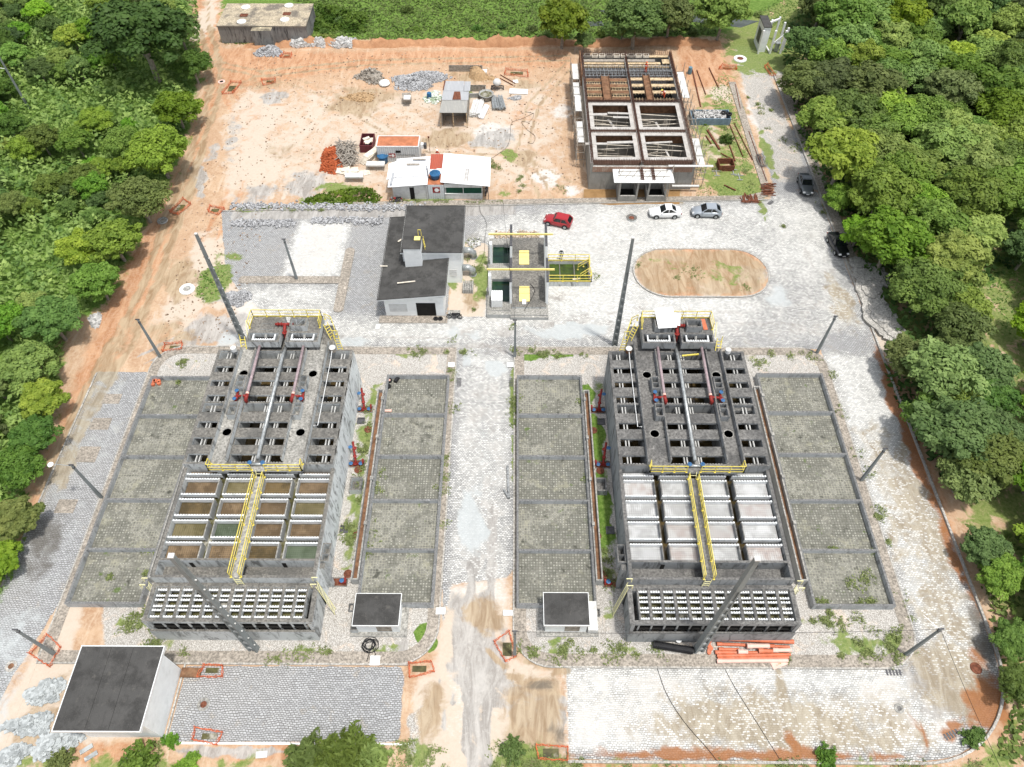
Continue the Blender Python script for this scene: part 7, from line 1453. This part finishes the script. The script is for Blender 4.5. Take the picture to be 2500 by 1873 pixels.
for i,(mt,r,h,zc,lf) in enumerate(spec):
    cm,c=crownmesh('crown',M[mt],11+i,r,h,(12500 if i!=6 else 6500),95,lf*.66); tm=trunkmesh('trunk',c,3.6,i,.22 if i!=6 else .26,9 if i!=6 else 30); PROTO.append((cm,tm,3.6))
def tree(x,y,s,k,label,group=None,zs=None,cat='tree',name='tree',z=0,rz=None):
    cm,tm,zc=PROTO[k]; T=bpy.data.objects.new(name,None); COL.objects.link(T); T.location=(x,y,z); tag(T,label,cat,group)
    s=(s*random.uniform(.88,1.15),s*random.uniform(.88,1.15),(zs or s)); T.scale=s; T.rotation_euler=(0,0,random.uniform(0,6.28) if rz is None else rz)
    a=bpy.data.objects.new('crown',cm); COL.objects.link(a); a.parent=T; a.location=(0,0,zc)
    b=bpy.data.objects.new('trunk',tm); COL.objects.link(b); b.parent=T; return T
random.seed(21)
# --- edge and landmark trees (display px of crown centre, crown radius px)
def at(u,v,z): return D(u,v,z)
def spx(u,v,z,r): a=D(u,v,z); b=D(u+r,v,z); return abs(b[0]-a[0])
placed=[(D(63,235)[0],D(63,235)[1],4.5),(D(63,235)[0]-3,D(63,235)[1]+6,3)]
def edge(u,v,r,k,label,group=None,hz=.62):
    """crown seen at display px (u,v) with pixel radius r"""
    rr=spx(u,v,4.0,r); s=rr/3.3; z=3.6*s; p=at(u,v,z); placed.append((p[0],p[1],rr)); tree(p[0],p[1],s,k,label,group)
E_=[(1755,95,55,1,'dark tree at the road edge just right of the white post frame'),(1735,175,52,0,'tree overhanging the pavement below the white post frame'),(1785,250,58,3,'bright green tree leaning over the overgrown road'),(1825,330,85,3,'broad bright tree with fresh leaves above the grey saloon'),(1815,425,36,0,'small tree beside the grey saloon'),(1905,420,75,0,'tree just right of the grey saloon'),(1858,500,42,3,'low leafy tree covering the black saloon roof'),(1930,520,80,0,'tree directly behind the black saloon'),(2000,620,72,5,'wide tree behind the spilled concrete lumps'),(2060,560,80,3,'fresh green tree right of the plaza, back row'),(1960,770,55,6,'olive tree with pale bare limbs at the kerb corner'),(2040,800,85,6,'olive tree with many pale limbs showing through, right of the cobbled road'),(2000,900,60,6,'olive tree above the rust-stained kerb'),(2070,930,80,2,'spreading olive tree right of the middle of the cobbled road'),(2090,1030,60,6,'thin olive tree at the edge of the clearing'),(2130,1190,45,2,'small olive tree alone on the slope right of the curved road'),(2165,1240,50,0,'bushy tree at the right edge beside the curved road'),(2190,1380,48,1,'dark tree at the right edge of the picture'),(2200,1480,50,1,'dark low tree in the bottom right corner'),
 (415,140,40,1,'dark tree at the track, farthest on the left side'),(385,60,50,4,'tall dark tree at the top of the track'),(300,75,95,1,'large olive-dark domed tree at the top left'),(380,235,45,0,'tree beside the track below the domed tree'),(340,330,60,5,'wide tree at the left edge of the track'),(300,430,60,5,'flat-topped wide tree left of the track'),(245,520,55,0,'tree left of the track above the puddle'),(210,610,50,2,'olive tree left of the track bend'),(110,690,60,1,'dark tree left of the litter heap'),(60,790,55,0,'tree at the left edge beside the grass verge'),(90,860,50,3,'bright leafy tree next to the grass verge'),(75,940,50,1,'dark tree beside the orange track'),(40,1010,50,5,'wide tree at the left edge above the pole with lamp'),(30,1120,55,3,'bright broad-leaved bush-like tree at the lower left road'),(0,1210,45,3,'bright tree cut by the left edge of the picture'),
 (1217,40,60,3,'round bright tree on the meadow behind the earth bank'),(1262,88,24,1,'small dark round bush on the earth bank'),(1562,25,58,2,'spreading tree with visible trunk at the top of the lane'),(1375,42,60,0,'left part of the leafy clump behind the unfinished tank'),(1450,30,52,0,'right part of the leafy clump behind the unfinished tank'),(1345,62,22,3,'low bush beside the leafy clump behind the unfinished tank')]
for u,v,r,k,l in E_: edge(u,v,r,k,l)
# --- woodland fill
def fill(polyg,n,smin,smax,kinds,group,label,mind=3.0,avoid=None):
    X_=[p[0] for p in polyg];Y_=[p[1] for p in polyg]; c=0; t=0
    while c<n and t<n*60:
        t+=1; x=random.uniform(min(X_),max(X_)); y=random.uniform(min(Y_),max(Y_))
        if not inside(polyg,x,y): continue
        s=random.uniform(smin,smax); rr=3.2*s
        if any((x-a)**2+(y-b)**2<(mind*.5*(s)+r*.55)**2 for a,b,r in placed): continue
        placed.append((x,y,rr)); k=random.choice(kinds); tree(x,y,s,k,label%KIND[k],group%KIND[k],s*random.uniform(.85,1.15)); c+=1
def dl(pts): return [D(*p) for p in pts]
fill(dl([(1745,60),(1760,250),(1860,430),(1960,560),(2080,540),(2230,560),(2300,300),(2230,20),(1780,-10)]),95,.8,1.35,[0,0,3,3,5,5,1,0,2],'woodland east of the lane, %s','%s standing inside the wood east of the lane',2.2)
fill(dl([(2000,860),(2060,1060),(2120,1090),(2130,960),(2080,800),(2050,700),(2000,700)]),8,.7,1.0,[6,2,1],'olive wood beside the curved road, %s','%s in the grove beside the curved road',3)
fill(dl([(2160,560),(2300,560),(2300,1500),(2215,1400),(2190,1000),(2205,800)]),14,.7,1.1,[0,3,1],'trees along the right edge, %s','%s beyond the clearing at the right edge',3)
fill(dl([(-60,-40),(380,-20),(370,200),(330,300),(280,440),(220,560),(170,640),(90,720),(60,900),(10,1100),(-80,1150),(-200,700)]),105,.4,.85,[0,3,5,3,5,0,1,1,0],'thicket west of the track, %s','%s standing inside the thicket west of the track',1.6)
# --- undergrowth mass (nobody could count it)
def undergrowth(name,polys,dens,leaf,hmax,mat,seed,label,size_amp=1.0):
    rnd=np.random.RandomState(seed); V_=[];T_=[]
    for pg in polys:
        X_=np.array([p[0] for p in pg]);Y_=np.array([p[1] for p in pg]); A=(X_.max()-X_.min())*(Y_.max()-Y_.min()); n=int(A*dens)
        x=rnd.uniform(X_.min(),X_.max(),n); y=rnd.uniform(Y_.min(),Y_.max(),n); s=sdf(x,y,pg); k=s>0.1; x=x[k];y=y[k];s=s[k]
        def nz(f,ph): return np.sin(x*f+ph)*np.cos(y*f*.9+ph*1.7)+.6*np.sin((x+y)*f*1.7+ph*2)+.4*np.cos((x-1.3*y)*f*2.9+ph)
        hh=hmax*np.clip(.45+.28*nz(.55,1.3)+.2*nz(1.5,.4),.05,1.3)*np.clip(s/1.5,.15,1); z=hh*rnd.uniform(.55,1.0,len(x))
        c=np.stack([x,y,z],1); nn=np.tile(np.array([0,0,1.]),(len(x),1)); vs,q=leaves(c,nn,leaf,rnd,1.7,.6); V_.append(vs); T_.append(np.clip(.25+.28*nz(.8,2.2)+.35*rnd.random_sample(len(x))+.25*(z/hmax-.5),0,1))
    vs=np.concatenate(V_); t=np.concatenate(T_); o=bpy.data.objects.new(name,quadmesh(name,vs,len(t),mat,t)); COL.objects.link(o); tag(o,label,'undergrowth',kind='stuff'); return o
undergrowth('undergrowth',[dl([(-150,-40),(425,-20),(435,140),(400,290),(350,400),(290,520),(235,640),(150,695),(135,790),(110,920),(60,1050),(75,1130),(30,1250),(-10,1300),(-260,1200)])],8.5,.42,3.0,M['leafb'],5,'tangled green thicket covering the ground west of the track')
undergrowth('undergrowth',[dl([(1700,60),(1690,130),(1725,300),(1790,430),(1850,560),(1920,700),(1900,790),(1975,950),(2060,1080),(2120,1090),(2140,900),(2080,640),(2230,560),(2400,300),(2260,-30),(1760,-20)])],5.5,.5,1.8,M['leafd'],6,'dense undergrowth beneath the wood east of the lane')
undergrowth('undergrowth',[dl([(2085,1130),(2150,1400),(2180,1500),(2230,1660),(2400,1500),(2300,1100),(2160,1150)]),dl([(2140,1640),(2230,1660),(2230,1500),(2180,1530)])],8,.38,1.1,M['leafo'],7,'low scrub on the slope right of the curved road')
undergrowth('meadow_grass',[dl([(600,-40),(700,85),(1000,90),(1240,84),(1555,76),(1620,-40)]),],10,.3,.3,M['grassb'],8,'tall wet grass of the meadow behind the earth bank')
undergrowth('creeper_bank',[dl([(590,62),(690,70),(790,72),(800,30),(690,10),(670,45)])],22,.4,1.4,M['leaf'],9,'leafy creepers against the old reservoir wall')
undergrowth('creeper_bank',[dl([(480,96),(620,98),(700,92),(790,85),(700,70),(600,72),(480,85)])],14,.3,.4,M['leafb'],10,'bright grass in front of the old reservoir')
undergrowth('creeper_bank',[dl([(650,440),(815,445),(828,425),(800,404),(740,408),(700,415),(655,430)])],38,.28,.8,M['leaf'],12,'dark leafy creeper patch left of the white site hut')
undergrowth('island_grass',[dl([(430,592),(470,562),(500,575),(505,600),(470,650),(435,655),(420,630)])],14,.2,.25,M['leafo'],13,'weedy grass filling the kerbed island behind the west tank')
undergrowth('ground_cover',[[(8.35,40),(9.6,40),(9.6,44.6),(8.35,44.4)],[(8.4,29.8),(9.7,30),(9.7,38),(8.4,35)],[(8.3,46.6),(9.2,46.6),(9.0,48.8),(8.0,48.8)]],70,.2,.35,M['leafb'],14,'bright green weeds growing between the east tank and its feed channel')
# weeds scattered over yards, road edges
rnd=np.random.RandomState(77); WP=[]
def weeds(cx,cy,rx,ry,n,h=.22): 
    nc=max(1,int(n/14)); cs=[(cx+rnd.normal()*rx*.45,cy+rnd.normal()*ry*.45,rnd.uniform(.08,.5)) for _ in range(nc)]
    for i in range(int(n*.8)): q=cs[rnd.randint(nc)]; WP.append((q[0]+rnd.normal()*q[2],q[1]+rnd.normal()*min(q[2],ry*.5),h))
for a in ((-15.3,41,1,9,150),(-15.5,31,1,4,120),(-6.9,38,.2,20,140),(0.05,46,.2,9,120),(30,20.5,6,1.6,140),(33.4,20.3,1.6,1.4,70),(-33,22.4,5,.8,150),(-12,53.4,8,.6,90),(4,53.2,6,.8,110),(-30,20.5,5,1.4,80),(4,20,4,1.2,130),(10,20,4,1.2,90),(-18,19.6,3,.8,90),(28,22.6,4,.8,110),(-38,52,2,.8,40),(30,52.6,6,.8,90),(8.8,27.8,1,2.2,80),(-10,12.2,20,.3,120),(20,11.1,26,.5,200),(35.6,35,.4,26,160),(-5,66,1,8,120),(1.5,10.8,3,1.4,260),(-7.6,11.2,3,1,120),(-37,49,.2,.6,14),(-36.9,26.4,.3,.3,20),(-33.7,28.9,.3,.2,18),(-33.8,26,.2,2,20),(-7.5,44.4,.1,.1,1),(-13.7,29,.2,4,40),(-13.7,39,.2,5,40),(31.5,24.3,2.6,.2,40),(28,24.4,1,.2,25),(31.8,26.5,1,1.0,60),(33.9,29.2,.2,.2,16),(29.5,29.5,.8,.2,26),(7.2,46,.2,1,20),(7.25,37,.2,.5,14),(30,95,4,12,160),(29,88,5,5,60),(38,100,3,9,120),(42,85,1,20,120),(-10,80.2,10,.4,140),(0,84,7,3,90),(-3,88,2,2,80),(-29,78.5,10,.4,80),(24,67,9,3,110)): weeds(*a)
C_=np.array([(a,b,0) for a,b,h in WP]); K=7; cc=np.repeat(C_,K,0)+rnd.normal(size=(len(C_)*K,3))*np.array([.13,.13,0])+np.array([0,0,.0]); 
zb=np.where((np.abs(cc[:,0]+24)<17)|(np.abs(cc[:,0]-17.5)<17.7),.12,.03)*(cc[:,1]>18.5)*(cc[:,1]<54)+.03
bed=((cc[:,1]>24)&(cc[:,1]<49.5)&(((cc[:,0]>-39.8)&(cc[:,0]<-33.3))|((cc[:,0]>-13.9)&(cc[:,0]<-7.3))|((cc[:,0]>.4)&(cc[:,0]<7.4))|((cc[:,0]>26.9)&(cc[:,0]<34)))); zb=np.where(bed,.43,zb); cc[:,2]=zb+rnd.uniform(.02,.2,len(cc))
nn=np.tile(np.array([0,0,1.]),(len(cc),1)); vs,q=leaves(cc,nn,.10,rnd,2.2,.7); o=bpy.data.objects.new('weeds',quadmesh('weeds',vs,q,M['weed'],rnd.random_sample(q)*.8)); COL.objects.link(o); tag(o,'small green weeds growing in the gravel, joints and kerbs','weeds',kind='stuff')
rnd2=random.Random(99); m=MB()
for i in range(2600):
    if rnd2.random()<.75: x=rnd2.uniform(-44,9); y=rnd2.uniform(82,119)
    else: x=rnd2.uniform(-47,-33); y=rnd2.uniform(55,80)
    if x<-44+(y-82)*-.1 or (-17.5<x<-3 and 79<y<91) or (-20<x<-13 and 87<y<91): continue
    k=.05+.13*rnd2.random()**3; m.ob((x,y,.03),(k*1.4,k,k*.8),rnd2.uniform(0,6),rnd2.uniform(-.4,.4))
tag(m.build('loose_stones',randgrey('soil_clods',(.12,.08,.05),(.5,.38,.28),2),None),'small stones and clods scattered over the bare yard and track','stones',kind='stuff')
# --- bushes in front at the bottom
SH=[]
def bush(x,y,s,k,label,zs=None):
    if not SH:
        for q,(mt,nf,rr,hh,lf) in enumerate((('leafo',46,1.5,1.3,.2),('leafd',52,1.5,1.4,.22),('leaf',44,1.6,1.1,.26))): SH.append(shrubmesh(500+q,M[mt],nf,rr,hh,lf))
    cm,bm_=SH[{2:0,1:1,4:1}.get(k,2)]; T=bpy.data.objects.new('bush',None); COL.objects.link(T); T.location=(x,y,0); f=s*2.2; T.scale=(f,f,f*.8); T.rotation_euler=(0,0,random.uniform(0,6.3)); tag(T,label,'bush')
    for n_,me in (('foliage',cm),('branches',bm_)): o=bpy.data.objects.new(n_,me); COL.objects.link(o); o.parent=T
    return T
def shrubmesh(seed,mat,fr_,R_,H,leaf):
    rnd=np.random.RandomState(seed); VS=[];T=[]; m=MB()
    for i in range(fr_):
        a=rnd.uniform(0,6.28); el=rnd.uniform(.15,1.45); L_=R_*rnd.uniform(.55,1.15); d=np.array([math.cos(a)*math.cos(el),math.sin(a)*math.cos(el),math.sin(el)*H/R_]); pts=[np.array([0,0,.05])+d*L_*t for t in np.linspace(0,1,6)]
        m.tube([tuple(p) for p in pts],.03,4,False,.01); tn=rnd.uniform(.1,.9)
        for j in range(1,5):
            for k in range(14): t=rnd.random_sample(); VS.append(pts[j]*(1-t)+pts[j+1]*t+rnd.normal(size=3)*.13); T.append(.6*tn+.4*rnd.random_sample())
    c=np.array(VS); nn=np.tile(np.array([0,0,1.]),(len(c),1)); vs,n=leaves(c,nn,leaf,rnd,1.7,.8); me=bpy.data.meshes.new('branches'); me.from_pydata(m.v,[],m.f); me.materials.append(M['bark'])
    return quadmesh('foliage',vs,n,mat,np.array(T)),me
fr=[(700,1620,40,'leafo','large feathery shrub at the bottom centre-left, left half'),(760,1600,45,'leaf','large feathery shrub at the bottom centre-left, right half')]
def feathery(loc,R_,H,label,seed,mat,fr_=46,leaf=.22):
    rnd=np.random.RandomState(seed); VS=[];T=[]; m=MB()
    for i in range(fr_):
        a=rnd.uniform(0,6.28); el=rnd.uniform(.25,1.35); L_=R_*rnd.uniform(.65,1.1); d=np.array([math.cos(a)*math.cos(el),math.sin(a)*math.cos(el),math.sin(el)*H/R_]); pts=[np.array([0,0,.2])+d*L_*t+np.array([0,0,-.35*L_*t*t*math.cos(el)]) for t in np.linspace(0,1,7)]
        m.tube([tuple(p) for p in pts],.035,4,False,.01)
        for j in range(6):
            for k in range(16):
                t=rnd.random_sample(); p=pts[j]*(1-t)+pts[j+1]*t; q=p+rnd.normal(size=3)*.16; VS.append(q); T.append(.3+.5*rnd.random_sample())
    c=np.array(VS); nn=np.tile(np.array([0,0,1.]),(len(c),1)); vs,n=leaves(c,nn,leaf,rnd,3.0,.8)
    E0=empty('feathery_shrub',(loc[0],loc[1],0),label,'shrub'); o=bpy.data.objects.new('foliage',quadmesh('foliage',vs,n,mat,np.array(T))); COL.objects.link(o); o.parent=E0
    E0['_o']=(0,0,0); b=m.build('branches',M['bark'],E0); return E0
p=D(735,1640,2.0); feathery(p,3.1,3.0,'large feathery green shrub at the bottom beside the parking lot',1,M['leaf'],64)
p=D(700,1640,1.0); feathery((p[0]-1.5,p[1]),2.2,2.0,'smaller feathery shrub left of the large one at the bottom',2,M['leafo'],40)
p=D(795,1640,1.0); feathery(p,1.8,1.6,'low feathery shrub right of the large one at the bottom',3,M['leafo'],34)
for (u,v,s,k,l) in ((130,1640,.35,2,'olive bush at the bottom edge below the paver heaps'),(300,1648,.5,1,'dark bush at the bottom edge below the block house'),(365,1600,.22,0,'small bush at the left corner of the parking lot'),(400,1650,.3,0,'bush at the bottom edge left of the grey strip'),(1790,1640,.32,3,'green bush at the bottom kerb of the wet lot'),(1110,1620,.35,2,'sparse bush beside the dirt junction'),(1570,300,.34,1,'dark shrub in the middle of the lawn by the unfinished tank'),(1525,262,.2,0,'small plant in the corner of the rubble skip'),(2105,1590,.3,0,'bush beside the bottom right curve')):
    p=D(u,v,.4); bush(p[0],p[1],s,k,l)
for i,(u,v,s,k) in enumerate(((735,42,.3,4),(700,65,.25,1),(1030,60,.3,4),(1085,55,.25,1),(1150,60,.28,1),(1110,45,.2,4),(900,60,.25,0),(880,20,.35,4),(1180,75,.2,1),(1300,70,.3,0),(1500,70,.3,2),(640,55,.35,0),(1480,55,.4,1),(1600,15,.35,0),(1640,30,.3,2))):
    p=D(u,v,.4); bush(p[0],p[1],s,k,'low %s on the meadow behind the earth bank, %s'%(('dark-leaved shrub','green shrub')[i%2],('by the reservoir corner','against the reservoir wall','left of the meadow middle','in the middle of the meadow','left of the round tree','top of the meadow middle','behind the concrete block heaps','at the top edge left','just left of the round tree','right of the round tree','below the pond','beside the reservoir annex','right of the leafy clump','at the top edge right','beside the lane head')[i]))
# grass verge clumps on the lane & slope
undergrowth('lawn_grass',[dl([(1540,395),(1640,400),(1640,420),(1560,432),(1500,430),(1505,410)]),dl([(1560,150),(1585,180),(1640,380),(1600,390),(1560,300),(1530,200)])],16,.16,.14,M['grassb'],15,'short bright lawn right of the unfinished tank')
undergrowth('verge_grass',[dl([(1700,60),(1640,60),(1640,20),(1700,-20),(1760,-20),(1740,60)]),dl([(2070,560),(2230,560),(2230,1000),(2150,1090),(2100,900),(2060,640)])],7,.22,.3,M['grassb'],16,'pale rough grass of the clearings')
# ================================================================= CAMERA, LIGHT
cam=bpy.data.cameras.new('camera'); co=bpy.data.objects.new('camera',cam); COL.objects.link(co); co.location=(0,0,CH); co.rotation_euler=(math.pi/2-PT,0,YW); cam.sensor_width=36; cam.lens=36*CF/2500; cam.clip_start=.5; cam.clip_end=6000; S.camera=co
EL,AZ=R(75),R(128)   # azimuth clockwise from +Y
d=Vector((math.sin(AZ)*math.cos(EL),math.cos(AZ)*math.cos(EL),math.sin(EL)))
sl=bpy.data.lights.new('sun','SUN'); sl.energy=SUN; sl.angle=R(3.5); sl.color=(1,.965,.91); so=bpy.data.objects.new('sun',sl); COL.objects.link(so); so.location=(0,0,120); so.rotation_euler=d.to_track_quat('Z','Y').to_euler()
W=bpy.data.worlds.new('World'); S.world=W; W.use_nodes=True; nt=W.node_tree; sk=nt.nodes.new('ShaderNodeTexSky'); sk.sky_type='NISHITA'; sk.sun_disc=False; sk.sun_elevation=EL; sk.sun_rotation=AZ; sk.dust_density=3.0; sk.air_density=1.2
bg=nt.nodes['Background']; hs=nt.nodes.new('ShaderNodeHueSaturation'); hs.inputs['Saturation'].default_value=.38; nt.links.new(sk.outputs[0],hs.inputs['Color']); nt.links.new(hs.outputs[0],bg.inputs[0]); bg.inputs[1].default_value=SKY
S.view_settings.view_transform='Standard'; S.view_settings.look='None'; S.view_settings.gamma=1; S.view_settings.exposure=EXPO
S.cycles.max_bounces=6; S.cycles.diffuse_bounces=3; S.cycles.glossy_bounces=2; S.cycles.transmission_bounces=2; S.cycles.transparent_max_bounces=4; S.cycles.use_denoising=True
for o in bpy.data.objects:
    if '_o' in o: del o['_o']
